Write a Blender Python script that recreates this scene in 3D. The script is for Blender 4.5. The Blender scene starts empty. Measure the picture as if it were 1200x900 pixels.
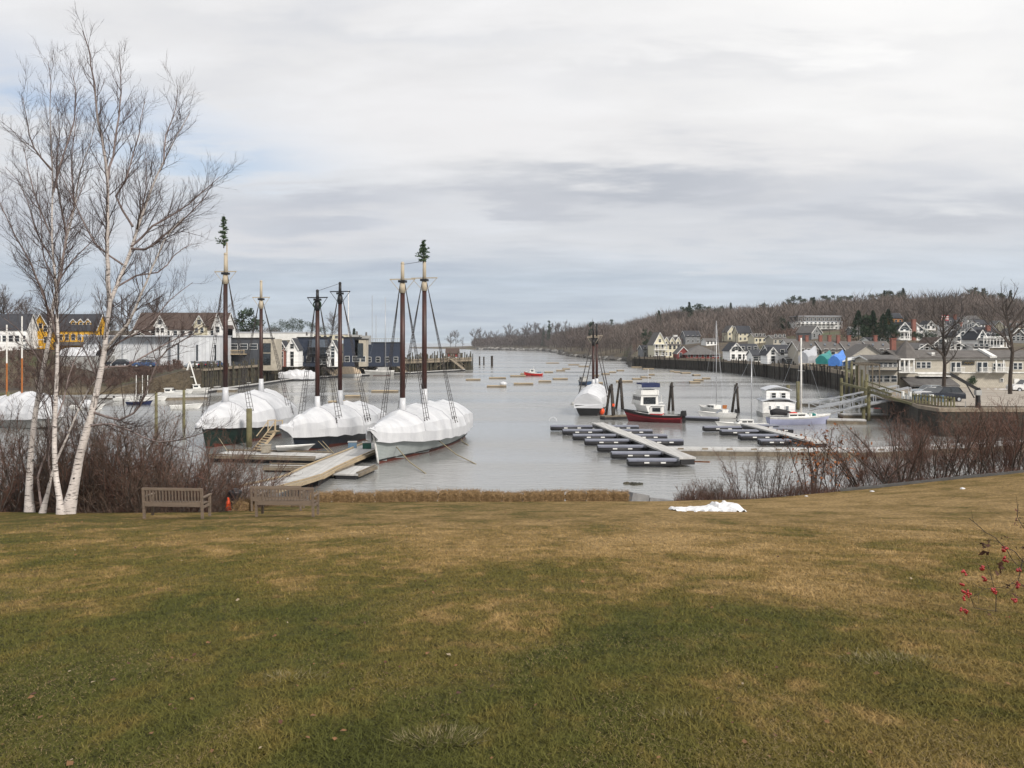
import bpy, math, random
import numpy as np
from mathutils import Vector, Matrix, noise

S = bpy.context.scene
COL = S.collection
R = math.radians
CAMH, F, CX, HY = 10.0, 1000.0, 600.0, 402.0   # camera height above the water; focal length and horizon measured on the photograph

# ------------------------------------------------------------------ camera
cd = bpy.data.cameras.new('camera'); cam = bpy.data.objects.new('camera', cd); COL.objects.link(cam)
cam.location = (0, 0, CAMH); cam.rotation_euler = (R(90), 0, 0)
cd.sensor_width = 36; cd.lens = 30.0; cd.shift_y = -0.04; cd.clip_start = 0.1; cd.clip_end = 60000
S.camera = cam

# ------------------------------------------------------------------ sky
SUN_EL, SUN_AZ = 35.0, 142.0      # azimuth clockwise from +Y (straight ahead)
W = bpy.data.worlds.new('World'); S.world = W; W.use_nodes = True
nt = W.node_tree; nt.nodes.clear(); L = nt.links.new
def N(t, **k):
    n = nt.nodes.new(t)
    for a, b in k.items(): setattr(n, a, b)
    return n
def math_(op, a, b=None, clamp=False):
    n = N('ShaderNodeMath', operation=op); n.use_clamp = clamp
    for i, v in enumerate((a, b)):
        if v is None: continue
        if isinstance(v, (int, float)): n.inputs[i].default_value = v
        else: L(v, n.inputs[i])
    return n.outputs[0]
def ramp(fac, stops, interp='LINEAR'):
    n = N('ShaderNodeValToRGB'); L(fac, n.inputs[0]); cr = n.color_ramp; cr.interpolation = interp
    while len(cr.elements) < len(stops): cr.elements.new(0.5)
    for e, (p, c) in zip(cr.elements, stops):
        e.position = p; e.color = (*c, 1) if len(c) == 3 else c
    return n.outputs[0]
def mixc(f, a, b):
    n = N('ShaderNodeMix', data_type='RGBA')
    if isinstance(f, (int, float)): n.inputs[0].default_value = f
    else: L(f, n.inputs[0])
    for i, v in ((6, a), (7, b)):
        if isinstance(v, tuple): n.inputs[i].default_value = (*v, 1)
        else: L(v, n.inputs[i])
    return n.outputs[2]
sky = N('ShaderNodeTexSky', sky_type='NISHITA'); sky.sun_disc = False
sky.sun_elevation = R(SUN_EL); sky.sun_rotation = R(SUN_AZ); sky.air_density = 1.0; sky.dust_density = 2.0; sky.ozone_density = 2.5
tc = N('ShaderNodeTexCoord'); sp = N('ShaderNodeSeparateXYZ'); L(tc.outputs['Generated'], sp.inputs[0])
zc = math_('MAXIMUM', sp.outputs[2], 0.0)
den = math_('ADD', zc, 0.10)
cb = N('ShaderNodeCombineXYZ'); L(math_('DIVIDE', sp.outputs[0], den), cb.inputs[0]); L(math_('DIVIDE', sp.outputs[1], den), cb.inputs[1])
def nz(scale, detail, rough=0.55, w=0.0, dist=0.0):
    mp = N('ShaderNodeMapping'); L(cb.outputs[0], mp.inputs[0]); mp.inputs['Location'].default_value = (w, w * .7, 0); mp.inputs['Scale'].default_value = (0.7, 1.25, 1)
    n = N('ShaderNodeTexNoise'); L(mp.outputs[0], n.inputs['Vector']); n.inputs['Scale'].default_value = scale
    n.inputs['Detail'].default_value = detail; n.inputs['Roughness'].default_value = rough; n.inputs['Distortion'].default_value = dist
    return n.outputs[0]
n1, n2, n3 = nz(0.55, 7, .55, 3.1, .25), nz(0.9, 6, .5, 11.7, .3), nz(2.2, 6, .6, 5.2, .2)
# elevation and azimuth of the view direction, to lay the cloud banks where they hang
el = math_('ARCSINE', sp.outputs[2]); az = math_('ARCTAN2', sp.outputs[0], sp.outputs[1])
wob = math_('MULTIPLY', math_('SUBTRACT', n2, 0.5), 0.13)
wob2 = math_('MULTIPLY', math_('SUBTRACT', n3, 0.5), 0.11)
elw = math_('ADD', math_('ADD', el, wob), wob2)
def bank(a0, e0, ra, re, soft=1.0):      # soft elliptical bank of cloud
    da = math_('DIVIDE', math_('SUBTRACT', az, R(a0)), R(ra)); de = math_('DIVIDE', math_('SUBTRACT', elw, R(e0)), R(re))
    r2 = math_('ADD', math_('MULTIPLY', da, da), math_('MULTIPLY', de, de))
    return math_('POWER', 2.718, math_('MULTIPLY', r2, -soft))
K = 10.0
elf = math_('DIVIDE', el, R(50), clamp=True)
base = ramp(elf, [(0.0, (.42*K, .475*K, .515*K)), (0.03, (.40*K, .455*K, .515*K)), (0.085, (.395*K, .450*K, .515*K)), (0.135, (.50*K, .52*K, .555*K)), (0.25, (.60*K, .602*K, .612*K)), (0.5, (.635*K, .632*K, .64*K)), (0.75, (.64*K, .64*K, .64*K)), (1.0, (.80*K, .79*K, .78*K))])
tex = ramp(math_('ADD', math_('MULTIPLY', n1, .6), math_('MULTIPLY', n3, .4)), [(0.38, (.84, .86, .90)), (0.5, (.99,)*3), (0.60, (1.10,)*3)])
mm = N('ShaderNodeMix', data_type='RGBA', blend_type='MULTIPLY'); mm.inputs[0].default_value = 1.0; L(base, mm.inputs[6]); L(tex, mm.inputs[7])
col = mm.outputs[2]
for (a0, e0, ra, re, amt, c) in [(-2, 14.2, 13, 2.0, .5, (.63, .62, .625)), (20, 12.2, 14, 1.8, .5, (.61, .60, .605)), (26, 22, 16, 8, .75, (.78, .775, .765)), (-16, 7.0, 8, 1.0, .5, (.60, .59, .60)), (12, 6.3, 16, .8, .45, (.55, .56, .58)),
                                 (9, 10.6, 11, 1.2, .9, (.34, .365, .415)), (-1, 9.6, 7, .8, .6, (.36, .38, .43)), (26, 7.6, 12, 1.2, .85, (.36, .385, .435)), (-12, 8.7, 6, 1.2, .75, (.38, .405, .46)),
                                 (15, 17.0, 14, .7, .45, (.46, .47, .50)), (-8, 19.0, 14, .6, .35, (.46, .48, .52)), (-22, 8.5, 5, 1.5, .5, (.45, .48, .53)), (60, 30, 40, 25, .6, (.80, .79, .77))]:
    col = mixc(math_('MULTIPLY', bank(a0, e0, ra, re), amt), col, tuple(v * K for v in c))
gap = math_('ADD', bank(-29, 14.5, 9, 2.2), math_('MULTIPLY', bank(-19, 12.0, 6, 1.8), .9))
gapf = math_('MULTIPLY', gap, ramp(n3, [(0.38, (.15,)*3), (0.56, (1,)*3)]), clamp=True)
cover = math_('SUBTRACT', 1.0, math_('MULTIPLY', gapf, 0.62), clamp=True)
final = mixc(cover, sky.outputs[0], col)
bg = N('ShaderNodeBackground'); L(final, bg.inputs[0]); bg.inputs[1].default_value = 0.1
wo = N('ShaderNodeOutputWorld'); L(bg.outputs[0], wo.inputs[0])

# ------------------------------------------------------------------ sun (behind thin cloud)
sd = bpy.data.lights.new('sun', 'SUN'); sun = bpy.data.objects.new('sun', sd); COL.objects.link(sun)
sd.energy = 2.9; sd.angle = R(9); sd.color = (1, .93, .84)
_d = Vector((math.sin(R(SUN_AZ)) * math.cos(R(SUN_EL)), math.cos(R(SUN_AZ)) * math.cos(R(SUN_EL)), math.sin(R(SUN_EL))))
sun.rotation_euler = _d.to_track_quat('Z', 'Y').to_euler()
vs = S.view_settings; vs.view_transform = 'Standard'; vs.look = 'None'; vs.exposure = 0.42; vs.gamma = 1.0; vs.use_curve_mapping = False
S.cycles.max_bounces = 6; S.cycles.transparent_max_bounces = 8; S.cycles.volume_bounces = 0

# ------------------------------------------------------------------ placing helpers
def PT(px, py, d): return Vector(((px - CX) / F * d, d, CAMH - (py - HY) / F * d))
def WP(px, py, z=0.0):
    d = (CAMH - z) * F / (py - HY); return Vector(((px - CX) / F * d, d, z))
def lerp(a, b, t): return a + (b - a) * t
def interp(tab, x):
    if x <= tab[0][0]: return tab[0][1]
    for (x0, y0), (x1, y1) in zip(tab, tab[1:]):
        if x <= x1: return y0 + (y1 - y0) * (x - x0) / (x1 - x0)
    return tab[-1][1]
def sm(t): t = max(0., min(1., t)); return t * t * (3 - 2 * t)
ORD = ['first', 'second', 'third', 'fourth', 'fifth', 'sixth', 'seventh', 'eighth', 'ninth', 'tenth', 'eleventh', 'twelfth', 'thirteenth', 'fourteenth', 'fifteenth', 'sixteenth', 'seventeenth', 'eighteenth', 'nineteenth', 'twentieth']
def ordn(i):
    if i < 20: return ORD[i]
    t = {2: 'twenty', 3: 'thirty', 4: 'forty', 5: 'fifty', 6: 'sixty'}[(i + 1) // 10]
    return t + '-' + ORD[(i + 1) % 10 - 1] if (i + 1) % 10 else {2: 'twentieth', 3: 'thirtieth', 4: 'fortieth', 5: 'fiftieth', 6: 'sixtieth'}[(i + 1) // 10]

# ------------------------------------------------------------------ materials
MATS = {}
def mat(name, c, c2=None, scale=3.0, rough=.75, bump=0.0, bscale=25.0, metal=0.0, spec=.4, detail=5, stretch=(1, 1, 1), lo=.35, hi=.65, kind=None, kp=None):
    m = bpy.data.materials.new(name); m.use_nodes = True; t = m.node_tree; b = t.nodes['Principled BSDF']
    b.inputs['Roughness'].default_value = rough; b.inputs['Metallic'].default_value = metal; b.inputs['Specular IOR Level'].default_value = spec
    c2 = c2 or tuple(v * .72 for v in c)
    tcn = t.nodes.new('ShaderNodeTexCoord'); mp = t.nodes.new('ShaderNodeMapping'); t.links.new(tcn.outputs['Object'], mp.inputs[0]); mp.inputs['Scale'].default_value = stretch
    n = t.nodes.new('ShaderNodeTexNoise'); n.inputs['Scale'].default_value = scale; n.inputs['Detail'].default_value = detail; n.inputs['Roughness'].default_value = .6
    t.links.new(mp.outputs[0], n.inputs['Vector'])
    r = t.nodes.new('ShaderNodeValToRGB'); t.links.new(n.outputs[0], r.inputs[0])
    r.color_ramp.elements[0].position = lo; r.color_ramp.elements[0].color = (*c, 1); r.color_ramp.elements[1].position = hi; r.color_ramp.elements[1].color = (*c2, 1)
    out = r.outputs[0]; hgt = None
    if kind == 'brick':      # kp = (scale, width, height, mortar colour)
        k = t.nodes.new('ShaderNodeTexBrick'); sx = t.nodes.new('ShaderNodeSeparateXYZ'); t.links.new(tcn.outputs['Object'], sx.inputs[0])
        cx = t.nodes.new('ShaderNodeCombineXYZ'); ad = t.nodes.new('ShaderNodeMath'); t.links.new(sx.outputs[0], ad.inputs[0]); t.links.new(sx.outputs[1], ad.inputs[1])
        t.links.new(ad.outputs[0], cx.inputs[0]); t.links.new(sx.outputs[2], cx.inputs[1]); t.links.new(cx.outputs[0], k.inputs['Vector'])
        k.inputs['Scale'].default_value = kp[0]; k.inputs['Brick Width'].default_value = kp[1]; k.inputs['Row Height'].default_value = kp[2]; k.inputs['Mortar Size'].default_value = .012
        t.links.new(out, k.inputs['Color1']); k.inputs['Color2'].default_value = (*[v * .8 for v in c], 1); k.inputs['Mortar'].default_value = (*kp[3], 1); out = k.outputs[0]
    if kind in ('board', 'plank'):   # kp = (axis, spacing m, line colour factor)
        sx = t.nodes.new('ShaderNodeSeparateXYZ'); t.links.new(tcn.outputs['Object'], sx.inputs[0])
        a = t.nodes.new('ShaderNodeMath'); a.operation = 'DIVIDE'; t.links.new(sx.outputs['XYZ'.index(kp[0])], a.inputs[0]); a.inputs[1].default_value = kp[1]
        f = t.nodes.new('ShaderNodeMath'); f.operation = 'FRACT'; t.links.new(a.outputs[0], f.inputs[0])
        g = t.nodes.new('ShaderNodeMath'); g.operation = 'LESS_THAN'; t.links.new(f.outputs[0], g.inputs[0]); g.inputs[1].default_value = .12
        fl = t.nodes.new('ShaderNodeMath'); fl.operation = 'FLOOR'; t.links.new(a.outputs[0], fl.inputs[0])
        wn = t.nodes.new('ShaderNodeTexWhiteNoise'); wn.noise_dimensions = '1D'; t.links.new(fl.outputs[0], wn.inputs['W'])
        mr = t.nodes.new('ShaderNodeMapRange'); t.links.new(wn.outputs[0], mr.inputs[0]); mr.inputs[3].default_value = .86; mr.inputs[4].default_value = 1.1
        x0 = t.nodes.new('ShaderNodeMix'); x0.data_type = 'RGBA'; x0.blend_type = 'MULTIPLY'; x0.inputs[0].default_value = 1; t.links.new(out, x0.inputs[6]); t.links.new(mr.outputs[0], x0.inputs[7])
        x = t.nodes.new('ShaderNodeMix'); x.data_type = 'RGBA'; t.links.new(g.outputs[0], x.inputs[0]); t.links.new(x0.outputs[2], x.inputs[6])
        x.inputs[7].default_value = (*[v * kp[2] for v in c], 1); out = x.outputs[2]; hgt = f.outputs[0]
    t.links.new(out, b.inputs['Base Color'])
    if bump:
        bp = t.nodes.new('ShaderNodeBump'); bp.inputs['Strength'].default_value = bump; bp.inputs['Distance'].default_value = .05
        n2_ = t.nodes.new('ShaderNodeTexNoise'); n2_.inputs['Scale'].default_value = bscale; n2_.inputs['Detail'].default_value = 4; t.links.new(mp.outputs[0], n2_.inputs['Vector'])
        t.links.new(n2_.outputs[0], bp.inputs['Height']); t.links.new(bp.outputs[0], b.inputs['Normal'])
    MATS[name] = m; return m
def glass(name, c=(.02, .025, .03), rough=.08):
    m = mat(name, c, rough=rough, spec=.8); return m

# ------------------------------------------------------------------ mesh builder
class MB:
    def __init__(s): s.v = []; s.f = []; s.m = []
    def add(s, vs, fs, mi=0):
        o = len(s.v); s.v.extend(vs); s.f.extend([tuple(i + o for i in f) for f in fs]); s.m.extend([mi] * len(fs)); return s
    def box(s, cx, cy, cz, sx, sy, sz, rz=0, mi=0, taper=1.0):
        c, n = math.cos(rz), math.sin(rz); vs = []
        for k, z in ((1, -.5), (taper, .5)):
            for x, y in ((-.5, -.5), (.5, -.5), (.5, .5), (-.5, .5)):
                X, Y = x * sx * k, y * sy * k; vs.append((cx + X * c - Y * n, cy + X * n + Y * c, cz + z * sz))
        return s.add(vs, [(3, 2, 1, 0), (4, 5, 6, 7), (0, 1, 5, 4), (1, 2, 6, 5), (2, 3, 7, 6), (3, 0, 4, 7)], mi)
    def slab(s, x0, x1, y0, y1, z0, z1, mi=0): return s.box((x0 + x1) / 2, (y0 + y1) / 2, (z0 + z1) / 2, x1 - x0, y1 - y0, z1 - z0, 0, mi)
    def bar(s, a, b, w, h=None, mi=0, up=(0, 0, 1)):
        a, b = Vector(a), Vector(b); h = h or w; d = b - a
        if d.length < 1e-6: return s
        d.normalize(); u = Vector(up)
        if abs(d.dot(u)) > .98: u = Vector((1, 0, 0))
        x = d.cross(u).normalized(); y = x.cross(d).normalized(); vs = []
        for p in (a, b):
            for i, j in ((-.5, -.5), (.5, -.5), (.5, .5), (-.5, .5)): vs.append(tuple(p + x * (i * w) + y * (j * h)))
        return s.add(vs, [(3, 2, 1, 0), (4, 5, 6, 7), (0, 1, 5, 4), (1, 2, 6, 5), (2, 3, 7, 6), (3, 0, 4, 7)], mi)
    def tube(s, pts, rad, n=8, mi=0, cap=True):
        pts = [Vector(p) for p in pts]
        if isinstance(rad, (int, float)): rad = [rad] * len(pts)
        o = len(s.v); k = len(pts); u = None
        for i, p in enumerate(pts):
            d = (pts[min(i + 1, k - 1)] - pts[max(i - 1, 0)])
            if d.length < 1e-9: d = Vector((0, 0, 1))
            d.normalize()
            if u is None:
                u = Vector((1, 0, 0)) if abs(d.x) < .9 else Vector((0, 1, 0))
            u = (u - d * u.dot(d)); u = u.normalized() if u.length > 1e-6 else d.orthogonal().normalized()
            w = d.cross(u); r = rad[i]
            for j in range(n):
                a = 2 * math.pi * j / n; q = p + u * (math.cos(a) * r) + w * (math.sin(a) * r); s.v.append((q.x, q.y, q.z))
        nf = 0
        for i in range(k - 1):
            for j in range(n):
                a = o + i * n + j; b = o + i * n + (j + 1) % n; s.f.append((a, b, b + n, a + n)); nf += 1
        if cap:
            s.f.append(tuple(o + j for j in range(n))[::-1]); s.f.append(tuple(o + (k - 1) * n + j for j in range(n))); nf += 2
        s.m.extend([mi] * nf); return s
    def loft(s, secs, closed=False, cap0=True, cap1=True, mi=0, mfun=None):
        n = len(secs[0]); o = len(s.v)
        for sec in secs: s.v.extend([tuple(p) for p in sec])
        for i in range(len(secs) - 1):
            for j in range(n if closed else n - 1):
                a = o + i * n + j; b = o + i * n + (j + 1) % n; s.f.append((a, b, b + n, a + n)); s.m.append(mfun(i, j) if mfun else mi)
        if cap0: s.f.append(tuple(o + j for j in range(n))[::-1]); s.m.append(mi if not mfun else mfun(0, -1))
        if cap1: s.f.append(tuple(o + (len(secs) - 1) * n + j for j in range(n))); s.m.append(mi if not mfun else mfun(len(secs) - 1, -1))
        return s
    def ball(s, c, r, n=8, m=5, sz=1.0, mi=0, jit=0, rng=None):
        secs = []
        for i in range(m + 1):
            ph = math.pi * i / m; rr = max(1e-3, math.sin(ph)) * r; ring = []
            for j in range(n):
                k = 1 + (rng.uniform(-jit, jit) if rng else 0); a = 2 * math.pi * j / n
                ring.append((c[0] + math.cos(a) * rr * k, c[1] + math.sin(a) * rr * k, c[2] - math.cos(ph) * r * sz * k))
            secs.append(ring)
        return s.loft(secs, closed=True, mi=mi)
    def build(s, name, mats, parent=None, smooth=False, loc=None):
        me = bpy.data.meshes.new(name); me.from_pydata(s.v, [], s.f)
        if not isinstance(mats, (list, tuple)): mats = [mats]
        for m in mats: me.materials.append(MATS[m] if isinstance(m, str) else m)
        if len(mats) > 1: me.polygons.foreach_set('material_index', s.m)
        if smooth: me.polygons.foreach_set('use_smooth', [True] * len(me.polygons))
        me.update()
        o = bpy.data.objects.new(name, me); COL.objects.link(o)
        if parent is not None: o.parent = parent
        if loc is not None: o.location = loc
        return o
def tag(o, label=None, cat=None, group=None, kind=None):
    if label: o['label'] = label
    if cat: o['category'] = cat
    if group: o['group'] = group
    if kind: o['kind'] = kind
    return o
def empty(name, loc, rz, label, cat, group=None):
    o = bpy.data.objects.new(name, None); COL.objects.link(o); o.location = loc; o.rotation_euler = (0, 0, rz); o.empty_display_size = .3
    return tag(o, label, cat, group)
def copy_tree(o, parent=None, **kw):
    c = o.copy(); COL.objects.link(c); c.parent = parent
    for ch in list(o.children): copy_tree(ch, c)
    return c
def place_copy(proto, loc, rz, label, group=None, sc=None):
    c = copy_tree(proto); c.location = loc; c.rotation_euler = (0, 0, rz); c['label'] = label
    if group: c['group'] = group
    if sc: c.scale = (sc, sc, sc) if isinstance(sc, (int, float)) else sc
    return c
# ================================================================== MATERIALS
mat('white_paint', (.72, .72, .70), (.62, .62, .60), .8, .6)
mat('cream_paint', (.62, .58, .44), (.54, .50, .38), .8, .7)
mat('white_clap', (.82, .82, .81), (.74, .74, .73), .8, .6, kind='board', kp=('Z', .22, .8))
mat('white_metal', (.62, .64, .66), (.52, .54, .57), .6, .5, kind='board', kp=('X', .9, .72))
mat('yellow_clap', (.75, .42, .03), (.64, .35, .03), 1, .6, kind='board', kp=('Z', .2, .8))
mat('orange_paint', (.65, .27, .06), None, 1, .7)
mat('tan_shingle', (.50, .47, .405), (.42, .395, .34), 2, .8, kind='brick', kp=(1, .3, .22, (.24, .20, .15)))
mat('grey_shingle', (.22, .23, .24), (.16, .17, .18), 2, .8, kind='brick', kp=(1, .3, .22, (.12, .12, .12)))
mat('red_clap', (.22, .035, .03), None, 2, .7, kind='board', kp=('Z', .22, .7))
mat('brick_red', (.24, .07, .045), (.17, .05, .035), 3, .85, kind='brick', kp=(1, .4, .16, (.26, .22, .2)))
mat('navy_clap', (.025, .035, .06), (.018, .025, .045), 2, .6, kind='board', kp=('Z', .22, .6))
mat('dark_grey_metal', (.06, .065, .075), (.045, .05, .06), 1, .5, kind='board', kp=('X', .5, .7))
mat('beige_panel', (.42, .38, .31), None, 1, .7)
mat('roof_dark', (.045, .047, .055), (.03, .032, .04), 1.5, .9, bump=.3)
mat('roof_grey', (.13, .125, .12), (.085, .08, .08), 1.5, .9, bump=.3)
mat('roof_brown', (.085, .06, .05), (.06, .042, .036), 1.5, .9)
mat('roof_taupe', (.125, .115, .108), (.085, .078, .074), 1.5, .9)
mat('roof_flat', (.50, .52, .55), (.40, .42, .46), .4, .7)
glass('window_glass'); glass('window_glass_pale', (.10, .12, .15), .15)
mat('trim_white', (.78, .78, .76), None, 2, .5)
mat('old_wood', (.27, .225, .17), (.17, .14, .105), 2, .9, bump=.5, stretch=(1, 1, .3))
mat('wet_piling', (.09, .075, .045), (.03, .03, .022), 1.2, .8, bump=.6, lo=.3, hi=.6)
mat('dark_piling', (.045, .035, .028), (.02, .018, .015), 1.2, .8, bump=.5)
mat('piling_green', (.16, .15, .075), (.10, .09, .05), 1.5, .85, bump=.4)
mat('crib_timber', (.05, .042, .03), (.014, .014, .012), .9, .9, bump=.8, bscale=6, kind='board', kp=('Z', .45, .4))
mat('tan_stone', (.36, .27, .17), (.24, .18, .11), .6, .9, bump=.6, bscale=5)
mat('deck_wood', (.42, .39, .35), (.32, .30, .27), 1.5, .85, kind='plank', kp=('X', .14, .55))
mat('deck_new', (.42, .335, .22), (.33, .26, .17), 2, .8)
mat('float_side', (.20, .165, .12), (.12, .10, .075), 1.5, .85)
mat('float_black', (.022, .022, .025), None, 2, .5)
mat('poly_grey', (.19, .20, .25), (.15, .16, .20), 2, .55)
mat('deck_pale', (.47, .465, .455), (.37, .365, .355), 1, .85, kind='plank', kp=('X', .15, .75))
mat('galv', (.45, .47, .50), (.36, .38, .41), 3, .45, metal=.3)
mat('shrink', (.57, .58, .60), (.46, .47, .495), .9, .33, bump=.55, bscale=5.0, spec=.5, stretch=(1.6, .35, .35))
mat('shrink_joint', (.47, .48, .51), None, 1, .4)
mat('hull_green', (.008, .022, .018), (.012, .03, .024), 1.5, .35)
mat('hull_navy', (.012, .018, .030), None, 1.5, .35)
mat('hull_pale', (.34, .37, .37), (.27, .30, .30), .8, .45, stretch=(1, 1, .25))
mat('hull_lav', (.36, .38, .52), (.30, .32, .45), 1, .4)
mat('hull_white', (.78, .78, .76), (.70, .70, .68), .8, .3)
mat('hull_grey', (.36, .36, .35), (.26, .26, .25), .8, .5)
mat('hull_red', (.62, .025, .02), None, 1, .35)
mat('hull_maroon', (.16, .010, .018), (.11, .008, .014), .8, .3)
mat('hull_blue', (.03, .06, .12), None, 1, .4)
mat('antifoul', (.12, .030, .020), (.08, .022, .016), 1, .7)
mat('black_paint', (.012, .012, .013), None, 2, .5)
mat('mast_red', (.055, .016, .011), (.024, .010, .008), 1.3, .45, stretch=(1, 1, .5))
mat('mast_buff', (.42, .36, .27), (.34, .29, .22), 1.5, .6)
mat('mast_white', (.74, .72, .68), None, 2, .5)
mat('mast_orange', (.38, .13, .03), None, 2, .5)
mat('mast_alu', (.48, .49, .51), None, 2, .35, metal=.4)
mat('rope', (.045, .04, .04), None, 5, .9)
mat('rope_tan', (.32, .27, .17), None, 5, .9)
mat('canvas_tan', (.50, .40, .29), (.42, .33, .24), 1.5, .9, kind='plank', kp=('X', .6, .75))
mat('canvas_navy', (.02, .03, .09), None, 2, .85, bump=.4)
mat('canvas_black', (.02, .02, .022), None, 2, .8, bump=.6, bscale=4)
mat('canvas_red', (.55, .04, .02), None, 2, .8, bump=.6, bscale=4)
mat('tarp_teal', (.015, .17, .17), (.02, .22, .21), .8, .5, bump=.8, bscale=1.5)
mat('tarp_blue', (.05, .16, .50), (.07, .22, .60), .8, .5, bump=.8, bscale=1.5)
mat('tarp_silver', (.42, .43, .46), (.34, .35, .38), .8, .45, bump=.8, bscale=1.5)
mat('teak', (.185, .14, .105), (.115, .088, .068), 3, .85, bump=.3, bscale=20, stretch=(.4, 3, 3))
mat('snow', (.78, .78, .79), (.60, .60, .61), 5, .6, bump=.8, bscale=9)
mat('straw', (.26, .175, .085), (.12, .075, .036), 9, .95, bump=1.0, bscale=45, stretch=(1, 1, 1))
mat('straw_stalk', (.40, .27, .14), (.17, .11, .05), 6, .95)
mat('rock', (.12, .11, .10), (.055, .05, .045), 1.2, .9, bump=1, bscale=3)
mat('rock_pale', (.30, .29, .27), (.18, .17, .16), .5, .9, bump=1, bscale=1.5)
mat('granite', (.24, .24, .24), (.16, .16, .165), 3, .85, bump=.6)
mat('asphalt', (.09, .088, .085), (.065, .063, .06), 2, .95, bump=.3)
mat('gravel', (.34, .305, .26), (.26, .23, .195), .7, .95, bump=.4)
mat('twig_brown', (.125, .078, .058), (.068, .052, .038), 3, .9)
mat('twig_red', (.155, .078, .058), (.08, .052, .038), 3, .9)
mat('stem_grey', (.085, .07, .06), (.05, .04, .035), 5, .9)
mat('birch_twig', (.075, .048, .042), (.05, .034, .031), 2, .85)
mat('bark_dark', (.055, .042, .034), None, 4, .95, bump=.6)
mat('bark_grey', (.16, .145, .13), (.10, .09, .08), 3, .95, bump=.6)
mat('wood_hill', (.150, .120, .105), (.066, .053, .047), .05, .95, detail=8, lo=.38, hi=.62)
mat('wood_far', (.10, .078, .070), None, .05, .95); mat('scrub', (.11, .068, .055), (.07, .045, .036), .2, .95); mat('birch_limb', (.26, .21, .20), (.10, .075, .07), 3, .85)
mat('spruce', (.018, .040, .018), (.010, .024, .011), 1.5, .9)
mat('pine', (.030, .052, .026), (.018, .034, .016), 1.5, .9)
mat('needle_fresh', (.06, .10, .04), (.03, .055, .025), 4, .9)
mat('leaf_rust', (.24, .085, .025), (.14, .05, .02), 3, .9)
mat('leaf_dead', (.085, .032, .018), (.05, .024, .015), 6, .8)
mat('berry', (.36, .014, .014), (.24, .01, .01), 8, .28, spec=.6)
mat('urn_metal', (.03, .028, .032), None, 3, .45)
mat('cone_orange', (.75, .07, .01), None, 3, .5)
mat('rubber', (.018, .018, .02), None, 3, .8)
mat('flag_red', (.45, .03, .04), None, 3, .8)
mat('box_blue', (.10, .17, .25), None, 3, .6); mat('box_green', (.03, .12, .09), None, 3, .6)
mat('crate_wood', (.30, .27, .22), None, 3, .8)
mat('teal_door', (.01, .22, .38), None, 2, .6)
mat('car_dark', (.012, .014, .022), None, 3, .2, spec=.6); mat('car_white', (.72, .72, .72), None, 3, .25, spec=.6); mat('car_silver', (.42, .46, .50), None, 3, .25, metal=.5); mat('car_red', (.30, .02, .02), None, 3, .25); mat('car_blue', (.04, .08, .18), None, 3, .25)
mat('tail_light', (.5, .01, .01), None, 3, .3)
mat('sign_dark', (.02, .022, .025), None, 3, .5); mat('gold', (.5, .33, .08), None, 3, .4, metal=.6)
mat('buoy_orange', (.8, .09, .02), None, 3, .5)
mat('wreath_green', (.02, .05, .02), None, 5, .9)

def node_mat(name):
    m = bpy.data.materials.new(name); m.use_nodes = True; MATS[name] = m; t = m.node_tree
    return m, t, t.nodes['Principled BSDF']
# birch bark: chalk white with thin dark horizontal marks and black scars
m, t, b = node_mat('birch_bark'); b.inputs['Roughness'].default_value = .8
tc_ = t.nodes.new('ShaderNodeTexCoord')
def tn(t, vec, scale, stretch, lo, hi, detail=4, dist=0):
    mp = t.nodes.new('ShaderNodeMapping'); t.links.new(vec, mp.inputs[0]); mp.inputs['Scale'].default_value = stretch
    n = t.nodes.new('ShaderNodeTexNoise'); n.inputs['Scale'].default_value = scale; n.inputs['Detail'].default_value = detail; n.inputs['Distortion'].default_value = dist; t.links.new(mp.outputs[0], n.inputs['Vector'])
    r = t.nodes.new('ShaderNodeMapRange'); r.inputs[1].default_value = lo; r.inputs[2].default_value = hi; t.links.new(n.outputs[0], r.inputs[0]); return r.outputs[0]
def tmix(t, f, a, c):
    x = t.nodes.new('ShaderNodeMix'); x.data_type = 'RGBA'
    if isinstance(f, (int, float)): x.inputs[0].default_value = f
    else: t.links.new(f, x.inputs[0])
    for i, v in ((6, a), (7, c)):
        if isinstance(v, tuple): x.inputs[i].default_value = (*v, 1)
        else: t.links.new(v, x.inputs[i])
    return x.outputs[2]
O_ = tc_.outputs['Object']
c1 = tmix(t, tn(t, O_, 2.2, (1, 1, .6), .35, .7), (.66, .61, .58), (.42, .38, .36))
c2 = tmix(t, tn(t, O_, 5, (1, 1, 5.5), .57, .64), c1, (.10, .085, .08))
c3 = tmix(t, tn(t, O_, 3.2, (1, 1, 1.6), .68, .72), c2, (.02, .018, .017))
sx = t.nodes.new('ShaderNodeSeparateXYZ'); t.links.new(O_, sx.inputs[0])
hr = t.nodes.new('ShaderNodeMapRange'); t.links.new(sx.outputs[2], hr.inputs[0]); hr.inputs[1].default_value = 7; hr.inputs[2].default_value = 13
c4 = tmix(t, hr.outputs[0], c3, (.13, .10, .095))      # the bark of the upper limbs is brown, not white
c5 = tmix(t, hr.outputs[0], c3, c4)
t.links.new(c5, b.inputs['Base Color'])
bp = t.nodes.new('ShaderNodeBump'); bp.inputs['Strength'].default_value = .5; bp.inputs['Distance'].default_value = .03; t.links.new(tn(t, O_, 9, (1, 1, 4), .3, .7), bp.inputs['Height']); t.links.new(bp.outputs[0], b.inputs['Normal'])

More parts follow.
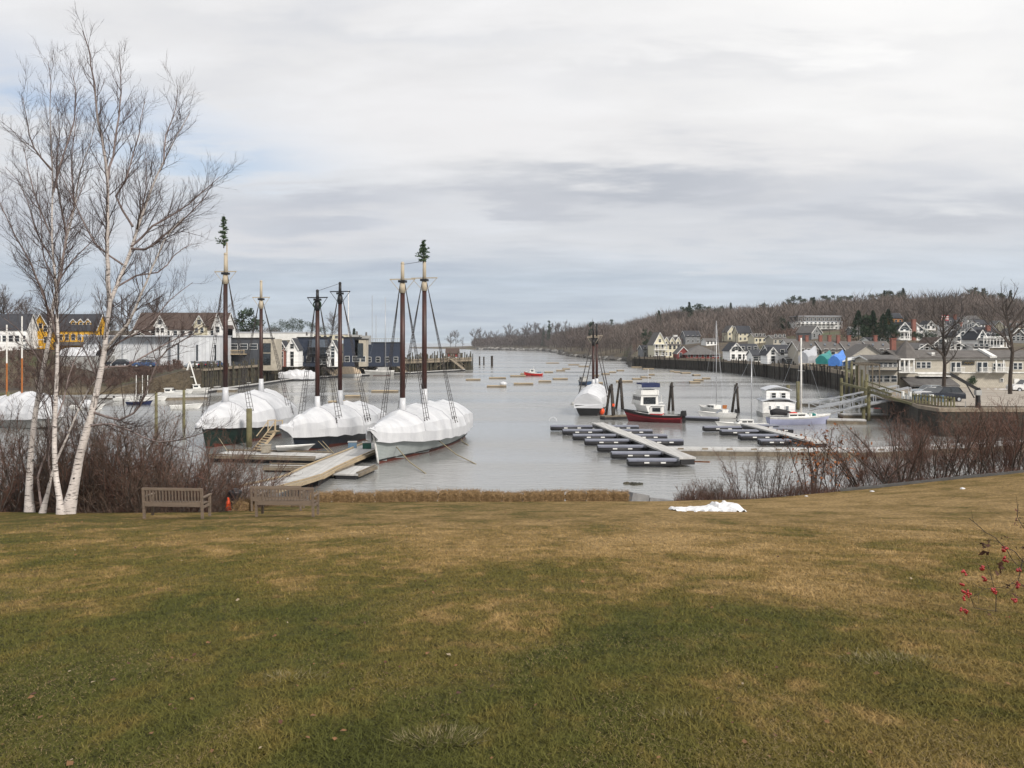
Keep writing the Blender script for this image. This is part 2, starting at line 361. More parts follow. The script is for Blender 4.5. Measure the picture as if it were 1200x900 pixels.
# winter lawn
def lawn_colour(t, O):
    sx = t.nodes.new('ShaderNodeSeparateXYZ'); t.links.new(O, sx.inputs[0])
    def mth(op, a, c):
        n = t.nodes.new('ShaderNodeMath'); n.operation = op
        for i, v in enumerate((a, c)):
            if isinstance(v, (int, float)): n.inputs[i].default_value = v
            else: t.links.new(v, n.inputs[i])
        return n.outputs[0]
    big = tn(t, O, .17, (1.3, .6, 1), .32, .68, 5, .4); mid = tn(t, O, .75, (1.15, .7, 1), .30, .70, 7, .5); fine = tn(t, O, 9, (1.2, .8, 1), .3, .7, 5)
    # drier beyond ten metres and to the right, greener near the viewer and to the left
    yb = t.nodes.new('ShaderNodeMapRange'); t.links.new(sx.outputs[1], yb.inputs[0]); yb.inputs[1].default_value = 4; yb.inputs[2].default_value = 15
    xb = t.nodes.new('ShaderNodeMapRange'); t.links.new(sx.outputs[0], xb.inputs[0]); xb.inputs[1].default_value = -9; xb.inputs[2].default_value = 4
    straw = tn(t, O, 3.0, (1.3, .75, 1), .50, .70, 8, .6)
    dry = mth('ADD', mth('MULTIPLY', straw, .34), mth('ADD', mth('ADD', mth('MULTIPLY', yb.outputs[0], .46), mth('MULTIPLY', xb.outputs[0], .34)), mth('ADD', mth('MULTIPLY', big, .34), mth('ADD', mth('MULTIPLY', mid, .62), -.05))))
    r = t.nodes.new('ShaderNodeValToRGB'); t.links.new(dry, r.inputs[0]); e = r.color_ramp.elements
    for p, c in ((.18, (.036, .042, .009)), (.55, (.066, .066, .015)), (.90, (.112, .088, .023)), (1.15, (.200, .135, .050)), (1.5, (.30, .205, .09))):
        if p <= .18: el_ = e[0]
        elif p >= 1.5: el_ = e[len(e) - 1]
        else: el_ = e.new(p / 1.6)
        el_.position = p / 1.6; el_.color = (*c, 1)
    sc = t.nodes.new('ShaderNodeMath'); sc.operation = 'DIVIDE'; t.links.new(dry, sc.inputs[0]); sc.inputs[1].default_value = 1.6; t.links.new(sc.outputs[0], r.inputs[0])
    return r.outputs[0], fine, mth
m, t, b = node_mat('lawn'); b.inputs['Roughness'].default_value = .95; b.inputs['Specular IOR Level'].default_value = .15
O = t.nodes.new('ShaderNodeTexCoord').outputs['Object']
lc, fine, mth = lawn_colour(t, O)
x = t.nodes.new('ShaderNodeMix'); x.data_type = 'RGBA'; x.blend_type = 'MULTIPLY'; x.inputs[0].default_value = 1; t.links.new(lc, x.inputs[6])
gr = t.nodes.new('ShaderNodeMapRange'); t.links.new(fine, gr.inputs[0]); gr.inputs[3].default_value = .58; gr.inputs[4].default_value = 1.48; t.links.new(gr.outputs[0], x.inputs[7])
f2 = tn(t, O, 42, (1.1, .8, 1), .25, .75, 3); x2 = t.nodes.new('ShaderNodeMix'); x2.data_type = 'RGBA'; x2.blend_type = 'MULTIPLY'; x2.inputs[0].default_value = 1
g2 = t.nodes.new('ShaderNodeMapRange'); t.links.new(f2, g2.inputs[0]); g2.inputs[3].default_value = .6; g2.inputs[4].default_value = 1.35; t.links.new(x.outputs[2], x2.inputs[6]); t.links.new(g2.outputs[0], x2.inputs[7])
# bank soil and leaf litter below the lawn's edge (steep faces)
ge = t.nodes.new('ShaderNodeNewGeometry'); sn = t.nodes.new('ShaderNodeSeparateXYZ'); t.links.new(ge.outputs['Normal'], sn.inputs[0])
st = t.nodes.new('ShaderNodeMapRange'); t.links.new(sn.outputs[2], st.inputs[0]); st.inputs[1].default_value = .965; st.inputs[2].default_value = .93
lit = tmix(t, tn(t, O, 6, (1, 1, 1), .35, .65), (.075, .045, .028), (.035, .024, .018))
t.links.new(tmix(t, st.outputs[0], x2.outputs[2], lit), b.inputs['Base Color'])
bp = t.nodes.new('ShaderNodeBump'); bp.inputs['Strength'].default_value = .9; bp.inputs['Distance'].default_value = .04; t.links.new(mth('ADD', fine, f2), bp.inputs['Height']); t.links.new(bp.outputs[0], b.inputs['Normal'])
m, t, b = node_mat('grass_blade'); b.inputs['Roughness'].default_value = .8; b.inputs['Specular IOR Level'].default_value = .2
O = t.nodes.new('ShaderNodeTexCoord').outputs['Object']
lc, fine, mth = lawn_colour(t, O)
x = t.nodes.new('ShaderNodeMix'); x.data_type = 'RGBA'; x.blend_type = 'MULTIPLY'; x.inputs[0].default_value = 1; t.links.new(lc, x.inputs[6])
gr = t.nodes.new('ShaderNodeMapRange'); t.links.new(tn(t, O, 60, (1, 1, 0), .3, .7, 2), gr.inputs[0]); gr.inputs[3].default_value = .8; gr.inputs[4].default_value = 1.75; t.links.new(gr.outputs[0], x.inputs[7])
t.links.new(x.outputs[2], b.inputs['Base Color'])

# harbour water
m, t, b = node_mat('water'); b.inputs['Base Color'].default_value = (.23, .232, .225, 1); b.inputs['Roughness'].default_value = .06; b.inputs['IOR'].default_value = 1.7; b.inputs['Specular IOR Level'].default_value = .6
O = t.nodes.new('ShaderNodeTexCoord').outputs['Object']
h = []
for sc_, st_, wgt in ((.9, (.6, 1.5, 1), .9), (3.2, (.7, 1.3, 1), .45), (.06, (.35, 1.8, 1), 2.2)):
    mp = t.nodes.new('ShaderNodeMapping'); t.links.new(O, mp.inputs[0]); mp.inputs['Scale'].default_value = st_
    n = t.nodes.new('ShaderNodeTexNoise'); n.inputs['Scale'].default_value = sc_; n.inputs['Detail'].default_value = 4; t.links.new(mp.outputs[0], n.inputs['Vector'])
    q = t.nodes.new('ShaderNodeMath'); q.operation = 'MULTIPLY'; t.links.new(n.outputs[0], q.inputs[0]); q.inputs[1].default_value = wgt; h.append(q.outputs[0])
a = t.nodes.new('ShaderNodeMath'); t.links.new(h[0], a.inputs[0]); t.links.new(h[1], a.inputs[1])
bp = t.nodes.new('ShaderNodeBump'); bp.inputs['Distance'].default_value = .10; t.links.new(a.outputs[0], bp.inputs['Height'])
# calm lanes and wind-rippled lanes
ln = tn(t, O, .035, (.25, 1.6, 1), .38, .62, 5, .3)
br = t.nodes.new('ShaderNodeMapRange'); t.links.new(ln, br.inputs[0]); br.inputs[3].default_value = .28; br.inputs[4].default_value = .85; t.links.new(br.outputs[0], bp.inputs['Strength'])
rr = t.nodes.new('ShaderNodeMapRange'); t.links.new(ln, rr.inputs[0]); rr.inputs[3].default_value = .09; rr.inputs[4].default_value = .28; t.links.new(rr.outputs[0], b.inputs['Roughness'])
t.links.new(bp.outputs[0], b.inputs['Normal'])

# far ground
m, t, b = node_mat('far_ground'); b.inputs['Roughness'].default_value = 1
O = t.nodes.new('ShaderNodeTexCoord').outputs['Object']
c = tmix(t, tn(t, O, .05, (1, 1, 1), .4, .6, 8), (.055, .042, .032), (.115, .09, .055)); c = tmix(t, tn(t, O, .04, (1, 1, 1), .56, .64, 4), c, (.075, .085, .035))
bp = t.nodes.new('ShaderNodeBump'); bp.inputs['Strength'].default_value = 1; bp.inputs['Distance'].default_value = .6; t.links.new(tn(t, O, 1.2, (1, 1, 1), .2, .8, 6), bp.inputs['Height']); t.links.new(bp.outputs[0], b.inputs['Normal'])
t.links.new(c, b.inputs['Base Color'])

# ================================================================== GROUND, WATER
def edge_d(px): return interp([(-400, 27), (240, 27.5), (300, 33), (365, 39.6), (870, 40.2), (1010, 41), (1200, 42), (1800, 44)], px)
def lawn_z(X, Y):
    px = CX + F * X / max(Y, 4.0)
    e = edge_d(px) + .35 * noise.noise(Vector((X * .35, Y * .35, 0)))
    def top(y):
        a = 1.1 + .158 * y; a = .5 * (a + 1.6 + math.sqrt((a - 1.6) ** 2 + .04))
        r = .1 * .5 * ((X - 11.5) + math.sqrt((X - 11.5) ** 2 + 6)) if X > -5 else 0
        r *= sm((y + 5) / 28)
        return CAMH - a + r + .035 * noise.noise(Vector((X * .25, y * .25, 3))) + .010 * noise.noise(Vector((X * 1.3, y * 1.3, 7)))
    if Y <= e: return top(Y)
    return max(top(e) - (Y - e) * .62 - .25 * sm((Y - e) / .6) , -1.5)
xs = np.concatenate([np.arange(-70, -24, 2.0), np.arange(-24, 30, .6), np.arange(30, 72, 2.0)]); ys = np.concatenate([np.arange(-25, 1, 2.5), np.arange(1, 24, .5), np.arange(24, 46, .35), np.arange(46, 60, 1.0)])
mb = MB(); mb.v = [(x, y, lawn_z(x, y)) for y in ys for x in xs]; nx = len(xs)
mb.f = [(j * nx + i, j * nx + i + 1, (j + 1) * nx + i + 1, (j + 1) * nx + i) for j in range(len(ys) - 1) for i in range(nx - 1)]; mb.m = [0] * len(mb.f)
tag(mb.build('lawn', 'lawn', smooth=True), 'sloping winter lawn of green and straw coloured grass', 'lawn', kind='structure')
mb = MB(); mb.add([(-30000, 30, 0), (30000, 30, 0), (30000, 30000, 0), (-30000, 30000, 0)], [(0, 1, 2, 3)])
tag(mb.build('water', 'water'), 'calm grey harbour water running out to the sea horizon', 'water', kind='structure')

# --- far land, right: a fan of columns from the shore to the ridge and beyond
SH_R = [(480, 1600), (560, 1300), (640, 1050), (668, 640), (700, 520), (738, 470), (741, 357), (800, 322), (840, 300), (880, 263), (920, 227), (960, 200), (985, 178), (1002, 150), (1040, 118), (1075, 97), (1100, 92), (2200, 90)]
TOP_R = [(480, .8), (560, 2.0), (700, 2.5), (737, 3), (741, 4.2), (985, 4.2), (1040, 3.2), (1100, 3), (2200, 3)]
RD = [(480, 1700), (560, 1500), (640, 1300), (700, 1000), (760, 900), (1000, 850), (2200, 800)]
RZ = [(480, 1.2), (540, 3), (580, 7), (640, 9), (690, 13), (720, 19), (760, 25), (800, 30), (850, 32), (900, 34), (960, 38), (1000, 37), (1050, 41), (1100, 37), (1150, 40), (1200, 36), (2200, 32)]
def land_r(px, d):
    d0 = interp(SH_R, px)
    if d < d0: return -2
    z0, dr, zr = interp(TOP_R, px), interp(RD, px), interp(RZ, px)
    fl = interp([(480, 4), (735, 6), (745, 30), (985, 40), (1040, 60), (1100, 60), (2200, 60)], px)
    if px < 735:
        q = sm((d - d0) / 25); z0 = lerp(.2, z0, q)
    if d < d0 + fl: return z0
    t_ = max(0.0, (d - d0 - fl) / (dr - d0 - fl))
    z = z0 + (zr - z0) * (t_ ** .85 if t_ < 1 else 1 - (t_ - 1) * .5)
    return z + 1.6 * sm(t_ * 3) * noise.noise(Vector((px * .012, d * .008, 0)))
SH_L = [(-1200, 150), (-300, 150), (100, 165), (205, 172), (240, 180), (300, 210), (340, 238), (410, 263), (466, 282)]
def land_l(px, d):
    d0 = interp(SH_L, px)
    if d < d0: return -2
    z0 = interp([(-300, .4), (120, .4), (215, 4.4), (466, 4.0)], px); z1 = interp([(-300, 9.3), (78, 8.6), (115, 6.0), (150, 5.4), (235, 4.8), (300, 4.4), (466, 4.0)], px)
    z = lerp(z0, z1, sm((d - d0 - 4) / 55))
    zr = interp([(-300, 26), (100, 19), (260, 17), (360, 15), (420, 7), (466, 4)], px)
    return z + max(0, zr - z1) * sm((d - 290) / 320) + .5 * sm((d - d0) / 60) * noise.noise(Vector((px * .02, d * .02, 5)))
def fan(name, fn, sh, px0, px1, step, dmax, label):
    mb = MB(); cols = np.arange(px0, px1 + .1, step); rows = [0, .0005, .003, .008, .016, .028, .045, .065, .09, .12, .16, .2, .25, .3, .36, .42, .5, .58, .66, .75, .85, .95, 1]
    for px in cols:
        d0 = interp(sh, px)
        for k, r_ in enumerate(rows):
            d = d0 + (dmax - d0) * r_; z = fn(px, d) if k else -2.0
            mb.v.append(((px - CX) / F * d, d, z))
    n = len(rows)
    for i in range(len(cols) - 1):
        for j in range(n - 1): mb.f.append((i * n + j, (i + 1) * n + j, (i + 1) * n + j + 1, i * n + j + 1)); mb.m.append(0)
    return tag(mb.build(name, 'far_ground', smooth=False), label, 'terrain', kind='structure')
fan('hillside', land_r, SH_R, 482, 1800, 6, 1900, 'brown wooded hillside rising behind the right shore of the harbour')
fan('terrain', land_l, SH_L, -700, 464, 6, 900, 'low built-up shore on the left of the harbour')
def on_land(px, py, side=None):
    fn, sh = (land_r, SH_R) if (side or ('r' if px > 475 else 'l')) == 'r' else (land_l, SH_L)
    d = interp(sh, px) + 10
    while d < 1900:
        z = fn(px, d)
        if HY + (CAMH - z) / d * F <= py: break
        d += 1.0 if d < 400 else 4
    return Vector(((px - CX) / F * d, d, fn(px, d)))
# parking lot, right, and a path of asphalt at the lawn's edge
mb = MB(); pts = [PT(p, 0, d) for p, d in ((1060, 104), (1080, 99), (1100, 94.5), (1300, 93), (1300, 150), (1010, 165), (1000, 156), (1040, 124))]
mb.add([(p.x, p.y, 3.05 if i not in (6, 5) else 3.9) for i, p in enumerate(pts)] , [tuple(range(len(pts)))])
mb.v = [(x_, y_, max(land_r(CX + F * x_ / y_, y_) + .05, 3.05)) for x_, y_, _ in mb.v]
tag(mb.build('parking_lot', 'gravel'), 'pale gravel parking lot in front of the shingled building', 'parking lot', kind='structure')
mb = MB(); a = []
for px in range(985, 1420, 15):
    e = edge_d(px); d = e - .25; x0, y0 = (px - CX) / F * d, d; x1, y1 = (px - CX) / F * (d + .5), d + .5
    zz = lawn_z(x0, y0 - .5) + .015; a.append([(x0, y0, zz), (x1, y1, zz - .02), (x1, y1, zz - .8), (x0, y0, zz - .3)])
mb.loft(a, closed=True)
tag(mb.build('path', 'asphalt'), 'narrow dark path along the right edge of the lawn', 'path', kind='structure')
mb = MB(); a = WP(736, 588, 2.35); 
mb.add([(5.45, 39.6, 2.42), (8.2, 39.8, 2.40), (8.7, 47, 1.0), (5.9, 47, 1.0), (5.45, 39.6, 1.9), (8.2, 39.8, 1.9), (8.7, 47, .2), (5.9, 47, .2)], [(0, 1, 2, 3), (7, 6, 5, 4), (0, 4, 5, 1), (1, 5, 6, 2), (2, 6, 7, 3), (3, 7, 4, 0)])
tag(mb.build('boat_ramp', 'gravel'), 'pale ramp leading down from the lawn to the water', 'ramp', kind='structure')
mb = MB()
p0, p1, p2 = PT(737, 577, 43), PT(757, 580.5, 43.6), PT(789, 585.5, 44.6)
mb.bar(p0 - Vector((0, 0, .35)), p1 - Vector((.02, 0, .35)), .45, .75); mb.bar(p1 - Vector((-.02, 0, .40)), p2 - Vector((0, 0, .35)), .45, .62)
tag(mb.build('seawall', 'granite'), 'low grey granite kerb slanting down beside the boat ramp', 'seawall')
# ================================================================== BUILDINGS
def window_mb(w, h, muntin=True, depth=.10):
    mb = MB(); mb.box(0, 0, 0, w + .15, depth, h + .15, mi=0); mb.box(0, -depth / 2 - .012, 0, w, .02, h, mi=1)
    if muntin: mb.box(0, -depth / 2 - .03, 0, w, .02, .05, mi=0)
    return mb
_WC = {}; BASE = [3.0]
def window(root, x, y, z, rz, w=1.0, h=1.5, frame='trim_white', pane='window_glass', name='window'):
    k = (round(w, 2), round(h, 2), frame, pane)
    if k not in _WC:
        o = window_mb(w, h).build(name, [frame, pane], root); _WC[k] = o.data
    else:
        o = bpy.data.objects.new(name, _WC[k]); COL.objects.link(o); o.parent = root
    o.location = (x, y, z); o.rotation_euler = (0, 0, rz); return o
def block(root, cx, cy, w, dp, h, rh=2.5, axis='x', wm='white_clap', rm='roof_dark', z0=0., wins=(), ws=(1.0, 1.5), over=.35, hip=False, frame='trim_white', base=True, trim=True, pane='window_glass'):
    """one wing: walls with gables, a roof, windows on faces f (front), l, r; the wall runs 3 m into the slope below"""
    x0, x1, y0, y1 = cx - w / 2, cx + w / 2, cy - dp / 2, cy + dp / 2; zt = z0 + h; zb = z0 - (BASE[0] if base else 0)
    mb = MB(); mb.slab(x0, x1, y0, y1, zb, zt)
    if rh > 0 and not hip:
        if axis == 'x':
            for x in (x0, x1): mb.add([(x, y0, zt), (x, y1, zt), (x, cy, zt + rh)], [(0, 1, 2)] if x > cx else [(2, 1, 0)])
        else:
            for y in (y0, y1): mb.add([(x0, y, zt), (x1, y, zt), (cx, y, zt + rh)], [(0, 1, 2)] if y < cy else [(2, 1, 0)])
    mb.build('wall', wm, root)
    rb = MB(); t = .18
    if rh <= 0:
        rb.slab(x0 - .2, x1 + .2, y0 - .2, y1 + .2, zt + .004, zt + .3)
    elif hip:
        a, b_ = over, over; rr = min(w, dp) / 2
        p = [(x0 - a, y0 - b_, zt), (x1 + a, y0 - b_, zt), (x1 + a, y1 + b_, zt), (x0 - a, y1 + b_, zt)]
        if w >= dp: q = [(x0 + rr, cy, zt + rh), (x1 - rr + .01, cy, zt + rh)]; fs = [(0, 1, 5, 4), (1, 2, 5), (2, 3, 4, 5), (3, 0, 4), (3, 2, 1, 0)]
        else: q = [(cx, y0 + rr, zt + rh), (cx, y1 - rr + .01, zt + rh)]; fs = [(0, 1, 4), (1, 2, 5, 4), (2, 3, 5), (3, 0, 4, 5), (3, 2, 1, 0)]
        rb.add(p + q, fs)
    else:
        half = (dp if axis == 'x' else w) / 2; sl = rh / half; o = over
        def plane(s):
            ps = []
            for e in (-1, 1):
                for (u, z) in ((0, zt + rh + .02), (half + o, zt - o * sl + .02)):
                    for dz in (0, t): ps.append((e, u * s, z + dz))
            out = []
            for e, u, z in ps:
                if axis == 'x': out.append(((x0 - o) if e < 0 else (x1 + o), cy + u, z))
                else: out.append((cx + u, (y0 - o) if e < 0 else (y1 + o), z))
            return out
        for s in (-1, 1): rb.add(plane(s), [(0, 1, 3, 2), (4, 6, 7, 5), (0, 4, 5, 1), (2, 3, 7, 6), (1, 5, 7, 3), (0, 2, 6, 4)])
    rf = rb.build('roof', rm, root)
    for face, cols, rows, *zz in wins:
        z_a = zz[0] if zz else 1.7; zs = zz[1] if len(zz) > 1 else 2.8; ww, hh = zz[2] if len(zz) > 2 else ws
        for r_ in range(rows):
            for c_ in range(cols):
                u = (c_ + .5) / cols
                if face == 'f': window(root, lerp(x0, x1, u), y0 - .05, z0 + z_a + r_ * zs, 0, ww, hh, frame, pane)
                elif face == 'l': window(root, x0 - .05, lerp(y0, y1, u), z0 + z_a + r_ * zs, -math.pi / 2, ww, hh, frame, pane)
                elif face == 'r': window(root, x1 + .05, lerp(y0, y1, u), z0 + z_a + r_ * zs, math.pi / 2, ww, hh, frame, pane)
                elif face == 'g': window(root, cx + (u - .5) * w * .45, y0 - .05, zt + rh * .28, 0, ww * .9, hh * .8, frame, pane)
    if trim and rh > 0 and not hip:      # rake boards on the gables
        tb = MB()
        if axis == 'x':
            for x, e in ((x0 - .35 - .02, -1), (x1 + .35 + .02, 1)):
                for s in (-1, 1): tb.bar((x, cy, zt + rh + .05), (x, cy + s * (dp / 2 + over), zt - over * rh / (dp / 2) + .05), .08, .2)
        else:
            for s in (-1, 1): tb.bar((cx, y0 - .37, zt + rh + .05), (cx + s * (w / 2 + over), y0 - .37, zt - over * rh / (w / 2) + .05), .08, .2)
        tb.build('rake_board', frame, rf)
    return rf
def chimney(rf, x, y, z0, h, s=.9, m='brick_red'):
    mb = MB(); mb.slab(x - s / 2, x + s / 2, y - s / 2, y + s / 2, z0, z0 + h); mb.slab(x - s / 2 - .1, x + s / 2 + .1, y - s / 2 - .1, y + s / 2 + .1, z0 + h + .002, z0 + h + .18); mb.build('chimney', m, rf)
def dormer(root, x, y, z, w=1.6, dp=2.6, h=1.4, rh=.9, wm='white_clap', rm='roof_dark', ws=(.8, .9)):
    block(root, x, y, w, dp, h, rh, 'y', wm, rm, z0=z, wins=[('f', 1, 1, .75, 1, ws)], over=.18, base=False)
def door(root, x, y, z, rz=0, w=1.0, h=2.1, m='trim_white'):
    mb = MB(); mb.box(0, 0, h / 2, w + .2, .1, h + .1, mi=0); mb.box(0, -.062, h / 2 - .02, w, .02, h, mi=1); o = mb.build('door', ['trim_white', m], root, loc=(x, y, z)); o.rotation_euler = (0, 0, rz)
def porch(root, x0, x1, y0, dp, z, h=2.4, n=4, m='trim_white', rail=True):
    mb = MB(); mb.slab(x0, x1, y0 - dp, y0 - .01, z - .25, z); mb.slab(x0 - .15, x1 + .15, y0 - dp - .15, y0 - .01, z + h, z + h + .2)
    for i in range(n + 1): x = lerp(x0 + .1, x1 - .1, i / n); mb.slab(x - .08, x + .08, y0 - dp + .02, y0 - dp + .18, z + .002, z + h - .002)
    if rail:
        mb.slab(x0 + .2, x1 - .2, y0 - dp + .06, y0 - dp + .12, z + .85, z + .95)
        k = int((x1 - x0) / .35)
        for i in range(k): x = lerp(x0 + .3, x1 - .3, i / max(1, k - 1)); mb.slab(x - .025, x + .025, y0 - dp + .07, y0 - dp + .11, z + .002, z + .848)
    mb.build('porch', m, root)
def house(name, px, py, label, rz=0, d=None, z=None, group=None, cat='house', lift=0):
    p = on_land(px, py) if d is None else PT(px, py, d)
    if z is not None: p.z = z
    p.z += lift; BASE[0] = .15 if (px > 475 and p.y < interp(SH_R, px) + 55) or (px < 475 and px > 210) else 3.0
    r = empty(name, p, rz, label, cat, group); return r, p.y / F      # metres per photo pixel

# ---- right shore, from the point towards the viewer
r, k = house('grey_house', 758, 419, 'small grey shingled house at the left of the cream gabled inn', .1)
block(r, 0, 3, 11 * k, 8, 8.6 * k * 1, 4.5 * k, 'x', 'grey_shingle', 'roof_dark', wins=[('f', 2, 2, 1.2, 2.2)])
r, k = house('inn', 779, 419, 'cream gabled waterfront inn with white balconies and a row of dormers', .05, cat='inn')
block(r, -7 * k, 4, 14 * k, 12, 16 * k, 13 * k, 'y', 'cream_paint', 'roof_taupe', wins=[('f', 2, 2, 1.5, 2.9), ('g', 1, 1)])
block(r, 10 * k, 6, 20 * k, 9, 15 * k, 9 * k, 'x', 'cream_paint', 'roof_taupe', wins=[('f', 4, 2, 1.4, 2.7)])
for i in range(3): dormer(r, (3 + 7 * i) * k, 3.2, 15 * k, 1.9, 3, 1.5, 1.5, 'cream_paint', 'roof_taupe')
porch(r, -14 * k, 0, -2.05, 1.8, 9 * k, 2.1, 4); porch(r, -14.5 * k, 1, -2.05, 2.0, 2.5 * k, 2.1, 4)
chimney(r, 18 * k, 8, 20 * k, 6 * k, 1.6, 'white_paint')
r, k = house('boathouse', 818, 421, 'red and dark waterfront boathouse under a low hipped grey roof', 0, cat='boathouse')
block(r, -16 * k, 6, 14 * k, 9, 6 * k, 7.5 * k, 'y', 'red_clap', 'roof_grey', wins=[('f', 2, 1, 1.3)])
block(r, 4 * k, 5, 38 * k, 14, 4.5 * k, 11 * k, 'x', 'red_clap', 'roof_grey', hip=True, over=1.0, wins=[('f', 6, 1, 1.0, 2, (.9, .9))])
for px, py, w_, h_, rh_, wm_, rm_, ax_, lab in [
    (812, 403, 18, 9, 6, 'grey_shingle', 'roof_dark', 'x', 'dark roofed grey house above the boathouse'),
    (834, 405, 13, 5, 3, 'white_clap', 'roof_grey', 'x', 'small low white cottage behind the boathouse'),
    (858, 400, 11, 11, 7, 'cream_paint', 'roof_grey', 'y', 'cream gabled house left of the spired house on the slope'),
    (873, 400, 16, 10, 8, 'cream_paint', 'roof_dark', 'x', 'long cream house with a dark roof on the slope'),
    (891, 402, 14, 7, 4, 'cream_paint', 'roof_taupe', 'x', 'low cream house right of the dark roofed cream one'),
    (914, 404, 16, 7, 4, 'tan_shingle', 'roof_taupe', 'x', 'tan house half hidden by bare trees above the white boatyard sheds')]:
    r, k = house('hillside_house', px, py, lab, .1)
    block(r, 0, 4, w_ * k, 8, h_ * k, rh_ * k, ax_, wm_, rm_, wins=[('f', 3 if w_ > 12 else 2, 2 if h_ > 6 else 1, 1.3, 2.3, (.8, 1.1))])
# white boatyard sheds
r, k = house('white_shed', 869, 427, 'white clapboard boatyard house with paired windows and dark roof', 0, cat='boatyard shed')
block(r, -5 * k, 6, 15 * k, 10, 12 * k, 8.5 * k, 'y', 'white_clap', 'roof_dark', wins=[('f', 2, 2, 1.3, 2.5), ('g', 1, 1)])
block(r, 12 * k, 7, 22 * k, 8, 12 * k, 7 * k, 'x', 'white_clap', 'roof_dark', wins=[('f', 3, 2, 1.3, 2.6)])
r, k = house('white_shed', 893, 428, 'low white boatyard garage with a dark roof in front of the taller sheds', 0, cat='boatyard shed')
block(r, 0, 4, 20 * k, 7, 7.5 * k, 6 * k, 'x', 'white_clap', 'roof_dark', wins=[('f', 3, 1, 1.0, 2, (1.6, 1.2))])
r, k = house('white_shed', 917, 427, 'tall white boatyard shed with a long dark roof', -.05, cat='boatyard shed')
block(r, 3 * k, 8, 30 * k, 10, 13 * k, 8.5 * k, 'x', 'white_clap', 'roof_dark', wins=[('f', 3, 1, 3.2)])
block(r, -10 * k, 5, 13 * k, 8, 11 * k, 8 * k, 'y', 'white_clap', 'roof_dark', wins=[('g', 1, 1), ('f', 1, 1, 1.4)])
block(r, 10 * k, 0, 15 * k, 5, 5 * k, 2 * k, 'x', 'dark_grey_metal', 'roof_grey', wins=[('f', 3, 1, 1, 1, (1.6, .9))])
# hotel and houses up on the slope
r, k = house('hotel', 961, 388, 'long white hotel with a mansard roof up on the wooded slope', .02, cat='hotel')
block(r, 0, 6, 54 * k, 11, 10.5 * k, 0, 'x', 'white_clap', 'roof_flat', wins=[('f', 11, 2, 1.6, 2.1, (.9, 1.2))])
block(r, 0, 6, 52 * k, 10, 6 * k, 0, 'x', 'roof_grey', 'roof_flat', z0=10.5 * k + .31, base=False, wins=[('f', 11, 1, 1.1, 1, (1.1, 1.2))])
porch(r, -30 * k, 20 * k, .4, 2.4, 1.2, 2.3, 10)
r, k = house('grey_house', 957, 397, 'grey gabled house with white trim below the long white hotel', .5)
block(r, 0, 4, 17 * k, 8, 7 * k, 8 * k, 'y', 'grey_shingle', 'roof_grey', wins=[('f', 2, 1, 1.4), ('g', 1, 1)])
r, k = house('townhouse', 1003, 418, 'row of taupe roofed townhouses with five brick chimneys behind the tarped boats', 0, cat='townhouses')
for i in range(4):
    rf = block(r, (-48 + 27 * i) * k, 9 - i * 1.0, 25 * k, 9, 7.5 * k, 10 * k, 'x', 'tan_shingle', 'roof_taupe', wins=[('f', 3, 1, 1.3)])
    for cpx in [(951, 959), (974, 985), (994, 1007), (1037,)][i]: chimney(rf, (cpx - 1003) * k, 9 - i, 11 * k, 13.5 * k, 3.6 * k)
    for u in (-7, 5): MB().bar(((-48 + 27 * i + u) * k, 6.2 - i, 12.2 * k), ((-46 + 27 * i + u) * k, 7.2 - i, 14.6 * k), 1.6 * k, .5).build('pale_roof_strip', 'window_glass_pale', rf)  # added pale strips standing in for the reflection off snowy or frosted roof slopes
r, k = house('grey_gable_house', 1018, 431, 'broad taupe gabled house with white windows beside the blue tarped boat', -.12)
block(r, 4 * k, 8, 40 * k, 10, 13 * k, 14 * k, 'y', 'tan_shingle', 'roof_taupe', wins=[('f', 5, 1, 1.8)], over=.6)
block(r, -14 * k, 0, 16 * k, 5, 8 * k, 3 * k, 'x', 'white_clap', 'roof_flat', wins=[('f', 3, 1, 1.2, 1, (1.0, 1.2))])
block(r, 10 * k, 0, 18 * k, 6, 9 * k, 4 * k, 'x', 'tan_shingle', 'roof_grey', wins=[('f', 3, 1, 1.2, 1, (.9, .9))])
r, k = house('restaurant', 1037, 441, 'low dark trimmed restaurant with a band of windows at the end of the wharf', 0, cat='restaurant', d=125, z=3.4)
block(r, 3 * k, 4, 34 * k, 5, 33 * k, 4 * k, 'x', 'tan_shingle', 'roof_grey', wins=[('f', 6, 1, 3.35, 1, (.5, .5)), ('f', 4, 1, 1.3, 1, (.8, .9))], over=.35)
mb = MB(); mb.slab(-14 * k, 20 * k, 1.2, 1.46, 29 * k, 30 * k); mb.slab(-14.5 * k, 20.5 * k, .2, 1.46, 20 * k, 20.8 * k); mb.build('fascia', 'sign_dark', r)
mb = MB()
for i in range(9): mb.bar(((-36 + 3 * i) * k, -1.8, 3.5), ((-36 + 3 * i) * k, 1.5, 3.7), .10, .14)
for i in range(4): mb.slab((-36 + 8 * i) * k - .07, (-36 + 8 * i) * k + .07, -1.7, -1.55, -.5, 3.4)
mb.bar((-37 * k, -1.65, 3.42), (-11 * k, -1.65, 3.42), .1, .14); mb.build('pergola', 'float_side', r)
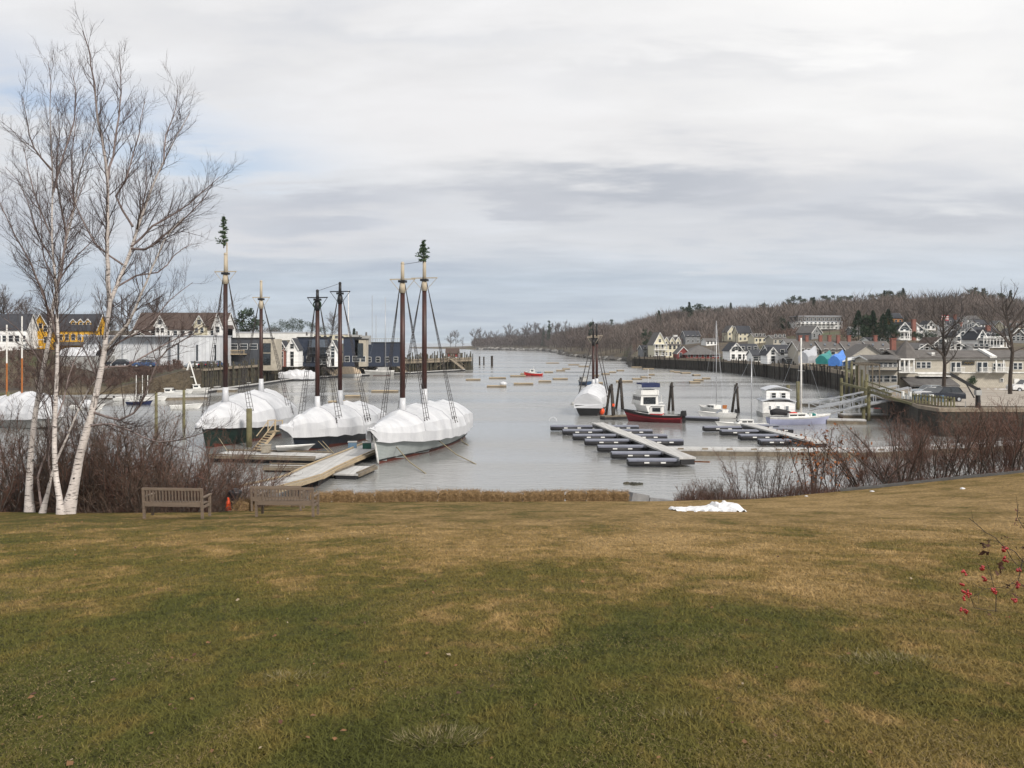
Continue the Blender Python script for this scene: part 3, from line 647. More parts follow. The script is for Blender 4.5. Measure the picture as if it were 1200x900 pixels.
# the white and coloured houses on the slope at the right
r, k = house('white_house', 1067, 399, 'large white two-gabled house with a brick chimney on the slope', 0)
block(r, -8 * k, 4, 13 * k, 9, 13 * k, 8 * k, 'y', 'white_clap', 'roof_dark', wins=[('f', 2, 2, 1.4, 2.4), ('g', 1, 1)])
rf = block(r, 6 * k, 5, 22 * k, 9, 12 * k, 9 * k, 'y', 'white_clap', 'roof_dark', wins=[('f', 3, 2, 1.4, 2.4), ('g', 1, 1)]); chimney(rf, 3 * k, -.3, 0, 24 * k, 1.1)
porch(r, -16 * k, -3 * k, -.6, 1.8, .3, 2.3, 3)
r, k = house('orange_house', 1050, 380, 'orange gabled house with a dark roof among the trees', 0)
block(r, 0, 4, 15 * k, 8, 7 * k, 6 * k, 'x', 'orange_paint', 'roof_dark', wins=[('f', 3, 1, 1.3)])
for px, py, w_, h_, rh_, wm_, rm_, ax_, lab, ch in [
    (1091, 387, 11, 5, 6, 'white_clap', 'roof_dark', 'y', 'small white gable just right of the two-gabled white house', 0),
    (1120, 388, 19, 7, 9, 'white_clap', 'roof_dark', 'x', 'white house with steep dark roof behind the bare dark tree', 1),
    (1117, 386, 9, 6, 6, 'cream_paint', 'roof_dark', 'y', 'cream gable with dark trim behind the bare dark tree', 0),
    (1129, 394, 18, 7, 6, 'white_clap', 'roof_dark', 'x', 'white house with a brick chimney above the shingled building', 1),
    (1128, 402, 13, 8, 6, 'white_clap', 'roof_dark', 'y', 'white gabled cottage close above the shingled building', 0),
    (1102, 409, 16, 6, 7, 'white_clap', 'roof_brown', 'y', 'white cottage with brown gable and twin windows', 0),
    (1086, 413, 20, 4, 6, 'grey_shingle', 'roof_grey', 'y', 'grey gabled house peeping over the turreted roof', 0),
    (1123, 412, 20, 4, 6, 'white_clap', 'roof_grey', 'y', 'low white gable over the ridge of the shingled building', 0),
    (1193, 402, 15, 9, 8, 'grey_shingle', 'roof_grey', 'y', 'grey gabled house at the right edge of the photo', 0),
    (1192, 391, 26, 8, 7, 'cream_paint', 'roof_brown', 'x', 'long cream house with brown roof at the right edge', 0),
    (1141, 380, 14, 6, 4, 'white_clap', 'roof_grey', 'x', 'pale house high among the trees', 0),
    (1187, 376, 14, 4, 2, 'grey_shingle', 'roof_flat', 'x', 'flat pale roofed house high at the right among the woods', 0),
    (1006, 393, 12, 6, 4, 'grey_shingle', 'roof_grey', 'x', 'grey house hidden behind the dark evergreens', 0),
    (1028, 404, 17, 4, 4, 'white_clap', 'roof_dark', 'x', 'small white dormered house over the townhouse roofs', 0),
    (1082, 396, 11, 7, 5, 'white_clap', 'roof_dark', 'y', 'narrow white gable directly right of the tall brick chimney', 0), (1106, 400, 12, 6, 5, 'white_clap', 'roof_grey', 'x', 'small white cottage behind the trunk of the bare dark tree', 0),
    (1143, 392, 12, 7, 5, 'white_clap', 'roof_dark', 'y', 'white gabled house left of the long balcony house', 0), (1152, 386, 13, 6, 5, 'white_clap', 'roof_dark', 'x', 'white house with dark roof above the long balcony house', 0),
    (1176, 388, 11, 6, 6, 'white_clap', 'roof_grey', 'y', 'white gable over the right end of the balcony house', 0), (1150, 412, 18, 5, 3, 'white_clap', 'roof_grey', 'x', 'low white house front just over the shingled ridge below the balcony house', 0), (928, 408, 13, 6, 4, 'white_clap', 'roof_grey', 'x', 'small white house above the tall white boatyard shed', 0)]:
    r, k = house('hillside_house', px, py, lab, random.Random(px).uniform(-.15, .15))
    rf = block(r, 0, 4, w_ * k, 8, h_ * k, rh_ * k, ax_, wm_, rm_, wins=[('f', 3 if w_ > 12 else 2, 2 if h_ > 6.5 else 1, 1.3, 2.3, (.8, 1.2))] + ([('g', 1, 1)] if ax_ == 'y' else []))
    if ch: chimney(rf, w_ * k * .2, 3, h_ * k, (rh_ + 3) * k, .9)
r, k = house('white_house', 1163, 408, 'large white house with long upstairs balcony rail and a brick chimney', 0)
rf = block(r, 0, 5, 30 * k, 9, 10 * k, 0, 'x', 'white_clap', 'roof_flat', wins=[('f', 5, 1, 1.6, 2, (1.1, 1.4))])
rf = block(r, 0, 5, 24 * k, 8, 5 * k, 9 * k, 'x', 'white_clap', 'roof_dark', z0=10.4 * k, base=False, wins=[('f', 4, 1, 1.1, 2, (.9, 1.1))]); chimney(rf, 2 * k, 3, 18 * k, 8 * k, 1.0)
block(r, -11 * k, 4, 11 * k, 7, 12 * k, 9 * k, 'y', 'white_clap', 'roof_dark', wins=[('g', 1, 1)])
porch(r, -15 * k, 16 * k, .5, 2.0, 9.6 * k, .01, 8)
porch(r, -15 * k, 16 * k, .5, 2.4, .3, 2.3, 8, rail=False)

# ---- the shingled waterfront building with the turret (right)
p = PT(1127, 0, 128); p.z = 3.1
r = empty('shingled_building', p, 0, 'long tan shingled building with turret roof, white trim and upstairs balconies behind the parking lot', 'building'); k = .128
bw = 175 * k; x0 = (1053 - 1127) * k; x1 = x0 + bw
def zy(py): return 10 - (py - HY) * k - 3.1
mb = MB(); mb.slab(x0, x1, 0, 6, -1, zy(421.5)); mb.build('wall', 'tan_shingle', r)
mb = MB(); mb.slab(x0 - .3, x1, -.25, -.003, zy(421.5), zy(420.2)); mb.slab(x0 - .25, x1, -.15, -.003, zy(437.2), zy(436)); mb.build('cornice', 'trim_white', r)
rb = MB(); zt = zy(420.2) + .01; zr = zy(412)
def roofslab(xa, xb, yr=3.0):
    for s, (ya, yb) in ((0, (-.5, yr)), (1, (6.5, yr))):
        rb.add([(xa, ya, zt), (xb, ya, zt), (xb, yb, zr), (xa, yb, zr), (xa, ya, zt + .2), (xb, ya, zt + .2), (xb, yb, zr + .2), (xa, yb, zr + .2)], [(3, 2, 1, 0), (4, 5, 6, 7), (0, 1, 5, 4), (1, 2, 6, 5), (2, 3, 7, 6), (3, 0, 4, 7)])
roofslab(x0 - .5, x1); rf = rb.build('roof', 'roof_taupe', r)
mb = MB(); xr = (1159 - 1127) * k; mb.bar((xr, -.55, zt + .25), (xr, 2.9, zr + .25), .25, .5); mb.bar((xr + .5, -.53, zt + .2), (xr + .5, 2.9, zr + .2), .8, .28); mb.build('rake_board', 'trim_white', rf)
# turret
tx = (1066 - 1127) * k; mb = MB(); n = 8; ty = 1.2
for rad, z_a, z_b in ((1.95, zy(437), zt),):
    lo_ = [(tx + rad * math.cos(2 * math.pi * (i + .5) / n), ty + rad * math.sin(2 * math.pi * (i + .5) / n)) for i in range(n)]
mb.add([(tx, ty, zy(398))] + [(tx + 2.25 * math.cos(2 * math.pi * (i + .5) / n), ty + 2.25 * math.sin(2 * math.pi * (i + .5) / n), zt + .05) for i in range(n)], [(0, 1 + i, 1 + (i + 1) % n) for i in range(n)] + [tuple(range(n, 0, -1))])
mb.build('turret', 'roof_taupe', r)
chimney(rf, tx - .9, 3.6, zt, zy(397.5) - zt, .7)
mb = MB(); mb.slab((1093 - 1127) * k, (1097 - 1127) * k, .3, 1.8, zt, zy(413)); mb.build('vent_box', 'trim_white', rf)
def win_grp(pxa, pxb, pya, pyb, nn, yy=-.06):
    w_ = (pxb - pxa) * k / nn
    for i in range(nn): window(r, ((pxa - 1127) * k) + w_ * (i + .5), yy, zy((pya + pyb) / 2), 0, w_ - .22, (pyb - pya) * k - .24)
win_grp(1073, 1091, 423.5, 432, 3)
for a_, b_ in ((1113.5, 1126), (1144, 1157.5)):
    for i in range(2):
        xx = lerp(a_, b_, (i + .5) / 2); door(r, (xx - 1127) * k, -.05, zy(435.5), 0, (b_ - a_) / 2 * k - .25, (435.5 - 424.5) * k, 'window_glass')
    mb = MB(); xa, xb = (a_ - .5 - 1127) * k, (b_ + .5 - 1127) * k; mb.slab(xa, xb, -1.1, -.16, zy(436), zy(435.4)); mb.slab(xa, xb, -1.1, -1.0, zy(430.6), zy(430.1))
    for i in range(12): x_ = lerp(xa + .05, xb - .05, i / 11); mb.slab(x_ - .02, x_ + .02, -1.07, -1.03, zy(435.38), zy(430.62))
    mb.build('balcony', 'trim_white', r)
win_grp(1163, 1178, 425, 434, 3)
mb = MB(); xa, xb = (1161 - 1127) * k, (1180 - 1127) * k; mb.slab(xa, xb, -1.3, -.16, zy(436), zy(435.3)); mb.slab(xa, xb, -1.3, -1.2, zy(430.6), zy(430))
for i in range(18): x_ = lerp(xa + .05, xb - .05, i / 17); mb.slab(x_ - .025, x_ + .025, -1.27, -1.22, zy(435.28), zy(430.62))
for x_ in (xa + .1, (xa + xb) / 2, xb - .1): mb.slab(x_ - .09, x_ + .09, -1.31, -1.19, zy(435.28), zy(422))
mb.build('balcony', 'trim_white', r)
win_grp(1186.5, 1198, 424.5, 433.5, 2); win_grp(1203, 1214, 424.5, 433.5, 2)
# corner loggia under the turret
mb = MB(); xa, xb = (1048 - 1127) * k, (1066 - 1127) * k
mb.slab(xa, xb, -1.6, -.16, zy(436.5), zy(435.2)); mb.slab(xa - .2, xb, -1.7, -.26, zy(421.6), zy(420)); mb.slab(xa, xb, -1.6, -1.5, zy(430), zy(429.4))
for x_ in np.linspace(xa + .1, xb - .1, 4): mb.slab(x_ - .1, x_ + .1, -1.62, -1.44, zy(435.18), zy(421.62))
for x_ in np.linspace(xa + .3, xb - .3, 14): mb.slab(x_ - .025, x_ + .025, -1.58, -1.53, zy(435.18), zy(430.02))
mb.build('balcony', 'trim_white', r); win_grp(1055, 1064, 423.5, 434.5, 2)
# awning roof and blue doors of the ground floor, small lean-to
mb = MB(); xa, xb = (1055 - 1127) * k, (1112 - 1127) * k
mb.add([(xa, -.02, zy(441.5)), (xb, -.02, zy(441.5)), (xb, -3.2, zy(450)), (xa, -3.2, zy(450)), (xa, -.02, zy(441.5) - .25), (xb, -.02, zy(441.5) - .25), (xb, -3.2, zy(450) - .25), (xa, -3.2, zy(450) - .25)], [(0, 3, 2, 1), (4, 5, 6, 7), (0, 1, 5, 4), (1, 2, 6, 5), (2, 3, 7, 6), (3, 0, 4, 7)])
mb.build('awning', 'roof_grey', r)
mb = MB(); mb.slab((1075 - 1127) * k, (1106 - 1127) * k, -.12, -.003, zy(438.6), zy(437.4)); mb.slab((1073 - 1127) * k, (1110 - 1127) * k, -1.1, -.003, zy(441), zy(440)); mb.build('gutter_shelf', 'trim_white', r)
for a_ in (1072, 1078, 1085, 1091): door(r, (a_ + 3 - 1127) * k, -.06, -.1, 0, 4.6 * k, (457 - 451) * k + .6, 'teal_door')
door(r, (1191 - 1127) * k, -.06, -.1, 0, 4.5 * k, 1.6, 'trim_white')
win_grp(1171, 1176, 443, 448, 1)
mb = MB(); rgk = random.Random(2); sec = []
for i in range(40):
    x_ = lerp(xb0 := (1112 - 1127) * k, (1200 - 1127) * k, i / 39); w_ = .35 * rgk.uniform(.6, 1.2); h_ = rgk.uniform(.12, .3); sec.append([(x_, -4.2 - w_, 0), (x_, -4.2 - w_ * .5, h_), (x_, -4.2 + w_ * .5, h_ * .9), (x_, -4.2 + w_, 0)])
mb.loft(sec); o_ = mb.build('snow_bank', 'snow', loc=(r.location.x, r.location.y, 3.1)); tag(o_, 'thin bank of old snow along the front of the tan shingled building', 'snow bank')
# the sign and the wreath
s_ = MB(); xa, xb = (1127.5 - 1127) * k, (1141.5 - 1127) * k; s_.slab(xa, xb, -.16, -.02, zy(427.3), zy(423.4)); sg = s_.build('sign_board', 'sign_dark', r)
g = MB(); zc_ = zy(425.3); xm = (xa + xb) / 2
g.tube([(xm - .55 + i * .11, -.19, zc_ + .13 * math.sin(i * 1.6)) for i in range(11)], .03, 4); g.bar((xm - .75, -.185, zc_ - .02), (xm - .6, -.185, zc_ - .02), .04); g.bar((xm + .6, -.185, zc_ - .02), (xm + .75, -.185, zc_ - .02), .04)
g.build('gold_scroll', 'gold', sg)
wr = random.Random(5); mb = MB()
for i in range(300):
    a = wr.uniform(0, 2 * math.pi); rr = wr.uniform(.12, .62); x_, z_ = math.cos(a) * rr * .75, math.sin(a) * rr * .8 - (.25 * wr.random() if wr.random() < .4 else 0)
    mb.add([(x_, -.12 - wr.random() * .2, z_), (x_ + wr.uniform(-.12, .12), -.2, z_ + wr.uniform(-.12, .12)), (x_ + wr.uniform(-.12, .12), -.3, z_ - .1)], [(0, 1, 2)])
tag(mb.build('wreath', 'wreath_green', loc=(PT(1139, 0, 127.9).x, 127.9, 3.1 + zy(445))), 'large dark green wreath hanging on the tan shingled wall', 'wreath'); bpy.data.objects['wreath'].scale = (1.4, 1, 1.25)

# ---- left shore buildings
r, k = house('white_house', 9, 0, 'white house with dark gabled roof at the left edge behind the birches', .1, d=215, z=0)
r.location.z = 10 - (405 - HY) * .215
block(r, -4 * k, 5, 42 * k, 6, 20 * k, 17 * k, 'x', 'white_clap', 'roof_dark', wins=[('f', 6, 1, 1.8, 2.8, (1, 1.5))]); porch(r, 20 * k, 38 * k, 1, 3, -.2, 1.6, 2, rail=False)
r, k = house('yellow_house', 76, 0, 'bright yellow clapboard house with dark roof, dormers and brown gable end', -.05, d=225, z=0)
r.location.z = 10 - (404 - HY) * .225
block(r, 0, 5.5, 62 * k, 6, 18 * k, 18 * k, 'x', 'yellow_clap', 'roof_dark', wins=[('f', 8, 1, 2.0, 2.8, (.95, 1.5))])
block(r, -28 * k, 2.6, 24 * k, 6, 17 * k, 19 * k, 'y', 'yellow_clap', 'roof_dark', wins=[('f', 2, 2, 1.3, 3), ('g', 1, 1)])
for u in (2, 11, 20): dormer(r, u * k, 4.6, 21 * k, 1.5, 2.5, 1.3, .8, 'yellow_clap')
mb = MB(); mb.slab(-14 * k, 36 * k, .3, 2.45, -.2, 3.4 * k); mb.build('porch_roof', 'roof_grey', r)
r, k = house('inn', 205, 0, 'long white inn with brown roof and steep white dormers behind the warehouse', 0, d=235, z=0, cat='inn')
r.location.z = 10 - (398 - HY) * .235
block(r, 0, 8, 106 * k, 10, 13 * k, 19 * k, 'x', 'white_clap', 'roof_brown', wins=[('f', 12, 1, 1.7, 2.8)])
for u, w_, wm_ in ((-19, 11, 'white_clap'), (27, 13, 'cream_paint')): block(r, u * k, 5.5, w_ * k, 9, 18 * k, 10 * k, 'y', wm_, 'roof_brown', wins=[('f', 2, 1, 2.6, 2, (.8, 1.2)), ('g', 1, 1)])
block(r, 48 * k, 6, 10 * k, 9, 17 * k, 14 * k, 'y', 'white_clap', 'roof_brown', wins=[('f', 1, 1, 2.8)])
block(r, -38 * k, 0, 12 * k, 5, 6 * k, 4 * k, 'y', 'cream_paint', 'roof_brown', wins=[('g', 1, 1)])
r, k = house('warehouse', 175, 0, 'long flat roofed pale metal boatyard shed with narrow dark window slots', .0, d=205, z=0, cat='shed')
r.location.z = 10 - (430 - HY) * .205
mb = MB(); mb.slab(-82 * k, 24.5 * k, 2, 8, -1, 35.5 * k); mb.slab(25 * k, 83 * k, 0, 8, -.5, 35.8 * k); mb.build('wall', 'white_metal', r)
mb = MB(); mb.slab(-83 * k, 84 * k, -.2, 8.3, 35.82 * k, 37 * k); mb.build('roof', 'roof_flat', r)
for u, a_, b_ in ((34, 6, 28), (56, 6, 26), (77.5, 6, 26)):
    mb = MB(); mb.slab((u - 1) * k, (u + 1) * k, -.06, .05, a_ * k, b_ * k); mb.build('window', 'window_glass', r)
mb = MB(); mb.slab((29 - 1.3) * k, (29 + 1.3) * k, -.07, .05, 0, 9 * k); mb.build('door', 'black_paint', r)
for u in (-60, -36, -6): mb = MB(); mb.slab((u - .6) * k, (u + .6) * k, 1.85, 2.05, 0, 30 * k); mb.build('downpipe', 'galv', r)
r, k = house('tent_building', 97, 0, 'low pale building with a rounded white roof below the yellow house', 0, d=200, z=0, cat='building')
r.location.z = 10 - (427 - HY) * .20
mb = MB(); secs = []
for x_ in np.linspace(-22 * k, 22 * k, 8): secs.append([(x_, 3 + 6 * math.cos(a), max(0, 10 * k + 11 * k * math.sin(a) * .9)) for a in np.linspace(math.pi, 0, 9)])
mb.loft(secs, cap0=False, cap1=False); mb.build('roof', 'shrink', r, smooth=True); mb = MB(); mb.slab(-21.8 * k, 21.8 * k, -2.8, 8.8, -2, 10 * k - .01); mb.build('wall', 'hull_grey', r)
# modern waterfront buildings
r, k = house('office_building', 291, 0, 'grey modern waterfront building with wooden balcony and tan end panel', .0, d=214, z=0, cat='building')
r.location.z = 10 - (429.5 - HY) * .214
block(r, -6 * k, 3, 58 * k, 5, 32.5 * k, 0, 'x', 'dark_grey_metal', 'black_paint', wins=[('f', 5, 1, 5.0, 2.8, (1.8, 1.3))])
mb = MB(); mb.slab(-34 * k, -2 * k, -1.6, .45, 14 * k, 15 * k); mb.slab(-34 * k, -2 * k, -1.62, -1.5, 18.5 * k, 19.3 * k)
for i in range(24): x_ = lerp(-34 * k, -2 * k, i / 23); mb.slab(x_ - .03, x_ + .03, -1.6, -1.53, 15.05 * k, 18.45 * k)
mb.build('balcony', 'deck_new', r)
mb = MB(); mb.slab(17 * k, 33 * k, -.05, 5, -1, 32.2 * k); mb.build('end_panel', 'beige_panel', r)
for a_, b_, c_, d_ in ((18, 26, 2, 15), (18, 26, 17, 27)): window(r, (a_ + b_) / 2 * k, -.11, (c_ + d_) / 2 * k, 0, (b_ - a_) * k, (d_ - c_) * k, 'black_paint')
r, k = house('white_warehouse', 320, 0, 'long pale blue-roofed building with parked cars in front, behind the row of gabled shops', 0, d=262, z=0, cat='building')
r.location.z = 10 - (398 - HY) * .262
block(r, -2 * k, 6, 95 * k, 12, 8 * k, 0, 'x', 'white_paint', 'roof_flat')
block(r, 62 * k, 8, 40 * k, 10, 6 * k, 0, 'x', 'cream_paint', 'roof_flat', wins=[('f', 6, 1, .8, 1, (.9, .8))])
shops = [(331, 12, 19, 10, 'brick_red', 'red brick gabled shop with tall glazing'), (343.5, 14, 20, 12, 'white_clap', 'white gabled shop with tall window next to the red brick one'),
         (391, 13, 17, 13, 'white_clap', 'white gabled shop half hidden behind the dark schooner masts')]
for px, w_, h_, rh_, wm_, lab in shops:
    r, k = house('gabled_shop', px, 0, lab, 0, d=228, z=0, cat='shop', group='gabled shops on the left wharf'); r.location.z = 10 - (429 - HY) * .228
    block(r, 0, 1.5, w_ * k, 5, h_ * k, rh_ * k, 'y', wm_, 'roof_dark', wins=[('g', 1, 1)], over=.25)
    window(r, 0, -1.06, 13.5 * k, 0, 4 * k, 7 * k, 'trim_white'); door(r, 0, -1.06, .1, 0, 3.6 * k, 9 * k, 'black_paint')
for px, w_, h_, wm_, lab, extra in [(366, 36, 33, 'navy_clap', 'dark navy waterfront block with a glazed front and balcony', 1), (411, 18, 33, 'navy_clap', 'narrow dark navy block right of the white gabled shop', 0),
                             (422, 13, 31, 'beige_panel', 'tall tan panelled bay with dark glazing', 2), (448, 42, 27, 'navy_clap', 'long low navy restaurant with rooftop rail at the end of the left shore', 3)]:
    r, k = house('waterfront_block', px, 0, lab, 0, d=240 if px < 440 else 262, z=0, cat='building'); r.location.z = 10 - (429 - HY) * k
    block(r, 0, 2.5, w_ * k, 4, h_ * k, 0, 'x', wm_, 'black_paint', wins=[('f', 4 if w_ > 20 else 2, 1, 2.0, 3, (1.2, 1.5))])
    if extra == 1:
        mb = MB(); mb.slab(-4 * k, 18 * k, -.1, .3, 14 * k, 31 * k); mb.build('glass_front', 'window_glass_pale', r); porch(r, -4 * k, 19 * k, .4, 2, 12 * k, 2.2, 5, 'black_paint')
        block(r, 14 * k, 2, 18 * k, 3, 10 * k, 0, 'x', 'cream_paint', 'black_paint', wins=[('f', 3, 1, 1.2)])
    if extra == 2: window(r, 0, .4, 18 * k, 0, 6 * k, 17 * k, 'black_paint')
    if extra == 3:
        mb = MB()
        for i in range(14): x_ = lerp(-14 * k, 20 * k, i / 13); mb.slab(x_ - .05, x_ + .05, .6, .7, 28.3 * k, 32 * k)
        mb.slab(-14 * k, 20 * k, .55, .75, 32 * k, 32.5 * k); mb.build('roof_rail', 'hull_grey', r)
# rooftop plant on the far left roofs
for px, py, lab in ((357, 396, 'small white rooftop hut left of the tall dark mast'), (416, 395, 'grey rooftop vent stack beside a round cowl'), (427, 396, 'pale rooftop air unit nearest the open sea')):
    r, k = house('rooftop_unit', px, 0, lab, 0, d=245, z=0, cat='rooftop unit'); r.location.z = 10 + (HY - py) * k - .3
    mb = MB(); mb.slab(-6 * k, 6 * k, 0, 3, -1.6, 4 * k); mb.build('housing', 'white_paint' if px == 357 else 'hull_grey', r); mb = MB(); mb.tube([(1.5 * k, 1, 4 * k + .003), (1.5 * k, 1, 8 * k)], [1.2 * k, 1.0 * k], 8); mb.build('cowl', 'roof_grey', r)

# ================================================================== WHARVES
def wharf_pilings(root, sh, px0, px1, ztop, n, seed, far=0.0, mm='wet_piling'):
    rg = random.Random(seed); base = None
    for i in range(n):
        px = lerp(px0, px1, i / (n - 1)); d = interp(sh, px) - .55
        if base is None:
            mb = MB(); mb.tube([(0, 0, -1), (0, 0, 0), (.03, 0, ztop + .7)], [.24, .23, .17], 7); base = mb.build('piling', mm, root).data; o = root.children[-1]
        else:
            o = bpy.data.objects.new('piling', base); COL.objects.link(o); o.parent = root
        o.location = ((px - CX) / F * d + rg.uniform(-.3, .3), d, 0); o.scale = (1, 1, rg.uniform(.9, 1.13)); o.rotation_euler = (rg.uniform(-.03, .03), rg.uniform(-.03, .03), rg.uniform(0, 6))
def strip(sh, px0, px1, z0, z1, off0, off1, mi=0, n=40, mb=None):
    mb = mb or MB(); secs = []
    for i in range(n + 1):
        px = lerp(px0, px1, i / n); d = interp(sh, px); c = []
        for off, z in ((off0, z0), (off1, z0), (off1, z1), (off0, z1)): dd = d + off; c.append(((px - CX) / F * dd, dd, z))
        secs.append(c)
    return mb.loft(secs, closed=True, mi=mi)
# right wharf
r = empty('wharf', (0, 0, 0), 0, 'long dark timber wharf along the right shore below the white sheds and tarped boats', 'wharf')
strip(SH_R, 741, 1000, -1, 3.5, -.3, 1.0).build('crib', 'crib_timber', r)
strip(SH_R, 740, 1001, 3.52, 4.35, -.75, 3.0).build('deck', 'old_wood', r)
strip(SH_R, 741, 1000, 5.15, 5.3, -.7, -.5).build('rail', 'old_wood', r)
wharf_pilings(r, SH_R, 741, 1000, 4.0, 88, 3, mm='dark_piling')
r = empty('retaining_wall', (0, 0, 0), 0, 'dark timber retaining wall holding up the parking lot behind the thickets', 'wall')
strip(SH_R, 1001, 1500, -1, 2.6, -.5, .8).build('crib', 'crib_timber', r); strip(SH_R, 1001, 1500, 2.62, 3.0, -.6, .9).build('cap', 'old_wood', r)
# left wharf
SH_W = [(213, 182), (240, 180), (300, 209), (340, 237), (410, 262), (466, 281), (482, 286), (555, 322)]
r = empty('wharf', (0, 0, 0), 0, 'long left wharf with pale stone cribbing and a fence of timber pilings', 'wharf')
strip(SH_W, 222, 345, 1.9, 4.1, -.5, 1.2).build('stone_face', 'tan_stone', r)
strip(SH_W, 222, 345, -1, 1.88, -.3, 1.2).build('crib', 'crib_timber', r)
strip(SH_W, 345.2, 466, -1, 3.7, -.3, 1.2).build('crib', 'crib_timber', r)
strip(SH_W, 214, 553, 4.12, 4.6, -.8, 3.0).build('deck', 'old_wood', r)
wharf_pilings(r, SH_W, 225, 464, 4.9, 88, 4)
r = empty('pier', (0, 0, 0), 0, 'timber pier on tall weathered pilings running out beyond the restaurant', 'pier')
strip(SH_W, 466, 553, 3.2, 3.95, -1, 22, n=10).build('deck', 'old_wood', r)
strip(SH_W, 466, 552, -1, 3.1, 3.5, 21, n=10).build('crib', 'crib_timber', r)
wharf_pilings(r, SH_W, 466, 553, 5.0, 42, 5); wharf_pilings(r, [(a, b + 3.2) for a, b in SH_W], 468, 554, 5.6, 30, 6)
# red shed on the pier
p = PT(530, 0, 330); p.z = 4.6
r = empty('red_shed', p, 0, 'small dark red shed on the outer end of the left pier', 'shed'); block(r, 0, 2, 4.6, 4, 1.6, 1.7, 'x', 'red_clap', 'roof_brown', base=False, wins=[('f', 1, 1, .9, 1, (.7, .7))], over=.4)
mb = MB(); mb.ball((0, 0, .9), 1.1, 8, 5, .8); tag(mb.build('covered_dinghy', 'shrink', loc=(PT(521, 0, 316).x, 316, 4.0), smooth=True), 'white wrapped dinghy beside the dark red shed', 'dinghy')
# low floating walkways under the left wharf
for i, (a_, b_, o_, lab) in enumerate([(244, 352, -13, 'long curving floating walkway below the stone faced part of the left wharf'), (352, 480, -10, 'floating walkway along the left wharf behind the wrapped yacht and sailboats'), (481, 545, -12, 'floating walkway below the outer pier')]):
    r = empty('floating_walkway', (0, 0, 0), 0, lab, 'dock'); strip(SH_W, a_, b_, .45, .62, o_, o_ + 2.6).build('deck', 'deck_pale', r); strip(SH_W, a_, b_, -.2, .44, o_ + .1, o_ + 2.5).build('float', 'float_black', r)
for i, (px, py, w_, dp) in enumerate([(268, 451, 50, 2.2), (242, 456, 30, 2.5), (262, 459, 30, 3), (215, 468, 55, 2.6)]):
    p = WP(px, py); k = p.y / F; r = empty('finger_float', p, .12 if i < 3 else .35, ['dark finger float behind the tall red mast, farthest out', 'pale finger float with posts left of the tall red mast', 'short pale finger float just left of the red mast', 'long low float behind the brown mooring post'][i], 'float')
    mb = MB(); mb.slab(-w_ * k / 2, w_ * k / 2, -dp / 2, dp / 2, .42, .6); mb.build('deck', 'deck_pale', r); mb = MB(); mb.slab(-w_ * k / 2 + .1, w_ * k / 2 - .1, -dp / 2 + .1, dp / 2 - .1, -.3, .415); mb.build('float', 'float_black' if i < 2 else 'float_side', r)
# gangways
def gangway(name, a, b, w, label, m='galv', h=1.1, dm='deck_pale'):
    a, b = Vector(a), Vector(b); r = empty(name, a, 0, label, 'gangway'); d = b - a; q = Vector((-d.y, d.x, 0)).normalized() * (w / 2)
    mb = MB(); mb.bar((0, 0, 0), d, w, .12); mb.build('deck', dm, r)
    for s in (-1, 1):
        mb = MB(); n = max(3, int(d.length / 1.4)); up = Vector((0, 0, h)); o = q * s
        mb.bar(o + Vector((0, 0, .1)), d + o + Vector((0, 0, .1)), .12); mb.bar(o + up, d + o + up, .12)
        for i in range(n + 1):
            p = d * (i / n) + o; mb.bar(p + Vector((0, 0, .1)), p + up, .07)
            if i < n: mb.bar(p + Vector((0, 0, .1)), d * ((i + 1) / n) + o + up, .05)
        mb.build('truss_rail', m, r)
    return r
for i, (pa, pb, za) in enumerate([((362, 424), (346, 440), 0), ((372, 424), (392, 440), 0), ((452, 422), (430, 440), 0), ((456, 422), (476, 437), 0), ((526, 420), (507, 434), 0), ((528, 420), (543, 432), 0)]):
    da = interp(SH_W, pa[0]) - 1.2; A = Vector(((pa[0] - CX) / F * da, da, 4.3)); db = da - 5; B_ = Vector(((pb[0] - CX) / F * db, db, .8))
    gangway('gangway', A, B_, 1.6, ['left', 'right'][i % 2] + ' slope of the ' + ['paired gangways behind the wrapped white yacht', 'paired gangways behind the grey sailboat', 'paired gangways in front of the dark red shed'][i // 2], 'float_side', dm='old_wood')
gangway('gangway', PT(1066, 464, 108), WP(958, 487, .6), 1.6, 'long aluminium gangway sloping from the right wharf to the marina floats, nearer one')
gangway('gangway', PT(1052, 461, 116), WP(948, 481, .6), 1.5, 'aluminium gangway with arched rails behind the nearer one on the right')
# timber landing with tall posts (right)
r = empty('timber_landing', (0, 0, 0), 0, 'weathered timber landing on tall green-brown posts where the gangways start', 'landing')
for px, py0, py1, d in ((986, 443, 478, 118), (1014, 446, 475, 112), (1018, 453, 487, 108), (1012, 480, 492, 108), (1012, 455, 474, 118)):
    a, b_ = PT(px, py0, d), PT(px, py1 + 6, d); mb = MB(); mb.tube([a, b_], .22, 8); mb.build('post', 'piling_green', r)
mb = MB()
mb.bar(PT(986, 449, 118), PT(1018, 457, 108), .22, .3); mb.bar(PT(1018, 459, 108), PT(1085, 478, 98), .22, .3); mb.bar(PT(1018, 453, 108), PT(1045, 462, 104), .15, .2); mb.bar(PT(1013, 446, 118), PT(1086, 470, 98.6), .12, .16)
mb.build('rail', 'piling_green', r)
for i in range(16):
    t_ = i / 15; a = PT(lerp(1019, 1044, t_), lerp(452, 461, t_), 107.5 - 3 * t_); mb = MB(); mb.bar(a, a - Vector((0, 0, lerp(.95, .5, t_))), .16, .05); mb.build('baluster', 'piling_green', r)
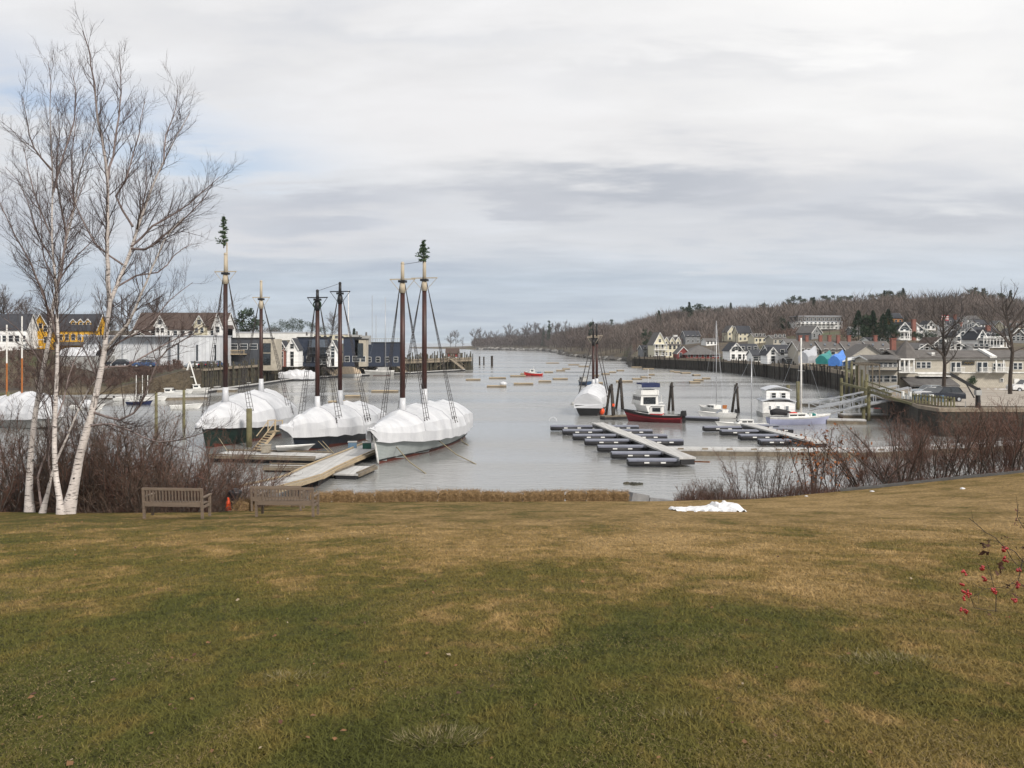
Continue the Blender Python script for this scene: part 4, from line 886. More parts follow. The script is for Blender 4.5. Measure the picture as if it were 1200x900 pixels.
mb = MB(); mb.add([tuple(PT(1010, 462, 117)), tuple(PT(1046, 466, 106)), tuple(PT(1090, 479, 97)), tuple(PT(1102, 474, 103)), tuple(PT(1066, 455, 122))], [(0, 1, 2, 3, 4)])
for v in list(mb.v): mb.v.append((v[0], v[1], v[2] - .4))
mb.v = [(x_, y_, 3.25 if i < 5 else 2.8) for i, (x_, y_, z_) in enumerate(mb.v)]; mb.f += [(5 + i, 5 + (i + 1) % 5, (i + 1) % 5, i) for i in range(5)]; mb.m += [0] * 5; mb.build('deck', 'old_wood', r)
for i in range(14): px = lerp(1070, 1118, i / 13); mb = MB(); mb.slab(-.07, .07, -.07, .07, 0, 1.1); o = mb.build('rail_post', 'piling_green', r); d = lerp(99, 92.3, i / 13); o.location = ((px - CX) / F * d, d, 3.05)
mb = MB(); mb.bar(((1070 - CX) / F * 99, 99, 3.95), ((1118 - CX) / F * 92.3, 92.3, 3.95), .1, .14); mb.build('rail', 'piling_green', r)
# pilings with lattice of ladders near the wharf corner
for i in range(5):
    px = 992 + i * 6; d = 140 - i * 5; mb = MB(); mb.tube([(0, 0, -1), (0, 0, 7.6 - i * .5)], [.24, .18], 7)
    tag(mb.build('mooring_piling', 'piling_green', loc=((px - CX) / F * d, d, 0), smooth=True), ordn(i) + ' from the left of the five tall pilings at the corner of the right wharf', 'piling', 'pilings at the wharf corner')
# string of white and coloured junk on the landing: buckets, gas bottles, coiled hoses on the deck
rg = random.Random(8)
for i in range(12):
    px = 1058 + i * 4.2; d = 103 - i * .55; x_ = (px - CX) / F * d; mb = MB(); w_ = rg.uniform(.3, .6); hh = rg.uniform(.4, .8)
    mb.tube([(0, 0, 0), (0, 0, hh)], [w_ * .5, w_ * .45], 10); mb.tube([(0, 0, hh + .003), (0, 0, hh + .1)], [w_ * .52, w_ * .5], 10)
    tag(mb.build('dock_barrel', rg.choice(['white_paint', 'white_paint', 'galv', 'box_blue', 'hull_grey']), loc=(x_, d, 3.28)), 'barrel or tub in the cluttered row on the right landing, ' + ordn(i) + ' from the left', 'barrel', 'clutter on the right landing')

# ---- cars
def car(loc, rz, paint, label, suv=False, group=None):
    r = empty('parked_car', loc, rz, label, 'car', group); l, w = (4.6, 1.85); h = 1.7 if suv else 1.42; mb = MB()
    prof = [(-2.3, .35), (-2.32, .75), (-2.15, .98 if not suv else 1.05), (-1.0, 1.02), (-.95, 1.03), (2.0, 1.0), (2.28, .85), (2.3, .35)] if not suv else [(-2.3, .38), (-2.32, .8), (-2.1, 1.05), (-1.0, 1.12), (0, 1.12), (2.2, 1.12), (2.28, .9), (2.3, .38)]
    secs = [[(x_, y_, z_) for x_, z_ in prof] for y_ in (-w / 2, w / 2)]
    k_ = len(prof); vs = [(x_, -w / 2 + (.06 if z_ > .9 else 0), z_) for x_, z_ in prof] + [(x_, w / 2 - (.06 if z_ > .9 else 0), z_) for x_, z_ in prof]
    mb.add(vs, [tuple(range(k_))[::-1], tuple(range(k_, 2 * k_))] + [(i, (i + 1) % k_, (i + 1) % k_ + k_, i + k_) for i in range(k_)]); mb.build('body', paint, r)
    a = 2.15 if suv else 1.75; cab = [(-1.1, 1.0), (-.35, h), (a - .5, h), (a, 1.0)]; mb = MB(); vs = [(x_, -w / 2 + (.1 if z_ < 1.2 else .25), z_ + .01) for x_, z_ in cab] + [(x_, w / 2 - (.1 if z_ < 1.2 else .25), z_ + .01) for x_, z_ in cab]
    mb.add(vs, [(3, 2, 1, 0), (4, 5, 6, 7), (0, 1, 5, 4), (1, 2, 6, 5), (2, 3, 7, 6)]); mb.build('cabin_glass', 'window_glass', r)
    mb = MB(); mb.slab(-.33, a - .52, -w / 2 + .24, w / 2 - .24, h + .012, h + .06); 
    for x_ in (-.34, .55, a - .52):
        for s in (-1, 1): mb.bar((x_ + (-.0), s * (w / 2 - .235), h), (x_ + (-.6 if x_ < 0 else .02 if x_ < 1 else .45), s * (w / 2 - .085), 1.04), .07, .05)
    mb.build('roof', paint, r)
    for x_ in (-1.4, 1.4):
        for s in (-1, 1):
            mb = MB(); mb.tube([(x_, s * (w / 2 - .2), .34), (x_, s * (w / 2 + .01), .34)], .34, 14); wl = mb.build('wheel', 'rubber', r); mb = MB(); mb.tube([(x_, s * (w / 2 + .012), .34), (x_, s * (w / 2 + .03), .34)], .19, 10); mb.build('rim', 'galv', wl)
    for s in (-1, 1):
        mb = MB(); mb.box(-2.325, s * .68, .78, .03, .32, .14); mb.build('headlight', 'trim_white', r); mb = MB(); mb.box(2.31, s * .72, .85, .03, .2, .2); mb.build('tail_light', 'tail_light', r)
    return r
def cloc(px, d, z): return ((px - CX) / F * d, d, z)
car(cloc(1105, 101, 3.06), math.pi + .1 + math.pi, 'car_dark', 'dark navy estate car parked on the gravel by the tan building', True)
car(cloc(1094, 105.5, 3.06), .35, 'car_white', 'white car half hidden behind the dark estate car')
car(cloc(1089, 110.5, 3.06), .35, 'car_silver', 'silver car parked behind the white car')
car(cloc(1202, 121, 3.06), 0, 'car_white', 'white car cut off by the right edge beside the tan building', True)
rg = random.Random(21); cols_ = ['car_silver', 'car_white', 'car_dark', 'car_white', 'car_blue', 'car_silver']
cc = {'car_silver': 'silver', 'car_white': 'white', 'car_dark': 'black', 'car_blue': 'blue'}
for i, px in enumerate([227, 234, 240.5, 247.5, 254]):
    dd = interp(SH_W, px) + 3.2; c_ = cols_[i]; car(cloc(px, dd, 4.62), rg.choice([1.4, 1.6, -1.5]), c_, cc[c_] + ' car parked on the left wharf below the white shed, ' + ordn(i) + ' from the left', group='cars parked on the left wharf')
car(cloc(140, 176, 5.2), .1, 'car_dark', 'black car parked in front of the pale metal shed'); car(cloc(170, 176, 5.0), .1, 'car_blue', 'blue car parked in front of the pale metal shed, right of the black one')
# crane on the parking lot edge, lamp post, flag
p = PT(1146, 476, 92.5); r = empty('boom_crane', p, 0, 'black boom crane reaching up to the left at the edge of the parking lot', 'crane')
mb = MB(); mb.tube([(0, 0, -.5), (0, 0, 2.0)], [.28, .22], 10); mb.build('pedestal', 'black_paint', r)
mb = MB(); mb.bar((.2, 0, 1.7), (-2.9, .2, 3.5), .26, .3); mb.bar((-.4, 0, .9), (-1.2, .05, 2.35), .1, .1); mb.build('boom', 'black_paint', r); mb = MB(); mb.slab(-.3, .3, -.25, .25, 1.2, 1.75); mb.build('winch', 'hull_grey', r)
mb = MB(); mb.tube([(0, 0, 0), (0, 0, 8)], .06, 6); r = empty('flagpole', on_land(1103, 396), 0, 'flagpole with a red and white flag between the houses on the slope', 'flagpole'); mb.build('pole', 'white_paint', r)
mb = MB()
for i in range(5): mb.add([(0, .05 * math.sin(0), 7.9 - i * .36), (1.3, .1, 7.8 - i * .36), (2.6, 0, 7.7 - i * .36), (2.6, 0, 7.35 - i * .36), (1.3, .1, 7.45 - i * .36), (0, 0, 7.55 - i * .36)], [(0, 1, 4, 5), (1, 2, 3, 4)], mi=i % 2)
mb.build('flag', ['flag_red', 'white_paint'], r)
# ================================================================== BOATS
def hull_secs(L, B, fb, draft, rise, tw=.6, bow_over=.6, n=16, m=7, full=.45, flare=0):
    st = []
    for i in range(n + 1):
        s = i / n
        b = B / 2 * (lerp(tw, 1, math.sin(math.pi / 2 * min(1, s / full))) if s < full else max(.012, 1 - ((s - full) / (1 - full)) ** 2.3))
        zt = fb + rise * s ** 2.2 + .25 * rise * (1 - s) ** 2; zb = -draft * (1 - .75 * s ** 4) * (1 - .55 * (1 - s) ** 3); p = lerp(.38, .95, s ** 1.5)
        ring = []
        for j in range(m + 1):
            t = j / m; y = b * t ** p; z = zb + (zt - zb) * t ** 1.15; x = L * s + bow_over * (t ** 1.4) * s ** 5 - .25 * bow_over * t * (1 - s) ** 5; ring.append((x, y, z))
        st.append(ring)
    return st
def hull(root, L, B, fb, draft, rise, top='hull_white', bottom='antifoul', trim='trim_white', deck='deck_pale', wl=.12, name='hull', **k):
    st = hull_secs(L, B, fb, draft, rise, **k); m = len(st[0]) - 1; mb = MB()
    full = [[(x, -y, z) for x, y, z in reversed(r)] + r[1:] for r in st]
    zmid = lambda i, j: sum(full[min(i + a, len(full) - 1)][min(j + b, 2 * m)][2] for a in (0, 1) for b in (0, 1)) / 4
    mb.loft(full, closed=False, cap0=True, cap1=False, mfun=lambda i, j: 0 if j < 0 else (1 if zmid(i, j) < wl else (2 if j in (0, 2 * m - 1) else 0)))
    mb.build(name, [top, bottom, trim], root, smooth=False)
    dk = MB(); a = [(r[-1][0], r[-1][1] * .97, r[-1][2] - .06) for r in st]; secs = [[(x, -y, z), (x, y, z)] for x, y, z in a]; dk.loft(secs, cap0=False, cap1=False); dk.build('deck', deck, root)
    return st
def rail_strip(root, st, h=.1, m='trim_white', name='rub_rail'):
    mb = MB()
    for s in (-1, 1):
        pts = [(r[-1][0], s * (r[-1][1] + .02), r[-1][2]) for r in st]
        for a, b in zip(pts, pts[1:]): mb.bar(a, b, .08, h)
    mb.build(name, m, root)
def wrap(root, st, hts, over=.06, skirt=.55, tip=None, seed=1, ridge=.8, name='shrink_wrap', m='shrink', crown=.62):
    """shrink-wrap tent over the hull: stations of the hull, height per station, optional bowsprit tip"""
    rg = random.Random(seed); PK = [rg.uniform(.05, .24) if q % 3 == 0 else rg.uniform(-.2, .05) for q in range(40)]; secs = []; n = 10; prof = [(0, 0), (.2, .10), (.4, .46), (.6, .74), (.8, .91), (1, 1)]; yw = [(0, 1.0), (.2, 1.03), (.4, .95), (.6, .66), (.8, .33), (1, 0)]; N_ = len(st) - 1; raw = []
    for i, r in enumerate(st):
        s = i / N_; x, b, z = r[-1]; h = interp(hts, s); raw.append((x, b + over, z, h, skirt))
    if tip:
        x, b, z, h, _ = raw[-1]; tx, tz = tip
        for u in (.33, .66, 1): raw.append((lerp(x, tx, u), lerp(b + .55, .10, u), lerp(z - .1, tz - .15, u), lerp(h * .75, .22, u), lerp(skirt * 1.3, .1, u)))
    # smooth finer stations
    fine = []
    for a, c in zip(raw, raw[1:]):
        for q in range(1): fine.append(tuple(lerp(u, v, q / 2) for u, v in zip(a, c)))
    fine.append(raw[-1])
    for (x, b, z, h, sk) in fine:
        ring = []; b = max(b, .1)
        for j in range(n + 1):
            a = math.pi * j / n; t = 1 - abs(j / n * 2 - 1); sg = 1 if j < n / 2 else -1; tt = interp(prof, t); s_ = t
            y = b * sg * interp(yw, t); zz = z + h * tt
            if j == 0 or j == n: zz = z - sk * (1 + .14 * math.sin(x * 2.3 + seed) + .06 * math.sin(x * 5.1)); y = b * 1.0 * sg
            q = noise.noise(Vector((x * .55, y * .9, zz * .5 + seed))); q2 = noise.noise(Vector((x * 1.9, a * 2.2, seed * 3.))); q3 = noise.noise(Vector((x * 4.5 + zz * 1.5, a * 3.0, seed * 5.)))
            rib = abs(math.sin(x * 1.25 + seed)) ** .7          # the film sags between the frames of the tent
            sag = (1 - rib) * min(1, h / 1.5) * (1 - abs(2 * t - 1) ** 2)
            ii = len(secs); k_ = 1 + .02 * q - (.035 if ii % 2 else 0) * (1 if .3 < t < .95 else .3)
            pk = PK[ii % 40] * min(1, h / 1.8)
            jr = rg.uniform(-.07, .07) if 1 < j < n - 1 else 0
            ring.append((x + .3 * q2 * (1 if j % 2 else -1), y * k_ + jr, zz + (.05 * q + pk * (.25 + .75 * t)) * (t > .1)))
        secs.append(ring)
    mb = MB(); mb.loft(secs, cap0=True, cap1=True); o = mb.build(name, m, root, smooth=False)
    # tape seams where two widths of film overlap
    for i in range(4, len(secs) - 3, 4):
        sb = MB(); ring = secs[i]; nx_ = secs[i + 1]
        for p, q in zip(ring[1:-1], ring[2:-1]): sb.bar((p[0], p[1] * 1.004, p[2] + .012), (q[0], q[1] * 1.004, q[2] + .012), .035, .10, up=(1, 0, 0))
        sb.build('tape_seam', 'shrink_joint', o)
    return o
def ratlines(root, top, feet, step=.42, r=.028, n_cables=None, skip=0):
    """shrouds fanning from the masthead to the rail with rungs between them"""
    mb = MB(); top = Vector(top); feet = [Vector(f) for f in feet]
    for f in feet: mb.tube([top, f], r, 4, cap=False)
    ln = (feet[0] - top).length; k_ = int(ln / step)
    for i in range(2, k_):
        u = i / k_; a, b = top.lerp(feet[0], u), top.lerp(feet[-1], u); mb.tube([a, b], r * .75, 3, cap=False)
    for f in feet: mb.ball(tuple(f + (top - f) * .02), .09, 5, 4); mb.ball(tuple(f + (top - f) * .05), .08, 5, 4)
    mb.build('shroud', 'rope', root)
def mast(root, x, zdeck, ztop, rad, zs, st, col='mast_red', head='mast_buff', arms=1.3, boot=1.4, lean=0, cross='mast_buff', shroud=True, doubling=True):
    """lower mast to zs (start of the masthead), masthead to ztop, crosstrees at zs+, shrouds to both rails"""
    mb = MB(); mb.tube([(x, 0, zdeck + boot), (x, 0, (zdeck + zs) / 2), (x, 0, zs)], [rad, rad * .97, rad * .86], 12); ms = mb.build('mast', col, root, smooth=True)
    mb = MB(); mb.tube([(x, 0, zdeck - .3), (x, 0, zdeck + boot * .5), (x, 0, zdeck + boot + .02)], [rad * 1.7, rad * 1.22, rad * 1.12], 12); mb.build('mast_boot', 'shrink', ms, smooth=True)
    mb = MB(); mb.tube([(x, 0, zs + .003), (x, 0, zs + .9)], [rad * 1.1, rad * 1.05], 10); mb.tube([(x, 0, zs + .9), (x, 0, ztop)], [rad * .72, rad * .62], 10); mb.ball((x, 0, ztop), rad * .75, 8, 5); mb.build('masthead', head, ms, smooth=True)
    if doubling:
        mb = MB(); mb.slab(x - rad * 1.3, x + rad * 1.3, -rad * 1.3, rad * 1.3, zs + .95, zs + 1.15); mb.build('mast_cap', 'black_paint', ms)
    mb = MB(); zc = zs + 1.25; mb.bar((x, -arms, zc), (x, arms, zc), .12, .10)
    for s in (-1, 1):
        mb.bar((x, s * arms * .95, zc - .05), (x, s * rad, zc - 1.1), .04)
    mb.build('crosstree', cross, ms)
    if shroud:
        for s in (-1, 1):
            i = min(range(len(st)), key=lambda q: abs(st[q][-1][0] - x)); r_ = st[i][-1]; yb = s * (r_[1] + .12); zb = r_[2] + .5
            ratlines(root, (x, s * rad, zs + .8), [(x - 1.25, yb, zb), (x - .6, yb, zb), (x + .1, yb, zb)])
    return ms
def stay(root, a, b, r=.025, name='stay', m='rope'): mb = MB(); mb.tube([a, b], r, 4, cap=False); mb.build(name, m, root)
def axis(stern, bow): a, b = Vector(stern), Vector(bow); d = b - a; return a, math.atan2(d.y, d.x), d.length
def mtop(px, py, d): return CAMH + (HY - py) / F * d

# ---- the white-hulled schooner in the middle
a, rz, Lh = axis((-6.2, 91.5, 0), (-11.0, 70.6, 0)); L = Lh
r = empty('wrapped_schooner', a, rz, 'white-hulled two-masted schooner under white shrink wrap, nearest the lawn', 'schooner', 'shrink wrapped schooners')
st = hull(r, L, 5.7, 1.35, 1.6, 1.2, top='hull_pale', bottom='antifoul', trim='trim_white', tw=.62, bow_over=1.2, full=.42, wl=.22, m=10)
mb = MB(); xb = [(q[-1][0], q[-1][2]) for q in st]
for s in (-1, 1):
    for u, v in zip(st, st[1:]):
        k0, k1 = [min(q, key=lambda w: abs(w[2] - .32)) for q in (u, v)]
        mb.bar((k0[0], s * (k0[1] + .02), .31), (k1[0], s * (k1[1] + .02), .31), .05, .10)
mb.build('boot_stripe', 'black_paint', r)
mb = MB(); tipx, _, tipz = st[-1][-1]; mb.tube([(st[-1][k][0] + .06, 0, st[-1][k][2]) for k in range(2, 11)], .09, 6); mb.build('stem', 'trim_white', r, smooth=True)
wrap(r, st, [(0, 1.7), (.05, 2.3), (.4, 2.75), (.62, 2.5), (.85, 1.5), (1, .7)], over=.18, skirt=.62, tip=(L + 2.1, 3.2), seed=3)
mast(r, L * .74, 3.7, mtop(472, 309, 76.1), .24, mtop(472, 345, 76.1) + .1, st, arms=1.2); mast(r, L * .46, 4.2, mtop(497, 303, 81.8), .25, mtop(497, 341, 81.8), st, arms=1.3)
stay(r, (L * .74, 0, mtop(472, 310, 76.1)), (L * .46, 0, mtop(497, 306, 81.8)), .02)
mb = MB()
for x_, s in ((L * .98, 1),): mb.tube([(L * .98, -1.2, 2.4), (L * .98 + 6, -2, .8)], .03, 4)
def spruce_top(loc, h, w, label, seed, lean=0):
    rg = random.Random(seed); r_ = empty('masthead_spruce', loc, 0, label, 'spruce tree', 'small spruces tied to mastheads')
    mb = MB(); mb.tube([(0, 0, 0), (.03, 0, h * .5), (0, 0, h)], [.06, .04, .012], 6); mb.build('trunk', 'bark_grey', r_)
    mb = MB()
    for k_ in range(9):
        z = h * (.12 + .85 * k_ / 9) + rg.uniform(-.08, .08); rr = w * (1 - k_ / 10) * rg.uniform(.55, 1.25)
        for q in range(6):
            a_ = q * math.pi / 3 + rg.uniform(-.5, .5); d_ = Vector((math.cos(a_), math.sin(a_), rg.uniform(-.15, .45))); le = rr * rg.uniform(.35, 1.25); z = h * (.12 + .85 * k_ / 9) + rg.uniform(-.14, .14); 
            mb.tube([(0, 0, z), tuple(Vector((0, 0, z)) + d_ * le)], [.02, .008], 3, cap=False)
            for t_ in range(20):
                u = rg.uniform(.15, 1.08); p = Vector((0, 0, z)) + d_ * le * u; e = Vector((rg.uniform(-1, 1), rg.uniform(-1, 1), rg.uniform(-.6, 1.0))) * .17; f_ = Vector((rg.uniform(-1, 1), rg.uniform(-1, 1), rg.uniform(-.8, .8))) * .15
                mb.add([tuple(p), tuple(p + e), tuple(p + f_)], [(0, 1, 2)])
    mb.build('branches', 'needle_fresh', r_)
def wpos(o_a, rz_, x, z): return Vector((o_a.x + math.cos(rz_) * x, o_a.y + math.sin(rz_) * x, z))
p = wpos(a, rz, L * .46, mtop(497, 306, 81.8)); spruce_top(p + Vector((-.1, -.1, -.2)), 2.3, .95, 'small bushy spruce tied to the top of the white schooner\'s taller mast', 4)
# mooring lines of the white schooner
for i, (pa, pb, dd) in enumerate((((464, 523), (499, 555), 72.5), ((514, 516), (558, 544), 79), ((536, 508), (549, 522), 88))):
    A = PT(*pa, dd); B_ = WP(*pb); M_ = A.lerp(B_, .5) - Vector((0, 0, .25)); mb = MB(); mb.tube([A, M_, B_], .045, 5)
    tag(mb.build('mooring_line', 'rope_tan'), ['mooring line from the bow of the white schooner down into the water', 'mooring line amidships of the white schooner down into the water', 'mooring line from the stern quarter of the white schooner'][i], 'mooring line')

# ---- the dark navy schooner left of it
a, rz, L = axis((-15.6, 94.5, 0), (-19.6, 77.6, 0))
r = empty('wrapped_schooner', a, rz, 'dark navy-hulled schooner under white wrap with a long wrapped bowsprit, second from the right', 'schooner', 'shrink wrapped schooners')
st = hull(r, L, 5.4, 1.35, 1.5, .7, top='hull_navy', bottom='antifoul', trim='trim_white', tw=.6, bow_over=.9, full=.42, wl=.2)
wrap(r, st, [(0, 1.3), (.1, 2.1), (.45, 2.4), (.7, 2.3), (.88, 1.7), (1, 1.2)], over=.14, skirt=.6, tip=(L + 3.0, 2.8), seed=8)
mast(r, L * .757, 3.5, mtop(372, 341, 81.7), .22, mtop(372, 364, 81.7), st, arms=1.05, head='black_paint', cross='black_paint'); mast(r, L * .465, 3.8, mtop(398.5, 332, 86.6), .22, mtop(398.5, 356, 86.6), st, arms=1.1, head='black_paint', cross='black_paint')
stay(r, (L * .757, 0, mtop(372, 341, 81.7)), (L * .465, 0, mtop(398.5, 332, 86.6)), .02)
mb = MB()
for i in range(16):
    a_ = i * math.pi / 8; mb.tube([(L * .757 + .05, .38 * math.cos(a_), mtop(372, 357, 81.7) + .38 * math.sin(a_)), (L * .757 + .05, .38 * math.cos(a_ + .4), mtop(372, 357, 81.7) + .38 * math.sin(a_ + .4))], .07, 4)
mb.build('wreath', 'spruce', r)
# ---- the dark green schooner at the left
a, rz, L = axis((-26.6, 97, 0), (-29.0, 81, 0))
r = empty('wrapped_schooner', a, rz, 'dark green-hulled schooner under a tall white wrap with boarding stairs, leftmost', 'schooner', 'shrink wrapped schooners')
st = hull(r, L, 6.6, 1.55, 1.6, .7, top='hull_green', bottom='antifoul', trim='black_paint', tw=.62, bow_over=.9, full=.42, wl=.15)
wrap(r, st, [(0, 1.9), (.1, 3.0), (.35, 3.3), (.62, 2.9), (.85, 1.8), (1, .8)], over=.14, skirt=.3, tip=(L + 1.8, 2.4), seed=13)
mast(r, L * .768, 4.2, mtop(264.5, 298, 84.7), .24, mtop(264.5, 333, 84.7), st, arms=1.15); mast(r, L * .27, 4.7, mtop(306.5, 330, 92.7), .21, mtop(306.5, 362, 92.7), st, arms=1.0, shroud=True)
mb = MB(); mb.tube([(L * .768 - .15, .1, mtop(0, 325, 84.7)), (L * .768 - .1, .1, mtop(0, 284, 84.7))], [.1, .06], 8); mb.build('topmast', 'mast_buff', r, smooth=True)
p = wpos(a, rz, L * .768, mtop(0, 291, 84.7)); spruce_top(p + Vector((-.1, -.2, 0)), 3.4, .75, 'slender spruce tied to the masthead of the green schooner', 9)
# ---- the wrapped schooner out in the harbour
a, rz, L = axis((10.5, 117.5, 0), (13.9, 135, 0))
r = empty('wrapped_schooner', a, rz, 'distant black-hulled schooner under a domed white wrap seen from astern, among the mooring floats', 'schooner', 'shrink wrapped schooners')
st = hull(r, L, 4.2, 1.25, 1.2, .7, top='black_paint', bottom='black_paint', trim='trim_white', tw=.86, bow_over=.5, wl=.1)
wrap(r, st, [(0, 1.6), (.05, 2.2), (.4, 2.5), (.7, 2.3), (1, 1.0)], over=.12, skirt=.35, seed=21)
mast(r, L * .40, 3.9, mtop(0, 378, 124.4), .20, mtop(0, 405, 124.4), st, col='mast_red', head='black_paint', arms=.9, boot=.8); mast(r, L * .70, 3.8, mtop(0, 380, 129.6), .20, mtop(0, 403, 129.6), st, col='mast_red', head='black_paint', arms=.9, boot=.8)
p = wpos(a, rz, L * .55, mtop(0, 394, 127)); 
# ---- the wrapped boat at the far left edge and its orange masts
a, rz, L = axis((-63, 104, 0), (-52.5, 99, 0))
r = empty('wrapped_schooner', a, rz, 'white wrapped boat with two slim orange masts at the left edge behind the birches', 'schooner', 'shrink wrapped schooners')
st = hull(r, L, 4.6, 1.3, 1.0, .5, top='hull_grey', bottom='black_paint', wl=.1); wrap(r, st, [(0, 2.0), (.5, 2.8), (.9, 2.2), (1, 1.4)], over=.1, skirt=.4, seed=33, crown=.5)
for x_, h_, in ((2.2, 12.2), (5.0, 13.2)):
    mb = MB(); mb.tube([(x_, 0, 3.5), (x_, 0, h_ * .62)], .10, 8); mb.tube([(x_, 0, h_ * .62), (x_, 0, h_)], .085, 8, mi=1); mb.build('mast', ['mast_orange', 'mast_white'], r)

# ---- small craft
def cabin(root, x0, x1, w, z0, h, m='white_paint', wins=True, name='cabin', roof_over=.15, glass_='window_glass', front_slope=.35):
    mb = MB(); v = [(x0, -w / 2, z0), (x1, -w / 2, z0), (x1, w / 2, z0), (x0, w / 2, z0), (x0, -w / 2 * .92, z0 + h), (x1 - front_slope, -w / 2 * .92, z0 + h), (x1 - front_slope, w / 2 * .92, z0 + h), (x0, w / 2 * .92, z0 + h)]
    mb.add(v, [(3, 2, 1, 0), (4, 5, 6, 7), (0, 1, 5, 4), (1, 2, 6, 5), (2, 3, 7, 6), (3, 0, 4, 7)]); c = mb.build(name, m, root)
    mb = MB(); mb.slab(x0 - roof_over, x1 - front_slope + roof_over, -w / 2 - roof_over * .5, w / 2 + roof_over * .5, z0 + h + .003, z0 + h + .08); mb.build('roof', m, c)
    if wins:
        n = max(1, int((x1 - x0) / 1.0)); zc = z0 + h * .66; hh = h * .36
        for s in (-1, 1):
            for i in range(n):
                xa = lerp(x0 + .15, x1 - front_slope - .1, i / n); xb_ = lerp(x0 + .15, x1 - front_slope - .1, (i + 1) / n) - .14
                mb = MB(); mb.slab(xa, xb_, s * w / 2 * .955 - .03, s * w / 2 * .955 + .03, zc - hh / 2, zc + hh / 2); mb.build('window', glass_, c)
        mb = MB(); xf = x1 - front_slope * .66; mb.box(xf + .02, 0, zc, .06, w * .8, hh); mb.build('windscreen', glass_, c)
    return c
def outboard(root, x, y, z, s=1.0, m='canvas_black'):
    mb = MB(); mb.box(x, y, z + .35 * s, .5 * s, .36 * s, .5 * s, taper=.8); mb.box(x - .05, y, z - .25 * s, .2 * s, .12 * s, .9 * s); mb.build('outboard_motor', m, root)
# red lobster boat
p = WP(626, 440.5); r = empty('lobster_boat', p + Vector((2.5, 0, 0)), math.pi - .15, 'small bright red lobster boat with white wheelhouse on a mooring', 'lobster boat')
st = hull(r, 5.4, 2.1, .75, .4, .75, top='hull_red', bottom='black_paint', trim='trim_white', tw=.8, bow_over=.4, wl=.08); cabin(r, 2.5, 4.0, 1.5, .85, 1.05); mb = MB(); mb.tube([(2.7, 0, 1.95), (2.7, 0, 2.9)], .04, 5); mb.build('aerial', 'white_paint', r); mb = MB(); mb.slab(.4, 1.6, -.5, .5, .6, 1.25); mb.build('trap_stack', 'box_blue', r)
# dark blue lobster boat
p = WP(684, 451); r = empty('lobster_boat', p, 2.0, 'small dark blue lobster boat with cluttered wheelhouse beyond the wrapped schooner', 'lobster boat')
st = hull(r, 4.6, 2.3, .8, .4, .6, top='hull_blue', bottom='black_paint', trim='hull_grey', tw=.8, wl=.08); r.location -= Vector((math.cos(2.0) * 2.3, math.sin(2.0) * 2.3, 0)); cabin(r, 1.8, 3.3, 1.6, .8, 1.1, m='hull_grey'); mb = MB(); mb.tube([(1.9, .4, 1.9), (1.9, .4, 4.4)], .03, 5); mb.tube([(1.9, -.4, 1.9), (1.9, -.4, 3.8)], .03, 5); mb.build('aerial', 'hull_grey', r)
# maroon patrol boat
p = WP(800, 495.5); a_, rz, L = axis((p.x - .2, p.y, 0), (WP(736, 493).x, WP(736, 493).y - .6, 0))
r = empty('patrol_boat', a_, rz, 'maroon workboat with small white pilothouse and outboards lying at the marina float', 'workboat')
st = hull(r, L, 2.5, .75, .4, .75, top='hull_maroon', bottom='hull_maroon', trim='black_paint', tw=.85, bow_over=.7, wl=-.5); rail_strip(r, st, .14, 'rubber', 'fender_collar')
mb = MB()
for s in (-1, 1):
    for u, v in zip(st, st[1:]): mb.bar((u[-3][0], s * (u[-3][1] + .03), u[-3][2] + .02), (v[-3][0], s * (v[-3][1] + .03), v[-3][2] + .02), .04, .06)
mb.build('rub_strake', 'flag_red', r)
cabin(r, 2.3, 4.1, 1.55, .72, 1.35, front_slope=.4); mb = MB(); mb.slab(2.28, 3.8, -.8, .8, .95, 1.1); mb.build('red_stripe', 'flag_red', r)
for y_ in (-.4, .4): outboard(r, -.3, y_, .75, 1.25)
mb = MB(); mb.slab(.5, 2.1, -.7, .7, .6, .95); mb.build('engine_box', 'hull_grey', r); mb = MB(); mb.tube([(2.5, 0, 2.2), (2.5, 0, 3.4)], .035, 5); mb.slab(2.3, 2.7, -.5, .5, 2.45, 2.52); mb.build('aerial', 'white_paint', r)
# flybridge cruiser behind it
p = WP(768, 486); a_ = Vector((p.x, p.y + .5, 0)); rz = math.radians(100)
r = empty('cabin_cruiser', a_, rz, 'white flybridge cruiser with navy canopy and radar mast seen from astern behind the maroon workboat', 'motor cruiser')
st = hull(r, 8.0, 3.1, 1.1, .6, .6, tw=.86, wl=.05, bottom='black_paint'); cabin(r, 2.2, 6.3, 2.7, 1.05, 1.5)
mb = MB(); mb.slab(2.0, 4.6, -1.3, 1.3, 2.62, 3.3); mb.slab(2.5, 4.2, -1.05, 1.05, 3.31, 3.4, 0); mb.build('flybridge', 'white_paint', r)
mb = MB(); mb.slab(1.6, 4.0, -1.35, 1.35, 4.1, 4.3); mb.slab(1.6, 1.66, -1.35, 1.35, 3.7, 4.1); mb.build('canopy', 'canvas_navy', r)
mb = MB()
for x_ in (1.7, 3.9):
    for s in (-1, 1): mb.tube([(x_, s * 1.25, 2.6), (x_, s * 1.25, 4.12)], .03, 5)
mb.tube([(2.8, 0, 4.3), (2.8, 0, 6.3)], .04, 6); mb.bar((2.8, -.4, 5.2), (2.8, .4, 5.2), .05); mb.build('radar_mast', 'white_metal', r); mb = MB(); mb.slab(-.3, 0, -1.2, 1.2, .25, .35); mb.tube([(.1, -1.3, 1.0), (-.4, -1.6, 1.6), (-.2, -1.7, .5)], .04, 5); mb.build('swim_platform', 'deck_pale', r)
